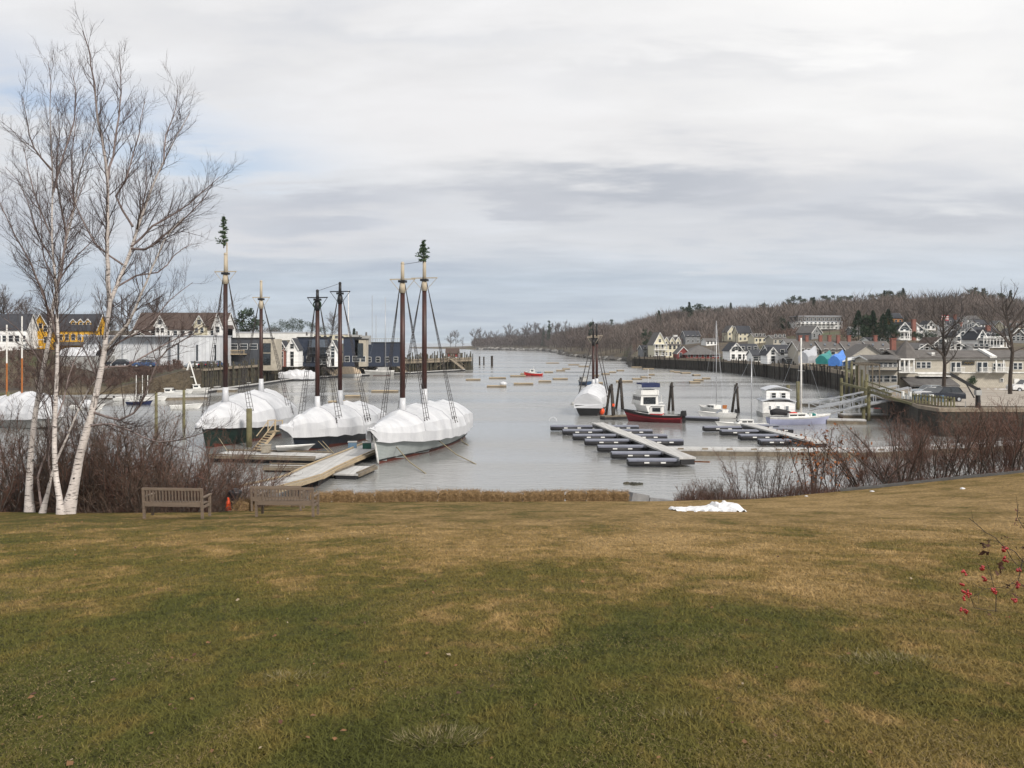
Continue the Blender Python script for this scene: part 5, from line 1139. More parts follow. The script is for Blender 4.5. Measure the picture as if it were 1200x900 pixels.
mb = MB(); mb.slab(2.12, 2.18, -.9, .9, 1.3, 2.3); mb.build('cabin_door_glass', 'window_glass', r)
# sailboats
def sailboat(loc, rz, L, B, fb, hmast, label, hullm='hull_white', mx=.58, cover=None, boom=True, name='sailboat', mr=.06, house_=True, keelm='antifoul', mastm='mast_alu'):
    r = empty(name, loc, rz, label, 'sailboat'); st = hull(r, L, B, fb, .4, .35, top=hullm, bottom=keelm, tw=.45, bow_over=.6, wl=.05)
    if house_: cabin(r, L * .3, L * .68, B * .55, fb + .03, .45, wins=True, front_slope=.5, roof_over=0)
    mb = MB(); mb.tube([(L * mx, 0, fb), (L * mx, 0, hmast)], [mr, mr * .7], 8); ms = mb.build('mast', mastm, r, smooth=True); mb = MB(); mb.bar((L * mx, -B * .3, hmast * .62), (L * mx, B * .3, hmast * .62), .05); mb.build('spreader', mastm, ms)
    mb = MB()
    for q in ((L * 1.0, 0, fb + .3), (.1, 0, fb), (L * mx - .2, B * .45, fb), (L * mx - .2, -B * .45, fb)): mb.tube([(L * mx, 0, hmast - .05), q], .012, 3, cap=False)
    mb.build('rigging', 'galv', r)
    if boom:
        mb = MB(); mb.tube([(L * mx - .1, 0, fb + 1.05), (L * .12, 0, fb + 1.1)], .05, 6); b = mb.build('boom', 'mast_alu', r)
        if cover: mb = MB(); mb.tube([(L * mx, 0, fb + 1.35), (L * mx - .4, 0, fb + 1.3), (L * .3, 0, fb + 1.2), (L * .1, 0, fb + 1.15)], [.2, .24, .16, .06], 8); mb.build('sail_cover', cover, b, smooth=True)
    return r
p = WP(847, 487); sailboat(p + Vector((.3, 0, 0)), 1.9, 6.2, 2.2, .75, mtop(0, 376, 120), 'small white sailboat lying end-on with a brown hatch board and thin mast', mx=.35)
mb = MB(); mb.slab(-.3, .3, -.05, .05, 0, .5); tag(mb.build('hatch_board', 'mast_orange', loc=(p.x + .25, p.y - .06, .95)), 'reddish brown hatch board in the cockpit of the end-on sailboat', 'hatch')
p = WP(898, 502); sailboat(p, math.pi - .03, 5.5, 1.8, .5, mtop(0, 417, 101), 'low white sloop moored broadside with a short cabin and bare mast', mx=.32, boom=False, mr=.07).rotation_euler[2] = math.pi + .05
p = WP(861, 490); r = empty('motorboat', p, math.pi - .06, 'open white runabout with a windscreen and black outboard', 'motorboat')
st = hull(r, 4.3, 1.8, .6, .3, .35, tw=.85, wl=0); mb = MB(); mb.add([(2.4, -.7, .65), (2.4, .7, .65), (1.9, .6, 1.1), (1.9, -.6, 1.1), (2.35, -.7, .65)], [(0, 1, 2, 3)]); mb.bar((2.4, -.75, .65), (1.5, -.8, 1.0), .04); mb.bar((1.9, -.62, 1.12), (1.9, .62, 1.12), .05); mb.build('windscreen', 'window_glass_pale', r); outboard(r, -.2, 0, .65, .9)
# lavender gaff sloop with sail covers
A = WP(901, 498); B_ = WP(968, 496.5); a_, rz, L = axis(A, B_)
r = sailboat(A, rz, L, 2.4, .85, mtop(0, 396, 105), 'lavender-hulled sailboat with black and red covers and a thick white mast', 'hull_lav', mx=.56, mr=.13, boom=False, keelm='hull_lav', mastm='mast_white')
mb = MB(); mb.tube([(.3, 0, 1.5), (1.0, 0, 1.62), (2.4, 0, 1.45), (3.4, 0, 1.2)], [.35, .42, .34, .2], 9); mb.build('boom_cover', 'canvas_black', r, smooth=True)
mb = MB(); mb.tube([(2.6, -.2, 1.2), (3.3, -.2, 1.25), (4.3, -.2, 1.0)], [.3, .34, .22], 8); mb.build('cockpit_cover', 'canvas_red', r, smooth=True)
rg = random.Random(2); mb = MB()
for i in range(14): mb.box(rg.uniform(3.9, 6.4), rg.uniform(-.6, .6), 1.15, rg.uniform(.15, .5), rg.uniform(.15, .4), rg.uniform(.15, .4), rg.uniform(0, 3), mi=rg.randrange(3))
mb.build('deck_gear', ['deck_new', 'white_paint', 'tarp_teal'], r); rail_strip(r, hull_secs(L, 2.4, .85, .4, .35, tw=.45, bow_over=.6), .12, 'trim_white')
# houseboat
p = WP(912, 489); r = empty('houseboat', p, -.12, 'two-storey white houseboat with a low curved roof and two small windows upstairs', 'houseboat'); k = p.y / F
mb = MB(); mb.slab(-18 * k, 20 * k, -.3, 5, -.2, .5); mb.build('pontoon', 'hull_grey', r); mb = MB(); mb.slab(-17 * k, 19 * k, 0, 4.6, .51, 18 * k); mb.build('lower_cabin', 'white_clap', r)
def arc_roof(xa, xb, y0, y1, z, rise): 
    mb = MB(); c = []
    for y_ in (y0, y1): c.append([(lerp(xa, xb, i / 10), y_, z + rise * math.sin(math.pi * i / 10)) for i in range(11)] + [(lerp(xb, xa, i / 10), y_, z - .12 + rise * math.sin(math.pi * (1 - i / 10))) for i in range(11)])
    mb.loft(c, closed=True); return mb
arc_roof(-18.5 * k, 20.5 * k, -.25, 4.8, 18 * k + .13, .45).build('lower_roof', 'roof_flat', r)
mb = MB(); mb.slab(-13 * k, 14 * k, .4, 4.0, 18 * k + .2, 31 * k); mb.build('upper_cabin', 'white_clap', r); arc_roof(-15 * k, 16 * k, .15, 4.2, 31 * k + .125, .45).build('upper_roof', 'roof_flat', r)
for u in (-4.5, 6.5): window(r, u * k, .35, 25.5 * k, 0, 4.4 * k, 5.5 * k, 'white_paint')
for u in (-10, 0, 10): window(r, u * k, -.05, 11 * k, 0, 3 * k, 4 * k, 'white_paint', 'window_glass_pale')
door(r, -14 * k, -.06, .6, 0, .7, 1.4)
# wrapped yacht, canvas-covered sailboat and grey ketch by the left wharf
A = WP(329, 446.5); B_ = WP(372, 445.5); a_, rz, L = axis(A, B_); a_, rz = B_, rz + math.pi
r = empty('wrapped_yacht', a_, rz, 'rounded white shrink-wrapped motor yacht by the left wharf', 'motor yacht'); st = hull(r, L, 3.4, .9, .5, .5, top='tarp_silver', bottom='black_paint', tw=.6, wl=.1)
wrap(r, st, [(0, 1.1), (.3, 1.8), (.6, 1.9), (1, .9)], skirt=.55, over=.08, seed=41, crown=.5)
A = WP(391, 442.5); B_ = WP(422, 441.5); a_, rz, L = axis(B_, A); 
r = sailboat(A if 0 else B_, rz, L, 2.8, .9, mtop(0, 340, 250), 'white sailboat under a tan striped canvas cover, its mast rising behind the schooners', mx=.45, boom=False, house_=False, mr=.12, mastm='mast_white')
mb = MB(); secs = [[(x_, y_ * 1.45 * math.sin(math.pi * (.12 + .76 * x_ / L)) ** .5, 1.0 + (1 - abs(y_)) * 2.2 * math.sin(math.pi * (.1 + .8 * x_ / L)) ** .7) for y_ in (-1, 0, 1)] for x_ in np.linspace(.2, L - .2, 12)]
mb.loft(secs, cap0=True, cap1=True); mb.build('canvas_cover', 'canvas_tan', r)
A = WP(429, 440.5); B_ = WP(461, 440); a_, rz, L = axis(B_, A)
r = sailboat(B_, rz, L, 2.8, 1.5, mtop(0, 348, 261), 'old grey ketch with a red waterline beside the gangways of the left wharf', 'hull_grey', mx=.3, mr=.12, mastm='mast_alu'); mb = MB(); mb.slab(L * .2, L * .6, -.8, .8, 1.5, 2.6); mb.build('deck_house', 'hull_grey', r); mb = MB(); mb.tube([(L + .2, 0, 1.9), (L + 1.3, 0, 2.3)], .08, 6); mb.build('bowsprit', 'old_wood', r)
for px, py, lab in ((424, 346, 'taller of the two thin masts beyond the left restaurant'), (428.5, 369, 'shorter of the two thin masts beyond the left restaurant')):
    h_ = 4 + CAMH + (HY - py) / F * 330; p = Vector(((px - CX) / F * 330, 330, 0)); r = empty('moored_sailboat', p, .3, lab, 'sailboat'); hull(r, 9, 2.8, .9, .5, .4); mb = MB(); mb.tube([(4, 0, .9), (4, 0, h_ - 4)], .10, 6); mb.build('mast', 'mast_alu', r); mb = MB(); mb.bar((4, -1, h_ * .6), (4, 1, h_ * .6), .06); mb.build('spreader', 'mast_alu', r)
# boats under tarps on the right wharf
for px, w_, h_, mm, lab, yy, rz_ in ((945, 21, 22, 'tarp_silver', 'boat under a silver tarp on the right wharf', 432, .9), (965, 24, 18, 'tarp_teal', 'boat under a teal green tarp between the silver and blue ones', 428, 1.0), (980, 24, 21, 'tarp_blue', 'boat under a bright blue tarp on the right wharf', 432, 1.0)):
    d = interp(SH_R, px) + (9 if px != 965 else 14); k = d / F; p = Vector(((px - CX) / F * d, d, 4.3)); r = empty('tarped_boat', p, rz_ + 1.0 * 0, lab, 'covered boat', 'boats stored under tarps')
    L = 9.5; H_ = h_ * k; hw = w_ * k * .30; mb = MB(); secs = []
    for i in range(9):
        s = i / 8; x_ = (s - .25) * L; b = hw * (.9 + .2 * math.sin(math.pi * s)) * (1 - .75 * max(0, s - .65) / .35); zt = H_ * (.72 + .28 * s + .06 * math.sin(s * 9))
        secs.append([(x_, -b * .9, .6), (x_, -b, 1.2), (x_, -b * 1.02, zt * .62), (x_, -b * .5, zt * .9), (x_, 0, zt), (x_, b * .5, zt * .9), (x_, b * 1.02, zt * .62), (x_, b, 1.2), (x_, b * .9, .6)])
    mb.loft(secs, closed=True); mb.build('tarp', mm, r)
    for x_ in (-L * .2, L * .5):
        for s in (-1, 1): mb = MB(); mb.bar((x_, s * 1.1, 0), (x_, s * .8, .9), .15); mb.build('stand', 'deck_new', r)
# small marquee / tent behind
r = empty('awning_tent', Vector(((1003 - CX) / F * 190, 190, 4.0)), 0, 'white canvas awning right of the blue tarped boat', 'awning'); mb = MB(); mb.add([(-3, 0, 2.0), (3, 0, 3.2), (3, 4, 3.2), (-3, 4, 2.0), (-3, 0, 1.8), (3, 0, 3.0), (3, 4, 3.0), (-3, 4, 1.8)], [(0, 1, 2, 3), (7, 6, 5, 4), (0, 4, 5, 1), (1, 5, 6, 2), (2, 6, 7, 3), (3, 7, 4, 0)]); mb.build('canvas', 'white_paint', r); mb = MB()
for x_, z_ in ((-2.9, 1.8), (2.9, 3.0)): mb.tube([(x_, .1, 0), (x_, .1, z_)], .05, 5)
mb.build('poles', 'galv', r)
# inner harbour, left: small boats, float and posts behind the birches
rg = random.Random(77)
for i, (px, py, hm, rz_, lab) in enumerate([(134, 470, 'hull_white', .2, 'small white boat leftmost in the inner harbour cluster'), (150, 474, 'canvas_navy', -.1, 'open blue-hulled skiff in the inner harbour'), (166, 470, 'hull_white', .4, 'small white boat right of the blue skiff'),
                                        (186, 464, 'hull_white', .1, 'white cabin boat near the tall white posts'), (205, 461, 'hull_white', -.2, 'white skiff just left of the white A-frame'), (219, 459, 'hull_white', .3, 'white boat under the white A-frame'), (200, 480, 'hull_white', .5, 'white dinghy behind the brown mooring posts'), (84, 480, 'hull_white', .2, 'white wrapped dinghy between the birch trunks')]):
    p = WP(px, py); r = empty('skiff', p, rz_, lab, 'small boat', 'small boats in the inner harbour'); L = rg.uniform(3.4, 4.6); hull(r, L, 1.7, .55, .25, .3, top=hm, bottom='black_paint', tw=.8, wl=0)
    if i in (3, 5): cabin(r, 1.2, 2.8, 1.2, .5, .9)
    elif i in (0, 2, 4): outboard(r, -.1, 0, .5, .7)
    elif i == 7: mb = MB(); mb.ball((L / 2, 0, .7), 1.0, 10, 6, .8); mb.build('cover', 'shrink', r, smooth=True)
r = empty('a_frame_hoist', WP(219, 459) + Vector((0, 1, 0)), .2, 'white A-frame hoist rising over the boats left of the wharf', 'hoist'); mb = MB(); mb.bar((-1.6, 0, .4), (.2, 0, 6.2), .22); mb.bar((1.8, 0, .4), (.2, 0, 6.2), .22); mb.bar((-.8, 0, 3), (1.0, 0, 3), .14); mb.bar((-1.2, 1.2, .4), (.2, 0, 6.2), .14); mb.build('frame', 'white_paint', r)
r = empty('service_float', WP(165, 467), .05, 'pale service float in the inner harbour with tall posts', 'float'); mb = MB(); mb.slab(-7, 7, -1.4, 1.4, .2, .6); mb.build('deck', 'deck_pale', r)
for x_ in (-.8, .3, 1.2): mb = MB(); mb.tube([(x_, 0, .62), (x_, 0, 4.2)], .07, 6); mb.build('post', 'white_paint', r)
for i, (px, pt, pb) in enumerate(((183, 460, 507), (215.5, 457, 502), (9.5, 459, 500))):
    p = WP(px, pb); mb = MB(); mb.tube([(0, 0, -1), (0, 0, 0), (0, 0, (pb - pt) * p.y / F)], [.2, .19, .16], 8); tag(mb.build('mooring_post', 'piling_green', loc=p, smooth=True), ['thin brown mooring post left of the thicker one', 'thick green-brown mooring post left of the green schooner', 'brown mooring post at the left edge by the wrapped boat'][i], 'mooring post')
mb = MB(); mb.tube([(0, 0, -1), (0, 0, 3.4)], .28, 10); p = WP(292, 524); tag(mb.build('mooring_post', 'piling_green', loc=(p.x, p.y, .3), smooth=True), 'square-topped mooring post standing against the green schooner by the stairs', 'mooring post')

# ---- mooring floats out in the harbour
rows = {'row level with the red boat': [(546, 563, 446), (573, 593, 444), (598, 616, 441.5), (610, 617, 439)], 'row before the red boat': [(571, 593, 454), (602, 625, 451), (631, 646, 448), (648, 665, 445)],
        'row right of the red boat': [(638, 648, 437), (652, 662, 435), (659, 668, 433)], 'farthest row near the open sea': [(640, 655, 426), (666, 679, 428), (678, 690, 430)],
        'row behind the distant schooner': [(695, 702, 441), (705, 714, 439), (714, 722, 437), (723, 731, 435)], 'pair behind the distant schooner masts': [(697, 706, 450), (688, 703, 454)],
        'row behind the timber dolphins': [(722, 741, 448), (741, 752, 445), (751, 762, 443), (760, 767, 440)], 'far row below the boathouse': [(740, 752, 431), (753, 766, 433), (785, 790, 436), (790, 797, 437), (798, 809, 438), (812, 820, 440.5), (823, 832, 444.5)],
        'row right of the cruiser': [(808, 820, 449), (813, 824, 446.5)], 'loose row behind the schooner masts': [(386, 406, 473), (405, 422, 466), (436, 466, 460)]}
rg = random.Random(12); FL = []
fproto = None
for row, lst in rows.items():
    lst = sorted(lst)
    for i, (xa, xb, py) in enumerate(lst):
        p = WP((xa + xb) / 2, py); w_ = (xb - xa) * p.y / F
        if fproto is None:
            fproto = empty('mooring_float', (0, 0, 0), 0, 'x', 'mooring float', 'wooden mooring floats')
            mb = MB(); mb.slab(-.5, .5, -.9, .9, .32, .42); mb.build('deck', 'deck_new', fproto); mb = MB(); mb.slab(-.5, .5, -.88, .88, -.1, .315); mb.build('side', 'float_side', fproto); q = fproto
        else: q = copy_tree(fproto)
        q.location = p; q.rotation_euler = (0, 0, rg.uniform(-.12, .12)); q.scale = (w_, w_ / 5 if w_ > 5 else 1, 1.1); q['label'] = 'flat wooden mooring float, ' + ordn(i) + ' from left, ' + row
        FL.append((p, w_))
for i, fi in enumerate((1, 5, 7, 2)):
    p, w_ = FL[fi]; lab = ['white wrapped skiff on a mooring float left of the red boat', 'dark dinghy lying on a mooring float', 'pile of timber on a mooring float', 'low white gear box on a mooring float']
mb = MB(); mb.ball((0, 0, .3), .9, 8, 4, .6); p = FL[4][0]; tag(mb.build('covered_skiff', 'shrink', loc=(p.x + 1.5, p.y, .5), smooth=True), 'white covered skiff sitting on the nearest mooring float left of the red boat', 'skiff')
for (px, py, pt, lab) in ((562, 428, 417.5, 'left one of two pilings close together off the outer pier'), (567, 428, 418, 'right one of two pilings close together off the outer pier'), (576.5, 429.5, 417, 'thickest lone piling standing off the outer pier')):
    p = WP(px, py + .01); mb = MB(); mb.tube([(0, 0, -1), (0, 0, (py - pt) * p.y / F)], .33 if px < 570 else .5, 8); tag(mb.build('piling', 'dark_piling', loc=p), lab, 'piling')
for i, (px, py) in enumerate(((671.5, 474), (711, 556))):
    if i: break
    p = WP(px, py); mb = MB(); mb.ball((0, 0, .05), .38, 10, 6); tag(mb.build('mooring_buoy', 'hull_grey', loc=p, smooth=True), 'small round mooring buoy left of the distant wrapped schooner', 'buoy')
p = WP(705, 486); mb = MB(); mb.ball((0, 0, .5), .42, 10, 7, 1.3); tag(mb.build('fender_buoy', 'buoy_orange', loc=p, smooth=True), 'orange-red buoy at the stern of the distant schooner', 'buoy')

# ---- dolphins: three timber piles leaning together
for px, pt, pb, w_, lab in ((716, 450, 491, 13, 'timber dolphin nearest the distant schooner with an orange mark'), (727, 443, 479, 10, 'tallest timber dolphin behind the orange-marked one'), (787, 448, 481, 7, 'timber dolphin right of the flybridge cruiser'), (863, 449, 483, 10, 'timber dolphin right of the end-on sailboat')):
    p = WP(px, pb); k = p.y / F; h_ = (pb - pt) * k; r = empty('timber_dolphin', p, .3, lab, 'timber dolphin', 'timber dolphins'); W2 = w_ * k / 2
    for i in range(3):
        a_ = i * 2.09 + .5; x_, y_ = math.cos(a_) * W2 * 1.05, math.sin(a_) * W2 * 1.05; mb = MB(); mb.tube([(x_ * 1.1, y_ * 1.1, -.8), (x_ * .15, y_ * .15, h_ - .2 * i)], [.2, .17], 8); mb.build('pile', 'dark_piling', r, smooth=True)
    mb = MB(); mb.tube([(0, 0, h_ - .7), (0, 0, h_ - .55)], .34, 9); mb.build('cable_wrap', 'rope', r)
p = WP(718, 491); mb = MB(); mb.box(0, 0, 0, .3, .05, .35); tag(mb.build('marker', 'buoy_orange', loc=(p.x, p.y - .9, 1.9)), 'small orange marker fixed on the nearest dolphin', 'marker')
for px, pt, pb in ((923.5, 451, 480), (935, 447, 480)):
    p = WP(px, pb); k = p.y / F; mb = MB(); mb.tube([(0, 0, -1), (0, 0, (pb - pt) * k)], [.3, .27], 8); tag(mb.build('piling', 'piling_green', loc=p, smooth=True), 'green-brown piling behind the houseboat' if px < 930 else 'dark green piling beside the thick white mast', 'piling')

# ---- marina fingers
def finger_dock(name, label, A, B, ww, left, right, zt=.42):
    A, B = Vector(A), Vector(B); r = empty(name, A, 0, label, 'dock'); d = B - A; u = d.normalized(); nrm = Vector((-u.y, u.x, 0))
    mb = MB(); q = nrm * ww / 2; mb.add([tuple(-q + Vector((0, 0, zt + .2))), tuple(d - q + Vector((0, 0, zt + .2))), tuple(d + q + Vector((0, 0, zt + .2))), tuple(q + Vector((0, 0, zt + .2))), tuple(-q + Vector((0, 0, zt + .05))), tuple(d - q + Vector((0, 0, zt + .05))), tuple(d + q + Vector((0, 0, zt + .05))), tuple(q + Vector((0, 0, zt + .05)))], [(0, 1, 2, 3), (7, 6, 5, 4), (0, 4, 5, 1), (1, 5, 6, 2), (2, 6, 7, 3), (3, 7, 4, 0)]); mb.build('walkway', 'deck_pale', r)
    mb = MB(); mb.bar((0, 0, .1), tuple(d + Vector((0, 0, .1))), ww * .85, .40); mb.build('float', 'float_black', r)
    for (pxa, pxb, py) in left + right:
        P = WP(pxa, py, .2) - A; Q = WP(pxb, py, .2) - A; P.z = Q.z = 0; mb = MB(); rad = .25
        for y_ in (-.3, .3): mb.tube([(P.x, P.y + y_, .02), (P.x + .1, P.y + y_, .02), (Q.x, Q.y + y_, .02)], [rad * .8, rad, rad], 10)
        mb.build('finger_pontoon', 'float_black', r, smooth=True); f_ = r.children[-1]
        mb = MB(); mb.slab(P.x + .05, Q.x, P.y - .58, P.y + .58, .24, .33); mb.slab(P.x + .04, Q.x, P.y - .6, P.y - .585, .20, .34); mb.build('finger_deck', 'poly_grey', r)
        for t_ in (.36, .68): mb = MB(); x_ = lerp(P.x, Q.x, t_); mb.box(x_, P.y - .60, .10, .40, .03, .11); mb.build('tag', 'white_paint', f_)
        s_ = 1 if Q.x > 0 and P.x < 0 else -1
        mb = MB(); s2 = (Q.x, P.x)[(pxa, pxb, py) in right]; mb.bar((s2 * .97, Q.y - .3, .30), (s2 * .9 + u.x * 1.2, Q.y - .3 + u.y * 1.0, .30), .12, .1); mb.build('brace', 'float_black', r)
    return r
Lf = [(645, 694, 503), (659, 706, 508), (671, 722, 514), (685, 738, 520), (700, 755, 527.5), (716, 776, 535.5), (735, 795, 544)]; Rt = [(709, 748, 503), (722, 764, 508), (738, 781, 514), (755, 800, 520)]
finger_dock('finger_dock', 'nearer finger dock with seven left and four right dark fingers in the marina', WP(700, 500, .3), WP(806, 543, .3), 1.4, Lf, Rt, .28)
finger_dock('finger_dock', 'farther finger dock partly behind the rust-leaved sapling', WP(874, 501, .3), WP(962, 524, .3), 1.35, [(824, 868, 504), (844, 888, 508.5), (866, 912, 514), (889, 926, 520)], [(882, 911, 502), (900, 928, 506)], .28)
p = WP(814, 541, .5); mb = MB(); mb.bar((0, 0, 0), (1.0, -.9, .1), .1); tag(mb.build('spar', 'leaf_rust', loc=(p.x, p.y, .5)), 'short reddish pole sticking out from the near end of the finger dock', 'pole')
mb = MB(); mb.tube([(.45 * math.cos(a), 0, .62 + .5 * math.sin(a)) for a in np.linspace(0, math.pi, 9)], .035, 5); p = WP(648, 502); tag(mb.build('dock_hoop', 'white_metal', loc=(p.x, p.y, .2)), 'pale hoop handrail on the left end of the farthest finger', 'handrail')
def long_dock(name, label, A, B, w=2.2, zt=.55, dm='deck_pale', sm_='float_side', fenders=True):
    A, B = Vector(A), Vector(B); A.z = B.z = 0; r = empty(name, A, 0, label, 'dock'); d = B - A; mb = MB(); mb.bar((0, 0, zt - .07), tuple(d + Vector((0, 0, zt - .07))), w, .14); mb.build('deck', dm, r)
    mb = MB(); mb.bar((0, 0, zt - .35), tuple(d + Vector((0, 0, zt - .35))), w - .06, .40); mb.build('side_timber', sm_, r); mb = MB(); mb.bar((0, 0, -.05), tuple(d + Vector((0, 0, -.05))), w - .3, .38); mb.build('float', 'float_black', r)
    if fenders:
        n = int(d.length / 2.0); nn = Vector((d.y, -d.x, 0)).normalized()
        mb = MB()
        for i in range(n): p_ = d * ((i + .5) / n) + nn * (w / 2 - .08) * (1 if nn.y < 0 else -1); mb.box(p_.x, p_.y, zt + .06, .5, .14, .12)
        mb.build('cleats', 'old_wood', r)
    return r
long_dock('long_dock', 'long straight timber float crossing behind the brush on the right', WP(782, 528, .3), WP(1010, 530, .3)); long_dock('long_dock', 'shore end of the long timber float, hidden by the red-brown brush', WP(1012, 530, .3), WP(1215, 520, .3))
long_dock('dark_float', 'dark float under the two nearest dolphins', WP(706, 489, .3), WP(736, 488, .3), 1.6, .5, 'float_side', 'float_black', False)
long_dock('dark_float', 'dark float between the maroon boat and the white runabout', WP(801, 489.5, .3), WP(842, 491, .3), 1.4, .5, 'poly_grey', 'float_black', False)
long_dock('pale_float', 'pale float beyond the thick white mast', WP(938, 473.5, .3), WP(987, 475, .3), 2.0, .55, fenders=False); long_dock('pale_float', 'pale low float at the foot of the aluminium gangways', WP(968, 493, .3), WP(1014, 494, .3), 2.0, .55, fenders=False)
long_dock('pale_float', 'pale float under the overturned dinghy by the gangways', WP(985, 487, .3), WP(1038, 487, .3), 2.0, .55, fenders=False)
for px, py, hm, rz_, lab in ((984, 473, 'hull_white', 2.3, 'white dinghy tied up left of the timber landing'), (1022, 483, 'hull_white', .1, 'overturned white dinghy beside the gangway foot'), (1000, 468, 'hull_grey', .1, 'low grey boat by the landing posts'), (1112, 509, 'hull_white', .15, 'white boat half hidden in the brush on the right')):
    p = WP(px, py); r = empty('dinghy', p, rz_, lab, 'dinghy'); hull(r, 3.4 if px < 1100 else 5, 1.5, .5, .2, .25, top=hm, bottom=hm, tw=.8, wl=-1)
    if px > 1100: cabin(r, 1.5, 3.2, 1.3, .5, 1.3, glass_='window_glass_pale'); mb = MB(); mb.tube([(2, 0, 1.8), (2, 0, 3.6)], .04, 5); mb.build('aerial', 'white_paint', r)
    if px == 1022: mb = MB(); mb.slab(.6, 1.2, -.6, .6, .5, .56); mb.build('thwart', 'canvas_red', r)
# stay wire from the wharf
# ---- the big dock and gangway at the left front
def deck_path(name, pts, w, label, cat='dock', sm_='deck_new', dm='deck_pale', t=.5, sides=True):
    pts = [Vector(p) for p in pts]; r = empty(name, pts[0], 0, label, cat); o = pts[0]; secs = []; sd_ = []
    for i, p in enumerate(pts):
        d = (pts[min(i + 1, len(pts) - 1)] - pts[max(i - 1, 0)]); n_ = Vector((d.y, -d.x, 0)).normalized() * w / 2; q = p - o
        secs.append([tuple(q - n_), tuple(q + n_), tuple(q + n_ - Vector((0, 0, .12))), tuple(q - n_ - Vector((0, 0, .12)))]); sd_.append((q - n_, q + n_))
    mb = MB(); mb.loft(secs, closed=True); mb.build('deck', dm, r)
    for k_ in (0, 1):
        mb = MB()
        for a, b in zip(sd_, sd_[1:]):
            off = (a[k_] - a[1 - k_]).normalized() * .06
            mb.bar(a[k_] + off - Vector((0, 0, .08)), b[k_] + off - Vector((0, 0, .08)), .1, .24)
            mb.bar(a[k_] - off * 1.5 + Vector((0, 0, .10)), b[k_] - off * 1.5 + Vector((0, 0, .10)), .1, .1)
        mb.build('edge_timber', sm_, r)
    mb = MB()
    for a, b in zip(pts, pts[1:]):
        if a.z < 1.0: mb.bar(tuple(a - o - Vector((0, 0, .42))), tuple(b - o - Vector((0, 0, .42))), w * .8, .5)
    if mb.v: mb.build('float', 'float_black', r)
    return r
deck_path('shore_gangway', [(-13.6, 44.5, 2.35), (-13.9, 50, 1.75), (-14.4, 56, 1.05), (-14.55, 59.5, .72)], 2.5, 'pale wooden gangway leading from the lawn down to the schooner dock', 'gangway')
deck_path('schooner_dock', [(-14.55, 59.6, .7), (-14.4, 64, .62), (-13.9, 69, .6), (-13.2, 74, .6), (-12.5, 80.5, .6)], 2.6, 'pale floating dock running out between the navy and white schooners')
A, B_ = WP(270, 537, .5), WP(372, 541, .5); deck_path('side_dock', [(-25.2, 73.2, .55), (-20, 72.4, .55), (-15.8, 71.6, .55)], 3.4, 'wide side dock below the boarding stairs of the green schooner', sm_='float_side')
deck_path('low_float', [(-19.2, 67.0, .35), (-17.4, 66.8, .35), (-15.2, 66.6, .35)], 1.6, 'small low float in front of the side dock', sm_='float_side')
deck_path('low_float', [(-12.2, 62.6, .4), (-11.5, 66.6, .4)], 1.9, 'small low float lying against the right side of the schooner dock', sm_='float_side')
p = Vector((-22.3, 74.6, .6)); r = empty('boarding_stairs', p, -.9, 'light wooden boarding stairs against the green schooner', 'stairs')
for i in range(8): mb = MB(); mb.box(i * .20, 0, i * .19 + .1, .24, 1.0, .05); mb.build('step', 'deck_new', r)
mb = MB()
for s in (-1, 1): mb.bar((0, s * .5, 0), (1.6, s * .5, 1.55), .06, .22)
mb.build('stringer', 'deck_new', r); mb = MB()
for s in (-1, 1): mb.bar((1.5, s * .5, 1.5), (1.5, s * .5, 2.5), .08); mb.bar((2.3, s * .5, 1.5), (2.3, s * .5, 2.5), .08); mb.bar((1.45, s * .5, 2.5), (2.35, s * .5, 2.5), .07); mb.bar((.3, s * .5, 1.2), (1.5, s * .5, 2.4), .06)
mb.slab(1.5, 2.35, -.5, .5, 1.5, 1.56); mb.build('handrail', 'deck_new', r); r.rotation_euler = (0, 0, .9)
for px, py, d, sz, mm, lab in ((312, 529, 73.2, (.75, .6, .62), 'crate_wood', 'pale wooden crate standing on the side dock by the stairs'), (413, 527, 76.5, (.75, .6, .5), 'box_blue', 'blue-grey dock box on the schooner dock'), (430, 528.5, 76, (.75, .6, .5), 'box_green', 'dark green dock box on the schooner dock nearest the white schooner')):
    p = Vector(((px - CX) / F * d, d, .62)); r = empty('dock_box', p, .15, lab, 'dock box'); mb = MB(); mb.box(0, 0, sz[2] / 2, *sz); mb.build('box', mm, r); mb = MB(); mb.box(0, 0, sz[2] + .035, sz[0] + .08, sz[1] + .08, .06); mb.build('lid', 'hull_grey' if mm != 'crate_wood' else mm, r)
r = empty('tender', Vector((-20.3, 73.9, .62)), .3, 'small grey tender lying on the side dock beside the crate', 'dinghy'); hull(r, 2.6, 1.2, .4, .02, .15, top='hull_grey', bottom='hull_grey', tw=.8, wl=-1)
for i, (a_, b_) in enumerate(((PT(373, 517, 79), WP(386, 530, .5)), (PT(378, 517, 79.3), WP(391, 531, .5)), (PT(257, 514, 81), WP(268, 531, .5)))):
    mb = MB(); mb.tube([a_, b_], .04, 5); tag(mb.build('dock_line', 'rope_tan'), ['left pale dock line from the navy schooner to the dock', 'right pale dock line from the navy schooner to the dock', 'pale dock line from the green schooner to the side dock'][i], 'dock line')
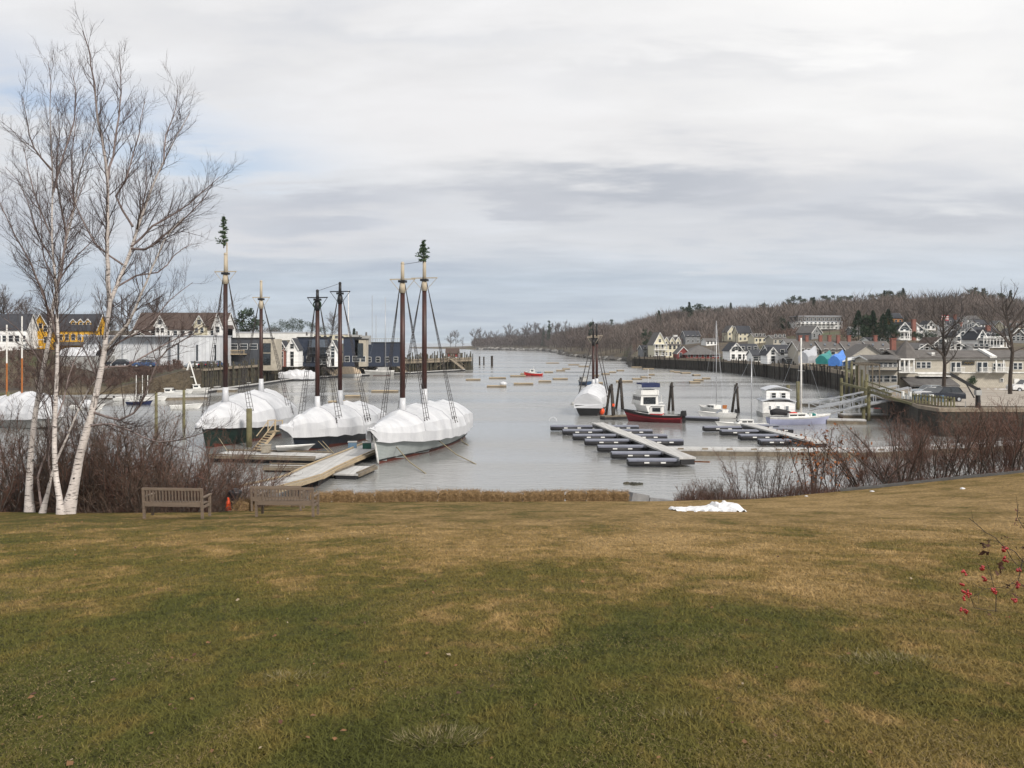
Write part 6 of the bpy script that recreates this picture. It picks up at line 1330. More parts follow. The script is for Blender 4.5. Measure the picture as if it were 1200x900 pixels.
# ================================================================== PLANTS
def seg(mb, a, b, ra, rb, n=3, mi=0):
    d = (b - a)
    if d.length < 1e-5: return
    u = d.orthogonal().normalized(); w = d.normalized().cross(u); o = len(mb.v)
    for p, r in ((a, ra), (b, rb)):
        for j in range(n):
            t = 2 * math.pi * j / n; q = p + u * (math.cos(t) * r) + w * (math.sin(t) * r); mb.v.append((q.x, q.y, q.z))
    for j in range(n): mb.f.append((o + j, o + (j + 1) % n, o + n + (j + 1) % n, o + n + j)); mb.m.append(mi)
def sliver(mb, a, b, r):
    d = b - a; u = Vector((d.y + .3 * d.z, -d.x, .3 * d.x)); 
    if u.length < 1e-6: u = Vector((1, 0, 0))
    u = u.normalized() * r; o = len(mb.v); mb.v += [tuple(a - u), tuple(a + u), tuple(b)]; mb.f.append((o, o + 1, o + 2)); mb.m.append(0)
def rvec(rg, s=1.0): return Vector((rg.gauss(0, s), rg.gauss(0, s), rg.gauss(0, s)))
def limb(mb, rg, p, d, ln, r, nseg, jit, up, mi=0, tip=.35, n=3):
    """a wandering tapered shoot; returns its points and radii"""
    pts = [p.copy()]; rad = [r]; d = d.normalized()
    for i in range(nseg):
        d = (d + rvec(rg, jit) + Vector((0, 0, up))).normalized(); q = pts[-1] + d * (ln / nseg); rr = r * lerp(1, tip, (i + 1) / nseg)
        seg(mb, pts[-1], q, rad[-1], rr, n, mi); pts.append(q); rad.append(rr)
    return pts, rad
def sprout(mb, rg, pts, rad, level, dens, lscale, spread, jit, up, minr, maxlev=3, start=.15, mi=0, cm=0, ratio=.5):
    """side shoots along a limb, and shoots on those"""
    tot = sum((b - a).length for a, b in zip(pts, pts[1:])); n = int(tot * dens[level] + rg.random())
    for i in range(n):
        u = start + (1 - start) * (i + rg.random()) / max(1, n); f = min(u, .999) * (len(pts) - 1); k = int(f); t = f - k; p = pts[k].lerp(pts[k + 1], t); r = lerp(rad[k], rad[k + 1], t)
        ax = (pts[k + 1] - pts[k]).normalized(); s = ax.cross(rvec(rg)).normalized(); a = rg.uniform(*spread)
        d = ax * math.cos(a) + s * math.sin(a); ln = lscale[level] * rg.uniform(.55, 1.25) * (1 - .45 * u)
        cr = max(minr, min(r * ratio, .012 * ln + minr)); ns = 4 if level == 0 else (3 if level == 1 else 2)
        if level + 1 >= maxlev:
            m1 = p + (d + Vector((0, 0, up))).normalized() * ln; sliver(mb, p, m1, cr); continue
        pp, rr = limb(mb, rg, p, d, ln, cr, ns, jit, up, cm if level >= 0 else mi, .4)
        if level + 1 < maxlev: sprout(mb, rg, pp, rr, level + 1, dens, lscale, spread, jit, up, minr, maxlev, .12, mi, cm, ratio)
def trace(pts, d0, wig=0.0, rg=None):
    """limb traced in the photograph and laid at its own distance (each point may carry its own)"""
    out = []
    for i, p in enumerate(pts):
        d = p[2] if len(p) > 2 else d0; out.append(PT(p[0], p[1], d))
    return out
def resample(P, step):
    out = [P[0]]
    for i in range(len(P) - 1):
        a, b = P[i], P[i + 1]; pa = P[i - 1] if i else a - (b - a); pb = P[i + 2] if i + 2 < len(P) else b + (b - a); n = max(1, int((b - a).length / step))
        for k in range(1, n + 1):
            t = k / n; out.append(.5 * ((2 * a) + (b - pa) * t + (2 * pa - 5 * a + 4 * b - pb) * t * t + (3 * a - pa - 3 * b + pb) * t ** 3))
    return out
def birch(label, d, trunk, limbs, r0, seed, bare_from=.25, twig=1.0):
    rg = random.Random(seed); P = resample(trace(trunk, d), .45); base = P[0].copy(); base.z = lawn_z(base.x, base.y)
    root = empty('birch_tree', base, 0, label, 'birch tree', 'birches at the left edge of the lawn'); N_ = len(P)
    P = [p - base for p in P]; r0 *= .74; rad = [r0 * (1 - (i / (N_ - 1)) ** .7 * .93) for i in range(N_)]; rad[0] *= 1.45; rad[1] *= 1.08
    P.insert(0, P[0] - Vector((0, 0, .35))); rad.insert(0, rad[0] * 1.2)
    mb = MB(); mb.tube([p + rvec(rg, .006) for p in P], rad, 12); mb.build('trunk', 'birch_bark', root, smooth=True)
    lm = MB(); lm2 = MB(); tw = MB(); allp = [(P, rad, bare_from)]
    for L_ in limbs:
        pts, dd, rr0 = L_; Q = [q - base for q in trace(pts, d)]; n = len(Q); Q = [q + Vector((0, dd * (i / (n - 1)), dd * (i / (n - 1)) * 0)) for i, q in enumerate(Q)]
        # keep the traced outline when the limb leans to or from the viewer
        Q = [Vector(((pts[i][0] - CX) / F * (d + dd * i / (n - 1)), d + dd * i / (n - 1), CAMH - (pts[i][1] - HY) / F * (d + dd * i / (n - 1)))) - base for i in range(n)]
        near = min(P, key=lambda p: (p - Q[0]).length); Q[0] = near.lerp(Q[0], .15) if (near - Q[0]).length < 1.2 else Q[0]
        Q = resample(Q, .4); n = len(Q); Q = [q + rvec(rg, .015) for q in Q]; rr = [rr0 * .78 * (1 - .85 * i / (n - 1)) + .004 for i in range(n)]
        (lm if rr0 > .05 else lm2).tube(Q, rr, 7, cap=False); allp.append((Q, rr, .12))
    if lm.v: lm.build('limbs', 'birch_bark', root, smooth=True)
    if lm2.v: lm2.build('thin_limbs', 'birch_limb', root, smooth=True)
    for Q, rr, st_ in allp:
        sprout(tw, rg, Q, rr, 0, (4.6 * twig, 7 * twig, 9), (1.3, .72, .42), (.3, .85), .12, .10, .0036, 3, st_)
    tw.build('twigs', 'birch_twig', root)
    return root
birch('thick white birch leaning right, the largest of the clump, forking high up', 26.0,
      [(79.5, 602), (86, 575), (93, 536), (103, 500), (112, 465), (119, 430), (124, 395), (129, 353), (137, 335), (147, 310), (161, 269), (176, 225), (191, 192), (205, 163), (222, 133)],
      [([(129, 353), (128, 330), (126.5, 277), (126.5, 225), (123, 181), (115.5, 141), (110, 97), (104.5, 60), (97, 36)], -.6, .085),
       ([(126.5, 250), (135, 230), (147, 211), (158, 174), (165, 141), (170, 118)], .8, .04), ([(126, 211), (134, 167), (141, 123), (142, 95), (141, 65)], 1.2, .045),
       ([(126.5, 313), (110, 284), (92, 247), (73, 210), (60, 180)], -1.0, .035),
       ([(158, 284), (180, 265), (220, 240), (257, 207)], .8, .045), ([(147, 299), (170, 292), (205, 266), (235, 236), (250, 215)], -1.2, .045),
       ([(191, 192), (194, 159), (205, 126), (208, 105)], 1.0, .03), ([(150, 300), (165, 250), (172, 210), (170, 180)], 1.6, .035),
       ([(126, 407), (138, 393), (150, 380), (160, 360), (172, 330), (185, 300), (200, 270), (215, 255)], -1.4, .055),
       ([(114, 494), (132, 497), (150, 503), (168, 512), (186, 518), (210, 516), (235, 508), (258, 500)], -2.0, .038),
       ([(114, 486), (141, 492), (156, 485), (171, 461), (186, 422), (210, 401), (235, 385), (255, 371)], -1.6, .045),
       ([(120, 437), (150, 428), (186, 407), (228, 386), (258, 366)], 1.6, .035), ([(117, 450), (105, 425), (98, 405), (85, 390)], 1.4, .03),
       ([(122, 415), (140, 400), (170, 385), (200, 352), (225, 330)], 2.2, .035), ([(140, 330), (160, 322), (185, 320), (205, 300), (225, 285)], 2.4, .035), ([(161, 269), (165, 235), (162, 205)], -2.0, .03)],
      .215, 1)
birch('slender straight white birch in the middle of the clump', 25.6,
      [(71, 602), (70, 585), (66, 560), (64.5, 542), (64.5, 494), (66.6, 440), (67.5, 404), (66.5, 350), (61, 277), (62, 225), (60, 174), (58.7, 130), (60, 95), (57, 72)],
      [([(64, 225), (75, 178), (86, 141), (88, 110), (84, 85)], 1.0, .035), ([(62, 210), (48, 185), (40, 174), (31, 141), (26, 112)], -1.0, .035), ([(61, 277), (45, 240), (33, 200), (28, 175)], 1.5, .03), ([(66, 343), (75, 300), (80, 260), (95, 225), (104, 190)], 2.0, .04),
       ([(67, 404), (60, 370), (45, 330), (30, 300)], -1.4, .035), ([(66, 490), (74, 470), (80, 440), (95, 405), (118, 385)], .9, .03), ([(66, 330), (52, 300), (48, 260), (46, 225)], 2.2, .03)],
      .125, 2)
birch('stout white birch at the left of the clump, rising nearly upright then leaning right', 27.6,
      [(34.5, 600), (33.5, 575), (35, 545), (39, 506), (45, 464), (51, 431), (57, 401), (62, 360), (68, 330), (79, 277), (88, 240), (93.5, 203), (106, 167), (112, 140)],
      [([(60, 380), (51, 343), (37, 310), (18, 277), (4, 247), (-4, 225)], 1.2, .045), ([(37, 310), (42, 270), (33, 235), (20, 210), (7, 196)], .6, .03), ([(79, 277), (70, 235), (66, 195), (70, 160), (66, 120)], -1.4, .035),
       ([(51, 431), (35, 405), (20, 385), (2, 370)], -.8, .03), ([(68, 330), (90, 300), (105, 285), (120, 262)], 1.6, .03), ([(88, 240), (84, 200), (86, 160), (92, 125)], 1.0, .03)],
      .16, 3)
birch('thin leaning birch stem between the two left trunks', 26.8,
      [(49.5, 601), (55, 580), (60, 560), (66, 540), (78, 512), (90, 484), (104, 455), (125, 430), (140, 418)],
      [([(60, 560), (57, 530), (62, 500), (60, 470), (52, 440), (50, 410)], .8, .04), ([(43, 598), (45, 560), (54, 530), (58, 505), (52, 470), (42, 445)], .4, .05)],
      .10, 4, .3, .8)

# ---- bare shrubs
def shrub(name, loc, h, w, nst, label, seed, cat='shrub', lean=(0, 0), twm='twig_brown', stm='stem_grey', dens=(3.4, 5.0, 6.0), ls=(.75, .38, .2), r0=.028, leaves=None, group='bare shrubs along the lawn', up=.05, arch=.0, base_w=.3, minr=.0055, maxlev=3, spread=(.3, .9)):
    rg = random.Random(seed); root = empty(name, loc, 0, label, cat, group); st = MB(); tw = MB(); lf = MB()
    for i in range(nst):
        a = rg.uniform(0, 2 * math.pi); q = rg.random() ** .6; o = Vector((math.cos(a) * q * w * base_w, math.sin(a) * q * w * base_w, -.15)); dr = Vector((math.cos(a) * q * w * .5 + lean[0], math.sin(a) * q * w * .4 + lean[1], h * rg.uniform(.75, 1.0)))
        ln = dr.length * rg.uniform(.75, 1.05); st = MB() if nst <= 8 else st; P, rr = limb(st, rg, o, dr + Vector((0, 0, h * arch)), ln, r0 * rg.uniform(.7, 1.2), 7, .10, -.10 * arch + up * .3, 0, .3, 5)
        sprout(tw, rg, P, rr, 0, dens, ls, spread, .16, up, minr, maxlev, .22)
        if nst <= 8: st.build('stem', stm, root)
        if leaves:
            for k in range(leaves[1]):
                p = P[rg.randrange(3, len(P))] + rvec(rg, .28); e = rvec(rg, .05); f_ = rvec(rg, .05); lf.add([tuple(p), tuple(p + e), tuple(p + e + f_), tuple(p + f_)], [(0, 1, 2, 3)])
    if nst > 8: st.build('stems', stm, root)
    tw.build('twigs', twm, root)
    if leaves: lf.build('leaves', leaves[0], root)
    return root
def lawn_pt(px, py=None, d=None):
    d = d or 1100 / (py - 560); X = (px - CX) / F * d; return Vector((X, d, lawn_z(X, d)))
left = [('tangled brown shrub directly behind the thick birch', 110, 29.5, 3.4, 3.4, 26, 0), ('dense brown shrub behind the left end of the left bench', 165, 30, 3.3, 3.6, 28, 1), ('broad red-tipped shrub reaching right over the left bench', 212, 31, 3.0, 3.8, 30, 0),
        ('rounded reddish shrub behind the right arm of the left bench', 245, 32, 2.6, 3.2, 26, 1), ('bare brown shrub with dark crossing stems left of the birch clump', 14, 30, 3.6, 3.2, 22, 0), ('low brown shrub in the shade between the birch trunks', 60, 31, 2.8, 3.0, 22, 1), ('tall thin brown shrub behind the leaning birch', 135, 33, 3.6, 3.2, 20, 0), ('thin shrub at the extreme left edge', -22, 29, 3.8, 3.0, 18, 1),
        ('low twiggy shrub closest to the back of the left bench', 190, 28.8, 1.7, 3.0, 24, 0)]
for i, (lab, px, d, h, w, n, rd) in enumerate(left):
    shrub('bare_shrub', lawn_pt(px, d=d), h * (1.45 if 80 < px < 230 else 1.25), w * 1.4, int(n * 2.1), lab, 100 + i, twm='twig_red' if rd or px > 200 else 'twig_brown', lean=(.5 if px > 180 else 0, 0), dens=(5.0, 7.5, 7.5), ls=(.95, .5, .28))
right = [('low dry weedy bush left of the sapling, nearest the boat ramp', 805, 43, 1.0, 1.8, 24), ('low red-brown weeds right of the boat ramp', 835, 43, 1.2, 2.0, 26), ('thin twiggy bush with a leaning dead stick', 862, 43.5, 2.6, 2.2, 12), ('feathery bush with upright thin stems', 887, 43.5, 3.0, 2.4, 18), ('low brown weeds between the feathery bush and the sapling', 915, 43, 1.3, 2.2, 26)]
for i, (lab, px, d, h, w, n) in enumerate(right):
    X = (px - CX) / F * d; z = lawn_z(X, edge_d(px) - .5) - .35
    shrub('dry_bush', (X, d - 1.6, z), h, w, n, lab, 200 + i, twm='twig_brown' if i % 2 else 'twig_red', r0=.016, dens=(6, 8, 6), ls=(.5, .28, .16), maxlev=3, group='bushes on the bank right of the ramp')
def rpt(px, dd=1.2, dz=-.3):
    d = edge_d(px) + dd; X = (px - CX) / F * d; return Vector((X, d, lawn_z(X, edge_d(px) - .4) + dz))
# sapling that keeps its rust-coloured leaves
shrub('rust_leaved_sapling', rpt(950), 3.9, 2.6, 7, 'young tree keeping a few rust-coloured leaves in front of the docks', 301, 'sapling', r0=.045, base_w=.12, dens=(4.0, 6, 5), ls=(.9, .45, .22), leaves=('leaf_rust', 60), twm='twig_red', stm='stem_grey', group='', spread=(.25, .7), up=.1)
shrub('rust_leaved_sapling', rpt(975), 3.1, 1.9, 5, 'smaller rust-leaved sapling just right of the taller one', 302, 'sapling', r0=.035, base_w=.1, dens=(4.0, 6, 5), ls=(.7, .4, .2), leaves=('leaf_rust', 45), twm='twig_red', stm='stem_grey', group='')
for o in S.objects:
    if 'group' in o and o['group'] == '': del o['group']
# arching wide shrubs with black stems
for i, (px, h, w, n, lab) in enumerate([(1022, 3.2, 3.6, 15, 'wide vase-shaped dark-stemmed shrub, leftmost of the arching ones'), (1060, 3.9, 4.0, 17, 'arching dark-stemmed shrub in front of the long timber float'), (1100, 3.8, 4.0, 16, 'arching dark-stemmed shrub below the parked cars'), (1140, 3.6, 3.6, 15, 'dark-stemmed shrub below the black boom crane'), (1176, 4.0, 3.6, 12, 'dark-stemmed shrub near the right edge of the photo'), (1215, 4.2, 3.6, 12, 'dark-stemmed shrub cut off by the right edge')]):
    shrub('arching_shrub', rpt(px, 1.3), h, w * 1.35, int(n * .75), lab, 320 + i, r0=.036, arch=.3, twm='twig_red', stm='bark_dark', dens=(3.2, 4.6, 5), ls=(1.1, .6, .32), group='arching shrubs on the right bank', base_w=.18)
for i, (px, dd, h, w, n, lab) in enumerate([(1030, 5, 3.3, 4.2, 22, 'red-twigged thicket left of the wharf wall'), (1075, 6, 4.2, 4.8, 26, 'red-twigged thicket under the timber landing'), (1120, 7, 4.6, 4.8, 26, 'dense red-brown thicket below the parking lot'), (1165, 6, 4.8, 4.8, 26, 'tall red-brown thicket right of the boom crane'), (1208, 5, 5.2, 4.6, 22, 'tall red-brown thicket at the right edge'), (1000, 3.5, 2.2, 3.6, 20, 'low pinkish thicket between the sapling and the arching shrubs')]):
    q = rpt(px, dd, -2.0 if dd > 4 else -1.2); q.z = max(q.z, 1.0 if px < 1100 else 1.4)
    shrub('red_thicket', q, h * .92, w * 1.2, int(n * .9), lab, 340 + i, r0=.022, twm='twig_red', stm='twig_red', minr=.006, dens=(5, 7, 8), ls=(1.1, .6, .34), group='red-twigged thickets on the right bank')
# dry weeds along the foot of the lawn edge (right) : short stalks nobody could count
rg = random.Random(9); mb = MB()
for i in range(4200):
    px = 792 + 430 * rg.random() ** 1.1; e = edge_d(px); d = e + rg.uniform(-.15, 1.6); X = (px - CX) / F * d; z = lawn_z(X, min(d, e + .3)) - .1; h = rg.uniform(.12, .65) * (1 if px < 960 else .7); a = Vector((X, d, z)); b = a + Vector((rg.gauss(0, .12), rg.gauss(0, .1), h)); seg(mb, a, b, .007, .003)
    for k in range(2):
        c = a.lerp(b, rg.uniform(.4, .9)); seg(mb, c, c + Vector((rg.gauss(0, .09), rg.gauss(0, .06), rg.uniform(.03, .16))), .004, .002)
tag(mb.build('dry_weeds', 'leaf_dead' if 0 else 'twig_red'), 'dry brown weeds along the lower edge of the lawn on the right', 'weeds', kind='stuff')

# ---- crowns of bare trees made of fine rising shoots
def bare_tree(name, loc, h, w, label, seed, n1=9, m='wood_far', cat='tree', group=None, thick=1.0, trunk_h=.28, lev=3, sc=1.0, dens=None, leaf=None):
    rg = random.Random(seed); root = empty(name, loc, 0, label, cat, group); tr = MB(); cr = MB(); r0 = h * .017 * thick
    P, rr = limb(tr, rg, Vector((0, 0, -.4)), Vector((0, 0, 1)), h * trunk_h + .4, r0, 4, .03, .1, 0, .75, 7); top = P[-1]
    P2, r2 = limb(tr, rg, top, Vector((rg.gauss(0, .1), rg.gauss(0, .1), 1)), h * (1 - trunk_h) * .9, r0 * .75, 6, .08, .1, 0, .15, 6)
    tr.build('trunk', 'bark_dark', root)
    for i in range(n1):
        u = rg.uniform(0, .75); k = int(u * 5.99); p = P2[k].lerp(P2[k + 1], rg.random()) if i > 1 else top; a = 2 * math.pi * i / n1 * 2.4 + rg.uniform(-.4, .4); e = rg.uniform(.45, 1.1) * (1 + .3 * u)
        d = Vector((math.cos(a), math.sin(a), math.tan(e * .75))); ln = (w * .5) / max(.35, math.cos(e * .75)) * (1 - .45 * u) * rg.uniform(.8, 1.15); ln = min(ln, (h - p.z) * 1.1)
        Q, rq = limb(cr, rg, p, d, ln, r0 * .45, 5, .12, .08, 0, .25, 4); dn = dens or (16 / h, 36 / h, 60 / h)
        sprout(cr, rg, Q, rq, 0, dn, (h * .17, h * .085, h * .045), (.35, .9), .14, .08, h * .0007 * sc, lev, .15)
    sprout(cr, rg, P2, r2, 0, dens or (16 / h, 36 / h, 60 / h), (h * .15, h * .08, h * .045), (.35, .9), .14, .08, h * .0007 * sc, lev, .1)
    cr.build('crown', m, root); return root
def evergreen(name, loc, h, w, label, seed, kind='spruce', group=None, cat='evergreen tree', dens=1.0):
    rg = random.Random(seed); root = empty(name, loc, 0, label, cat, group); tr = MB(); tr.tube([(0, 0, -1), (0, 0, h * .9)], [h * .018, h * .004], 6); tr.build('trunk', 'bark_dark', root); mb = MB()
    if kind == 'spruce':
        for i in range(int(1500 * dens)):
            u = rg.random() ** .8; z = h * (.06 + .94 * u); rr = w * .5 * (1 - u) ** .85 * (.55 + .45 * math.sin(u * 60) ** 2) * rg.uniform(.35, 1.1); a = rg.uniform(0, 6.283); p = Vector((math.cos(a) * rr, math.sin(a) * rr, z - rr * .15)); s = h * .030
            e = Vector((math.cos(a), math.sin(a), -.35)) * s * rg.uniform(.8, 1.8); f_ = rvec(rg, s * .55); mb.add([tuple(p - e * .5), tuple(p + f_), tuple(p + e)], [(0, 1, 2)])
    else:
        cl = [(Vector((rg.gauss(0, w * .16), rg.gauss(0, w * .16), h * rg.uniform(.30, .94))), w * rg.uniform(.15, .28)) for _ in range(15)]
        for c, r_ in cl:
            mb_t = seg(mb, Vector((0, 0, c.z - r_ * .8)), c, h * .005, h * .002)
            for i in range(int(75 * dens)):
                d = rvec(rg).normalized(); p = c + Vector((d.x * r_, d.y * r_, d.z * r_ * .8)) * rg.uniform(.4, 1.05); s = h * .026; mb.add([tuple(p), tuple(p + rvec(rg, s)), tuple(p + rvec(rg, s))], [(0, 1, 2)])
    mb.build('crown', 'spruce' if kind == 'spruce' else 'pine', root); return root
# trees beside the tan shingled building
p = PT(1106, 470, 118); p.z = 3.0; bare_tree('bare_tree', p, 13.5, 6.5, 'tall narrow bare tree in front of the tan building near the parked cars', 501, 12, 'stem_grey', thick=1.3, trunk_h=.30, dens=(2.4, 4, 5), sc=1.2)
p = PT(1184, 463, 113); p.z = 3.0
bare_tree('bare_tree', p, 14.5, 11, 'big spreading bare tree with a thick dark trunk near the right edge', 502, 12, 'stem_grey', thick=1.15, trunk_h=.40, dens=(1.3, 2.2, 2.6), sc=1.1)
# left skyline
Z = lambda px, py, d: 10 - (py - HY) / F * d
for i, (px, pt, d, w, lab) in enumerate([(150, 340, 290, 22, 'broad dark bare tree crown between the yellow house and the white inn'), (178, 345, 300, 16, 'round bare tree behind the white inn'), (5, 338, 260, 18, 'bare tree over the white house at the left edge'), (33, 352, 300, 14, 'bare tree between the white and the yellow house'), (120, 352, 310, 16, 'bare tree behind the right end of the yellow house'), (245, 362, 300, 8, 'thin bare tree right of the white inn'), (390, 365, 520, 10, 'small lone bare tree behind the schooner masts'), (-22, 335, 250, 20, 'bare tree just beyond the left edge')]):
    z0 = land_l(px, d); X = (px - CX) / F * d; h_ = CAMH + (HY - pt) / F * d - z0; bare_tree('bare_tree', (X, d, z0), h_, w * 1.0, lab, 510 + i, 14, 'wood_far', dens=(20 / h_, 55 / h_, 80 / h_), sc=2.4, group='bare trees on the left shore')
for i, (px, pt, d, w, k_, lab) in enumerate([(285, 358, 300, 8, 'pine', 'left one of the two dark pines right of the green schooner mast'), (297, 360, 300, 9, 'pine', 'right one of the two dark pines right of the green schooner mast'), (328, 376, 560, 13, 'pine', 'small far pine left in the skyline clump'), (343, 374, 560, 13, 'pine', 'far pine second in the skyline clump'), (354, 374.5, 560, 11, 'pine', 'far pine in the middle of the skyline clump'), (365, 378, 560, 11, 'pine', 'far pine right of middle in the skyline clump'), (318, 379, 560, 12, 'pine', 'lowest far pine at the left end of the skyline clump'), (376, 382, 560, 11, 'pine', 'far pine at the right end of the skyline clump'), (337, 378, 600, 14, 'pine', 'far pine behind the others in the skyline clump'), (415, 385, 300, 3, 'spruce', 'small dark evergreen by the rooftop cowl')]):
    z0 = land_l(px, d); X = (px - CX) / F * d; evergreen('pine_tree', (X, d, z0), CAMH + (HY - pt) / F * d - z0, w, lab, 540 + i, k_, 'evergreens on the left skyline')
# the far point
rg = random.Random(66); pts_ = [(528, 389, 9), (534, 388, 9), (542, 395, 5), (556, 386, 13), (564, 385, 12), (573, 388, 9), (582, 387, 12), (591, 390, 9), (598, 381, 13), (604, 386, 10), (612, 384, 12), (620, 379, 13), (628, 378, 14), (636, 379, 13), (643, 381, 13), (650, 378, 13), (657, 380, 12), (664, 376, 13), (671, 383, 11), (586, 391, 8), (617, 386, 10), (633, 385, 12), (654, 386, 10), (661, 386, 11)]
for i, (px, pt, w) in enumerate(sorted(pts_)):
    d = interp(SH_R, px) + rg.uniform(50, 160); z0 = land_r(px, d); X = (px - CX) / F * d; k = d / F
    bare_tree('bare_tree', (X, d, z0), CAMH + (HY - pt) * k - z0, w * k * 1.5, 'bare tree on the far wooded point, ' + ordn(i) + ' from its seaward tip', 600 + i, 12, 'wood_far', lev=3, dens=(.9, 1.3, 1.8), sc=5, group='bare trees on the far point', trunk_h=.2)
for i, (px, pt, w, kd, lab) in enumerate([(637, 386, 9, 'spruce', 'dark conical spruce on the far point'), (643, 375, 5, 'pine', 'tall thin pine over the far point'), (692, 376, 5, 'pine', 'dark pine tip behind the distant schooner mast'), (717, 374, 7, 'pine', 'green-brown pine on the hill left of the inn'), (757, 385, 13, 'pine', 'large dark pine directly behind the grey and cream houses'), (787, 364, 9, 'pine', 'tall pine standing above the ridge over the inn'), (895, 353, 8, 'pine', 'rounded pine on the ridge above the white sheds'), (918, 353, 6, 'pine', 'small pine on the ridge right of the rounded one')]):
    d = interp(SH_R, px) + 60 if px < 700 else interp(RD, px) * (.45 if px == 757 else .93); z0 = land_r(px, d); X = (px - CX) / F * d; k = d / F; evergreen('pine_tree', (X, d, z0), CAMH + (HY - pt) * k - z0, w * k, lab, 640 + i, kd, 'scattered evergreens on the far hills', dens=.8)
ev = [(900, 366, 391, 8, 'pine'), (907, 366, 392, 7, 'spruce'), (916, 371, 393, 9, 'pine'), (924, 377, 393, 7, 'spruce'), (941, 347, 372, 7, 'pine'), (951, 348, 372, 6, 'pine'), (968, 346, 372, 8, 'pine'), (985, 347, 372, 7, 'pine'), (1006, 364, 402, 11, 'spruce'), (1015, 368, 404, 9, 'pine'), (1023, 364, 403, 8, 'spruce'), (1035, 368, 404, 11, 'spruce'), (1041, 362, 400, 10, 'spruce'), (1049, 380, 403, 8, 'pine'), (1063, 362, 380, 6, 'spruce'), (1033, 343, 366, 9, 'pine'), (1043, 341, 365, 9, 'pine'), (1056, 341, 366, 8, 'pine'), (1048, 345, 366, 8, 'pine'), (1022, 345, 366, 9, 'pine'), (996, 346, 368, 8, 'pine'), (1112, 348, 372, 8, 'pine'), (1106, 350, 375, 7, 'pine'), (1146, 336, 366, 7, 'pine'), (1162, 345, 366, 6, 'pine'), (1175, 344, 366, 6, 'pine'), (1084, 390, 404, 16, 'pine'), (1074, 392, 405, 10, 'pine'), (1094, 392, 406, 9, 'pine'), (1139, 395, 404, 5, 'pine'), (1168, 402, 408, 4, 'pine')]
for i, (px, pt, pb, w, kd) in enumerate(sorted(ev)):
    q = on_land(px, pb); w = w * 1.55 if 1000 < px < 1050 and pb > 395 else w
    if pb < 375: d = interp(RD, px) * .95; q = Vector(((px - CX) / F * d, d, land_r(px, d)))
    k = q.y / F; evergreen('spruce_tree' if kd == 'spruce' else 'pine_tree', q, max(4, CAMH + (HY - pt) * k - q.z), w * k * (1.9 if kd == 'spruce' else 1.4), ('dark spruce' if kd == 'spruce' else 'dark pine') + (' on the ridge line' if pb < 375 else ' among the houses of the right slope') + ', ' + ordn(i) + ' from left of the evergreens there', 660 + i, kd, 'evergreens on the right hillside', dens=1.6)
rg = random.Random(88)
for i, px in enumerate(sorted(rg.uniform(745, 1195) for _ in range(30))):
    d = interp(RD, px) * rg.uniform(.60, .97); X = (px - CX) / F * d; h_ = rg.uniform(15, 21); evergreen('pine_tree', (X, d, land_r(px, d)), h_, h_ * rg.uniform(.35, .5), 'dark evergreen standing up in the leafless hillside wood, ' + ordn(i) + ' from left of these', 800 + i, 'pine' if i % 3 else 'spruce', 'evergreens in the hillside wood', dens=.9)
# individual bare trees among the houses on the right
bt = [(773, 378, 392, 8), (921, 361, 391, 10), (992, 372, 397, 10), (905, 385, 402, 9), (880, 384, 400, 8), (890, 386, 404, 8), (1125, 340, 384, 12), (1142, 364, 388, 9), (972, 372, 392, 10), (947, 378, 395, 8), (1003, 376, 398, 8), (848, 378, 401, 13), (862, 380, 401, 9), (1092, 360, 386, 9), (1108, 362, 392, 9), (1156, 366, 388, 8), (1186, 352, 384, 14), (1078, 362, 380, 9), (935, 386, 404, 9), (806, 382, 402, 9), (830, 386, 404, 8), (746, 385, 412, 12), (727, 388, 414, 12), (710, 388, 416, 12), (695, 388, 414, 11), (682, 386, 410, 11)]
for i, (px, pt, pb, w) in enumerate(sorted(bt)):
    q = on_land(px, pb); k = q.y / F; bare_tree('bare_tree', q, max(5, CAMH + (HY - pt) * k - q.z), w * k * 1.1, 'pale bare tree on the right slope, ' + ordn(i) + ' from left among those standing between houses', 700 + i, 8, 'wood_far', lev=3, dens=(1.3, 2.4, 3), sc=3, group='bare trees among the right hillside houses')
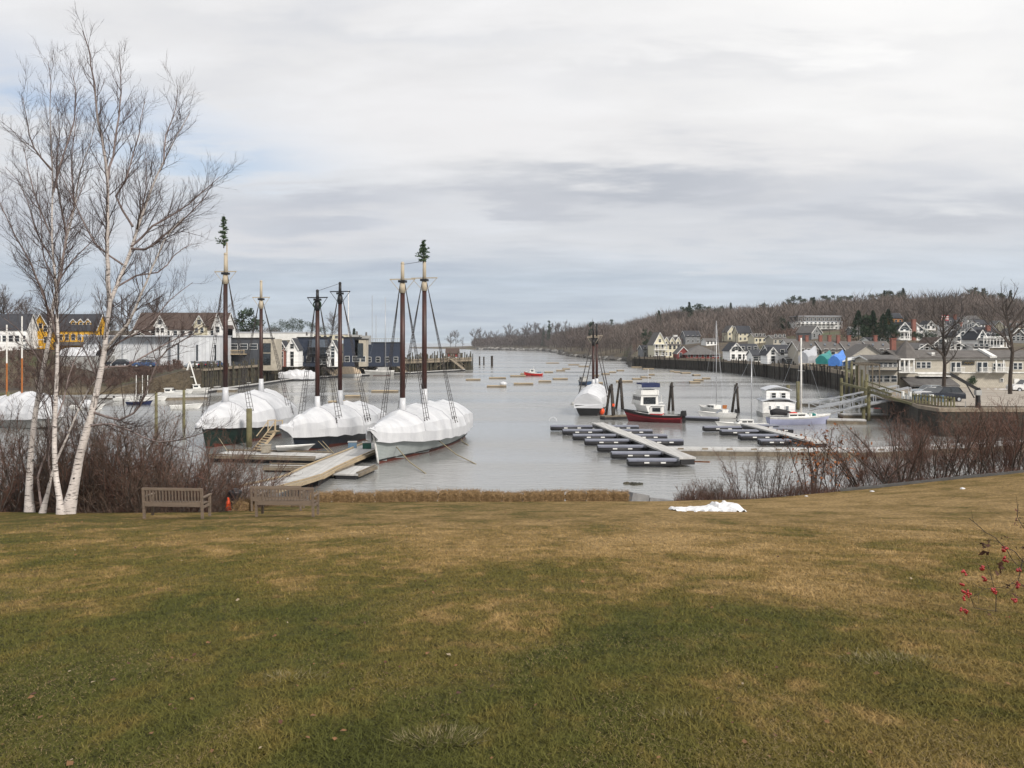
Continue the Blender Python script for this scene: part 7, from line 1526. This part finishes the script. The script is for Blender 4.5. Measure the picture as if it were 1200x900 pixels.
# ---- the leafless wood that covers the hills: thousands of crowns reading as one mass
def woods(name, label, fn, pxr, dr, n, seed, hr=(12, 17), m='wood_hill', keep=None, kk=46, wf=1.0):
    rs = np.random.RandomState(seed); V = []; cnt = 0
    while cnt < n:
        px = rs.uniform(*pxr); d0, d1 = dr(px); d = math.sqrt(rs.uniform(d0 ** 2, d1 ** 2))
        if keep and not keep(px, d): cnt += .3; continue
        z0 = fn(px, d)
        if z0 < .5: cnt += .3; continue
        X = (px - CX) / F * d; h = rs.uniform(*hr) * interp([(480, .75), (700, .95), (2000, 1)], px) * (1 + .45 * noise.noise(Vector((X * .03, d * .03, 2))) + .3 * noise.noise(Vector((X * .011, d * .02, 6)))); w = h * rs.uniform(.26, .40); base = np.array([X, d, z0])
        # trunk, then slivers fanning up and out from the axis
        a = rs.uniform(0, 2 * np.pi, kk); u = rs.uniform(.18, .80, kk); el_ = rs.uniform(.5, 1.25, kk); ln = h * rs.uniform(.14, .34, kk); r_ = w * np.sqrt(rs.uniform(0, 1, kk)) * (1 - .55 * np.abs(u - .4))
        st = base + np.stack([np.cos(a) * r_ * .7, np.sin(a) * r_ * .7, u * h], 1); dv = np.stack([np.cos(a) * np.cos(el_), np.sin(a) * np.cos(el_), np.sin(el_)], 1); en = st + dv * ln[:, None]; wd = wf * h * rs.uniform(.004, .011, kk)
        sd_ = np.stack([np.full(kk, 1.0), rs.uniform(-.8, .8, kk), rs.uniform(-.2, .2, kk)], 1) * wd[:, None]
        V.append(np.stack([st - sd_, st + sd_, en], 1).reshape(-1, 3)); t = h * .012
        V.append(np.array([[X - t, d, z0 - 1], [X + t, d, z0 - 1], [X, d, z0 + h * .8]])); cnt += 1
    V = np.concatenate(V); me = bpy.data.meshes.new(name); nf = len(V) // 3; me.vertices.add(len(V)); me.vertices.foreach_set('co', V.astype(np.float32).ravel()); me.loops.add(nf * 3); me.loops.foreach_set('vertex_index', np.arange(nf * 3, dtype=np.int32)); me.polygons.add(nf); me.polygons.foreach_set('loop_start', np.arange(0, nf * 3, 3, dtype=np.int32)); me.update(); me.validate()
    me.materials.append(MATS[m]); o = bpy.data.objects.new(name, me); COL.objects.link(o); return tag(o, label, 'woodland', kind='stuff')
HS = [(c.location.x / c.location.y * F + CX, c.location.y) for c in S.objects if c.parent is None and c.get('category') in ('house', 'hotel', 'inn', 'townhouses', 'boatyard shed', 'boathouse', 'covered boat', 'building', 'restaurant') and c.location.x > 0]
def keep_r(px, d):
    for hx, hd in HS:
        wpx = 34 if 930 < hx < 990 and hd > 300 else 16
        if abs(px - hx) < wpx * 250 / max(hd, 150) + 3 and hd - (150 if 930 < hx < 990 and hd > 300 else 85) < d < hd + 14: return False
    return True
woods('bare_woodland', 'bare brown-grey woodland covering the hillside on the right', land_r, (690, 1330), lambda px: (interp([(690, 560), (740, 480), (800, 430), (900, 400), (1000, 400), (1200, 330)], px), interp(RD, px) * 1.03), 6000, 1, hr=(11, 16), keep=keep_r)
woods('bare_woodland', 'thin bare woodland along the far point', land_r, (554, 712), lambda px: (interp(SH_R, px) + 40, interp(RD, px)), 900, 2, hr=(13, 20), m='wood_far', wf=1.6)
woods('bare_woodland', 'low bare scrub and trees on the far left slope behind the houses', land_l, (-380, 330), lambda px: (285, 640), 900, 3, hr=(6, 10), m='wood_far')
# bank scrub of the inner harbour (left) and the terraces under the right houses
woods('brown_scrub', 'low brown scrub on the left bank below the yellow house', land_l, (-300, 212), lambda px: (interp(SH_L, px) + 2, interp(SH_L, px) + 46), 1600, 4, hr=(1.4, 3.2), m='scrub', kk=40, wf=3.5)
woods('brown_scrub', 'reddish brush and hedges between the houses of the right slope', land_r, (742, 1300), lambda px: (interp(SH_R, px) + 50, interp(SH_R, px) + 260), 1500, 5, hr=(2, 4.5), m='scrub', keep=keep_r, kk=34, wf=2.5)
# rocks along the dark shore between the point and the wharf
rg = random.Random(31); mb = MB()
for i in range(420):
    px = rg.uniform(560, 742); d = interp(SH_R, px) + rg.uniform(-4, 10); X = (px - CX) / F * d; s = rg.uniform(.8, 2.6) * (1 if px > 665 else 1.6); mb.ball((X, d, rg.uniform(-.2, 1.0) if px > 660 else rg.uniform(0, 1.8)), s, 6, 4, .6, mi=1 if rg.random() < (.12 if px > 665 else .5) else 0, jit=.25, rng=rg)
tag(mb.build('shore_rocks', ['rock', 'rock_pale']), 'dark and pale rocks along the far shore below the woods', 'rocks', kind='stuff')

# ================================================================== FOREGROUND
def bench(loc, rz, label):
    r = empty('park_bench', loc, rz, label, 'bench', 'slatted wooden benches facing the harbour'); W_ = 1.85; g = 'teak'
    hw = W_ / 2
    for s in (-1, 1):
        mb = MB(); mb.bar((s * hw, -.02, 0), (s * hw, -.10, .93), .07, .07); mb.build('leg', g, r)       # rear leg runs up to the back
        mb = MB(); mb.bar((s * hw, .50, 0), (s * hw, .50, .63), .07, .07); mb.build('leg', g, r)
        mb = MB(); mb.bar((s * hw, -.09, .645), (s * hw, .58, .66), .085, .035); mb.build('armrest', g, r)
        mb = MB(); mb.bar((s * hw, .0, .36), (s * hw, .47, .36), .04, .07); mb.build('side_rail', g, r)
    mb = MB()
    for i in range(5): mb.bar((-hw + .04, .03 + i * .105, .43), (hw - .04, .03 + i * .105, .43 + .004 * i), .085, .025)
    mb.slab(-hw + .036, hw - .036, .47, .50, .33, .41); mb.build('seat', g, r)
    bk = MB(); bk.bar((-hw + .036, -.095, .90), (hw - .036, -.095, .90), .045, .075); bk.bar((-hw + .036, -.05, .45), (hw - .036, -.05, .45), .045, .15)
    n = 17
    for i in range(n): x = lerp(-hw + .11, hw - .11, i / (n - 1)); bk.bar((x, -.058, .525), (x, -.092, .863), .055, .022)
    bk.build('backrest', g, r); r.scale = (.87, .87, .9); return r
def bl(px, py, d=None): q = lawn_pt(px, py); return q
q = lawn_pt(203.5, d=22.9); bench(q, -.075, 'slatted wooden bench standing alone at the left in front of the brown shrubs')
q = lawn_pt(334, d=23.8); bench(q, -.07, 'slatted wooden bench at the right with the gangway beyond it, in front of another bench')
q = lawn_pt(324, d=28.4); bench(q, .02, 'slatted wooden bench partly hidden behind the right-hand one')
# hay bales in a row along the seawall
rg = random.Random(4)
def bale(px, d, w, h, dp, rz, label, seed, group=True, n=900):
    rs = random.Random(seed); X = (px - CX) / F * d; z = lawn_z(X, d) - .02; r = empty('hay_bale', (X, d, z), rz, label, 'hay bale', 'hay bales lined up along the seawall' if group else None); mb = MB()
    nx_, ny_, nz_ = 7, 4, 4; rnd = {}
    def P(i, j, k):
        key = (i, j, k)
        if key not in rnd:
            a, b, c = i / nx_ * 2 - 1, j / ny_ * 2 - 1, k / nz_ * 2 - 1; m_ = (abs(a) ** 6 + abs(b) ** 6 + abs(c) ** 6) ** (1 / 6) or 1; f_ = 1 / (.96 * m_ + .04) * max(abs(a), abs(b), abs(c)); rnd[key] = (a * f_ * w / 2 + rs.gauss(0, .02), b * f_ * dp / 2 + rs.gauss(0, .02), (c * f_ + 1) * h / 2 + rs.gauss(0, .02))
        return rnd[key]
    for i in range(nx_):
        for k in range(nz_):
            for j in (0, ny_): vs = [P(i, j, k), P(i + 1, j, k), P(i + 1, j, k + 1), P(i, j, k + 1)]; mb.add(vs if j == 0 else vs[::-1], [(0, 1, 2, 3)])
    for j in range(ny_):
        for k in range(nz_):
            for i in (0, nx_): vs = [P(i, j, k), P(i, j, k + 1), P(i, j + 1, k + 1), P(i, j + 1, k)]; mb.add(vs if i == 0 else vs[::-1], [(0, 1, 2, 3)])
    for i in range(nx_):
        for j in range(ny_):
            for k in (0, nz_): vs = [P(i, j, k), P(i, j + 1, k), P(i + 1, j + 1, k), P(i + 1, j, k)]; mb.add(vs if k == 0 else vs[::-1], [(0, 1, 2, 3)])
    mb.build('bale', 'straw', r, smooth=False); st = MB()
    for i in range(n):
        f_ = rs.random(); x, z_ = rs.uniform(-w / 2, w / 2), rs.uniform(0, h); y = -dp / 2 - .01
        if f_ < .35: z_ = h + .01; y = rs.uniform(-dp / 2, dp / 2)
        a = Vector((x, y, z_)); b = a + Vector((rs.gauss(0, .08), rs.gauss(-.03, .03), rs.gauss(0, .06) + (.05 if f_ < .35 else 0))); seg(st, a, b, .004, .003)
    st.build('straw_stalks', 'straw_stalk', r)
nb = 15
for i in range(nb):
    px = lerp(377, 725, i / (nb - 1)); bale(px + rg.uniform(-1, 1), edge_d(px) - .45 + rg.uniform(-.05, .05), 350 / (nb - 1) / F * 39.5 * rg.uniform(.97, 1.01), rg.uniform(.38, .50), .48, rg.uniform(-.07, .07), 'hay bale in the row along the seawall, ' + ordn(i) + ' from the left', 50 + i, n=950)
bale(287, 28.7, .72, .32, .5, .15, 'low loose hay bale beside the dark urn', 99, False)
bale(312, 33.0, .8, .3, .4, .3, 'small straw bundle between the urn and the rear bench', 98, False, 500)
# urn and cone
q = lawn_pt(275.5, d=28.8); r = empty('urn', q + Vector((0, 0, 0)), 0, 'dark iron urn-shaped mooring bollard beside the hay bale and cone', 'bollard'); mb = MB(); mb.tube([(0, 0, -.2), (0, 0, .1), (0, 0, .35), (0, 0, .5), (0, 0, .62), (0, 0, .68)], [.2, .17, .13, .17, .24, .20], 14); mb.build('body', 'urn_metal', r, smooth=True)
mb = MB(); mb.tube([(0, 0, .683), (0, 0, .74)], [.13, .10], 12); mb.build('cap', 'urn_metal', r)
q = lawn_pt(267.5, d=28.6); r = empty('traffic_cone', q, 0, 'small orange traffic cone beside the dark iron bollard', 'traffic cone'); mb = MB(); mb.slab(-.15, .15, -.15, .15, 0, .03); mb.build('base', 'rubber', r); mb = MB(); mb.tube([(0, 0, .031), (0, 0, .45)], [.12, .025], 14); mb.build('cone', 'cone_orange', r, smooth=True); mb = MB(); mb.tube([(0, 0, .22), (0, 0, .29)], [.082, .066], 14); mb.build('reflective_band', 'cone_orange', r, smooth=True)
# melting snow
def heightpatch(name, cx, cy, rx, ry, hh, seed, m, label, cat, thr=.0, n=(70, 40)):
    mb = MB(); idx = {}; 
    for j in range(n[1] + 1):
        for i in range(n[0] + 1):
            u, v = i / n[0] * 2 - 1, j / n[1] * 2 - 1; x, y = cx + u * rx, cy + v * ry; q = 1 - (u * u + v * v) ** .5 + .55 * noise.noise(Vector((u * 2.3, v * 1.8, seed))) + .25 * noise.noise(Vector((u * 7, v * 5, seed)))
            h = hh * max(0, q) ** .55 * (.75 + .5 * noise.noise(Vector((x * 3.1, y * 3.1, seed)))) * (1.25 if u > .15 else .7); idx[i, j] = len(mb.v); mb.v.append((x, y, lawn_z(x, y) + (h if q > 0 else -.06)))
    for j in range(n[1]):
        for i in range(n[0]):
            a = [idx[i, j], idx[i + 1, j], idx[i + 1, j + 1], idx[i, j + 1]]
            mb.f.append(tuple(a)); mb.m.append(0)
    return tag(mb.build(name, m, smooth=True), label, cat)
c = lawn_pt(831, d=28.3); heightpatch('snow_patch', c.x, c.y, 1.22, 1.5, .26, 4.4, 'snow', 'melting white patch of snow on the lawn at the right', 'snow patch')
for i, (px, py, s) in enumerate(((1022, 585, .10), (1128, 588, .13), (848, 589.5, .1), (945, 578, .08))):
    d = 1100 / (py - 560 + .1 * 0) if py > 588 else 38; d = min(d, 38.5); d = {1022: 38.0, 1128: 34.0, 848: 37.5, 945: 39.0}[px]; X = (px - CX) / F * d; mb = MB(); mb.ball((0, 0, 0), s, 8, 4, .4, jit=.25, rng=random.Random(i)); tag(mb.build('snow_crumb', 'snow', loc=(X, d, lawn_z(X, d) + .01), smooth=True), ['tiny white crumb of snow below the arching shrubs', 'tiny white crumb of snow low on the right slope', 'tiny white crumb of snow above the big patch', 'tiny white crumb of snow below the sapling'][i], 'snow')
# seaweed-covered ledge in the water
p = WP(740, 567); mb = MB(); rgk = random.Random(3)
for i in range(9): mb.ball((rgk.uniform(-.6, .6), rgk.uniform(-.5, .5), 0), rgk.uniform(.2, .38), 8, 4, .45, jit=.3, rng=rgk)
tag(mb.build('weedy_ledge', 'wet_piling', loc=p), 'small brown weed-covered rock breaking the water near the boat ramp', 'rock')
# berry bush at the right edge
def berry_bush():
    B = Vector((4.9, 7.0, 0)); B.z = lawn_z(B.x, B.y); r = empty('berry_bush', B, 0, 'thin-twigged bush with red berries and shrivelled dark leaves at the right edge', 'berry bush'); rg = random.Random(17); st = MB(); be = MB(); lf = MB(); d = 6.9
    lines = [([(1290, 820), (1255, 760), (1225, 700), (1199, 655), (1178, 640), (1155, 623), (1134, 606)], 6.9, .008), ([(1300, 800), (1262, 700), (1215, 640), (1194, 605), (1192, 590)], 6.7, .007), ([(1290, 830), (1240, 752), (1199, 730), (1168, 717), (1143, 712), (1138, 700)], 7.1, .007),
             ([(1285, 850), (1230, 790), (1190, 750), (1168, 740), (1160, 727)], 6.6, .006), ([(1240, 752), (1199, 686), (1175, 688), (1150, 690), (1140, 684)], 7.0, .005), ([(1168, 717), (1166, 695), (1160, 670), (1152, 655)], 7.1, .004), ([(1199, 655), (1188, 690), (1176, 700)], 6.9, .004),
             ([(1300, 880), (1240, 840), (1199, 823), (1180, 812), (1162, 800)], 6.3, .006), ([(1290, 860), (1220, 850), (1199, 850), (1190, 838), (1176, 836)], 5.6, .006), ([(1299, 890), (1230, 872), (1199, 870), (1160, 872), (1128, 880)], 5.4, .006), ([(1178, 640), (1186, 655), (1199, 668)], 6.9, .004)]
    for pts, dd, r0 in lines:
        Q = resample([PT(a, b, dd) - B for a, b in pts], .08); n = len(Q); rr = [r0 * (1 - .7 * i / (n - 1)) for i in range(n)]; Q = [q + rvec(rg, .006) for q in Q]; st.tube(Q, rr, 5); sprout(st, rg, Q, rr, 0, (4.5, 5), (.28, .12), (.4, 1.0), .12, .03, .0018, 2, .35)
    st.build('stems', 'bark_dark', r)
    for (a, b) in [(1129, 670), (1131, 673), (1128, 684), (1129, 692), (1133, 697), (1135, 694), (1130, 700), (1127, 715), (1130, 716), (1133, 716), (1150, 667), (1152, 666), (1154, 678), (1155, 680), (1164, 693), (1166, 694), (1178, 642), (1179, 644), (1177, 654), (1178, 657), (1194, 667), (1194, 669), (1192, 685), (1194, 686), (1189, 703), (1190, 704), (1162, 732), (1164, 733), (1178, 722), (1181, 724), (1179, 727), (1195, 733), (1197, 734), (1196, 774), (1149, 750), (1193, 846), (1195, 845), (1176, 645), (1163, 689), (1182, 727), (1192, 688)]:
        be = MB(); c0 = PT(a, b, rg.uniform(6.8, 7.0)) - B
        for q in range(4): c = c0 + rvec(rg, .0075); be.ball(tuple(c), rg.uniform(.0075, .0115), 7, 5)
        be.build('berry_cluster', 'berry', r, smooth=True)
    for (a, b, s) in [(1155, 643, 2.4), (1158, 646, 2), (1153, 639, 2), (1170, 668, 2.6), (1174, 670, 2), (1168, 665, 2), (1193, 603, 2), (1191, 611, 1.6), (1195, 600, 1.5), (1184, 688, 2), (1192, 700, 1.8), (1195, 641, 2), (1175, 630, 1.3), (1182, 632, 1.2), (1160, 634, 1.4), (1152, 655, 1), (1195, 617, 1.5), (1139, 873, 1.6), (1145, 875, 1.4)]:
        for q in range(3):
            c = PT(a + rg.gauss(0, 1.5), b + rg.gauss(0, 2), 6.9) - B; e, f_ = rvec(rg, .008 * s), rvec(rg, .008 * s); g = (e + f_) * .6 + rvec(rg, .006); lf.add([tuple(c), tuple(c + e), tuple(c + g * 1.4), tuple(c + f_)], [(0, 1, 2), (0, 2, 3)])
    lf.build('leaves', 'leaf_dead', r)
berry_bush()
# grass blades over the near lawn, fallen leaves
rs = np.random.RandomState(7)
def tri_mesh(name, V, m):
    me = bpy.data.meshes.new(name); nf = len(V) // 3; me.vertices.add(len(V)); me.vertices.foreach_set('co', V.astype(np.float32).ravel()); me.loops.add(nf * 3); me.loops.foreach_set('vertex_index', np.arange(nf * 3, dtype=np.int32)); me.polygons.add(nf); me.polygons.foreach_set('loop_start', np.arange(0, nf * 3, 3, dtype=np.int32)); me.update(); me.materials.append(MATS[m]); o = bpy.data.objects.new(name, me); COL.objects.link(o); return o
n = 620000; Y = 2.6 + 20 * rs.random_sample(n) ** 1.7; Y = Y[rs.random_sample(n) > np.clip((Y - 11) / 11, 0, 1)]; n = len(Y); X = (rs.random_sample(n) * 2 - 1) * (.66 * Y + .4)
gx = np.arange(-16.5, 16.6, .25); gy = np.arange(2, 23.6, .25); Zg = np.array([[lawn_z(x, y) for x in gx] for y in gy])
fx = (X - gx[0]) / .25; fy = (Y - gy[0]) / .25; ix = np.clip(fx.astype(int), 0, len(gx) - 2); iy = np.clip(fy.astype(int), 0, len(gy) - 2); tx_ = fx - ix; ty_ = fy - iy
Zb = Zg[iy, ix] * (1 - tx_) * (1 - ty_) + Zg[iy, ix + 1] * tx_ * (1 - ty_) + Zg[iy + 1, ix] * (1 - tx_) * ty_ + Zg[iy + 1, ix + 1] * tx_ * ty_
pat = np.array([noise.noise(Vector((x, y, 9.1))) for x, y in zip(X[::8] * .9, Y[::8] * .9)]).repeat(8)[:n]
hgt = (.010 + .018 * rs.random_sample(n)) * (1 + .6 * pat) * (1 + Y * .012); wd = (.0011 + .0014 * rs.random_sample(n)) * (1 + Y * .13); a = rs.random_sample(n) * 6.283; base = np.stack([X, Y, Zb - .004], 1); side = np.stack([np.cos(a), np.sin(a), np.zeros(n)], 1) * wd[:, None]; lean = np.stack([rs.normal(0, 1.0, n), rs.normal(0, 1.0, n), np.ones(n)], 1) * hgt[:, None]
V = np.stack([base - side, base + side, base + lean], 1).reshape(-1, 3); tag(tri_mesh('grass', V, 'grass_blade'), 'short winter grass blades over the near lawn', 'grass', kind='stuff')
# tussocks that stand out: pale coarse clumps
V = []
for px, py, rx_, ry_, k_, hh in ((515, 850, .20, .08, 420, .026), (1052, 770, .36, .14, 500, .024), (345, 785, .2, .1, 200, .024), (800, 830, .2, .06, 120, .024)):
    d = 1100 / (py - 560); cx_ = (px - CX) / F * d
    for i in range(k_):
        a_ = rs.random_sample() * 6.283; q_ = rs.random_sample() ** .6; x, y = cx_ + math.cos(a_) * q_ * rx_, d + math.sin(a_) * q_ * ry_ * 1.6; z = lawn_z(x, y); h_ = hh * (.5 + rs.random_sample()); s_ = rs.normal(0, .0012, 2); l_ = np.array([math.cos(a_) * q_, math.sin(a_) * q_]) * .045 + rs.normal(0, .02, 2); V += [[x - s_[0] - .0012, y - s_[1], z], [x + s_[0] + .0012, y + s_[1], z], [x + l_[0], y + l_[1], z + h_]]
mat('tussock', (.10, .095, .04), (.22, .18, .10), 30, .9); tag(tri_mesh('coarse_grass', np.array(V), 'tussock'), 'coarse pale grass tufts standing out from the lawn', 'grass', kind='stuff')
# dead straw-coloured blades lying among the green, thicker in loose patches
n = 150000; Yd = 2.7 + 17 * rs.random_sample(n) ** 1.6; Xd = (rs.random_sample(n) * 2 - 1) * (.66 * Yd + .4)
pt_ = np.array([noise.noise(Vector((x * 2.1, y * 1.5, 4.4))) + .6 * noise.noise(Vector((x * .6, y * .5, 1.4))) for x, y in zip(Xd, Yd)]); kp_ = rs.random_sample(n) < np.clip(.12 + pt_ * 1.5, 0, 1); Xd = Xd[kp_]; Yd = Yd[kp_]; n = len(Xd)
Zd = np.array([lawn_z(x, y) for x, y in zip(Xd, Yd)]) + .008; a = rs.random_sample(n) * 6.283; l_ = .009 + .018 * rs.random_sample(n); w_ = (.0007 + .0007 * rs.random_sample(n)) * (1 + Yd * .14); dv = np.stack([np.cos(a), np.sin(a), .1 + .35 * rs.random_sample(n)], 1) * l_[:, None]; sv = np.stack([-np.sin(a), np.cos(a), np.zeros(n)], 1) * w_[:, None]; b_ = np.stack([Xd, Yd, Zd], 1)
mat('dead_blade', (.22, .16, .075), (.15, .11, .05), 40, .9); tag(tri_mesh('dead_grass', np.stack([b_ - sv, b_ + sv, b_ + dv], 1).reshape(-1, 3), 'dead_blade'), 'straw coloured dead blades lying in the lawn', 'grass', kind='stuff')
mb = MB(); rg = random.Random(23)
for i in range(520):
    y = 3 + 34 * rg.random() ** 1.6; x = rg.uniform(-.65, .65) * y; 
    if i % 3 == 0: x = -abs(x) * .9
    z = lawn_z(x, y) + .022; s = rg.uniform(.006, .02) * (1 + y * .02); a = rg.uniform(0, 6.28); e = Vector((math.cos(a), math.sin(a), rg.uniform(-.2, .4))) * s; f_ = Vector((-math.sin(a), math.cos(a), rg.uniform(-.3, .5))) * s * .7; c = Vector((x, y, z)); mb.add([tuple(c - e), tuple(c - f_ ), tuple(c + e), tuple(c + f_ + Vector((0, 0, s * .3)))], [(0, 1, 2), (0, 2, 3)], mi=rg.choice((0, 0, 0, 0, 1, 1, 1, 2)))
mat('leaf_litter', (.20, .10, .04), (.11, .06, .03), 40, .9); mat('leaf_pale', (.30, .24, .16), None, 40, .9)
tag(mb.build('fallen_leaves', ['leaf_litter', 'leaf_dead', 'leaf_pale']), 'small fallen leaves scattered over the lawn', 'fallen leaves', kind='stuff')
# ================================================================== AIR
USE_HAZE = True
if USE_HAZE:
    mb = MB(); mb.slab(-2600, 2600, -60, 3200, -3, 95)
    hz = tag(mb.build('haze', 'white_paint'), 'thin cool sea haze over the harbour', 'haze', kind='stuff')
    m = bpy.data.materials.new('haze_air'); m.use_nodes = True; t = m.node_tree; t.nodes.clear(); pv = t.nodes.new('ShaderNodeVolumePrincipled'); pv.inputs['Density'].default_value = .00009; pv.inputs['Color'].default_value = (.86, .90, .96, 1); pv.inputs['Anisotropy'].default_value = 0.0
    ou = t.nodes.new('ShaderNodeOutputMaterial'); t.links.new(pv.outputs[0], ou.inputs['Volume']); hz.data.materials.clear(); hz.data.materials.append(m)
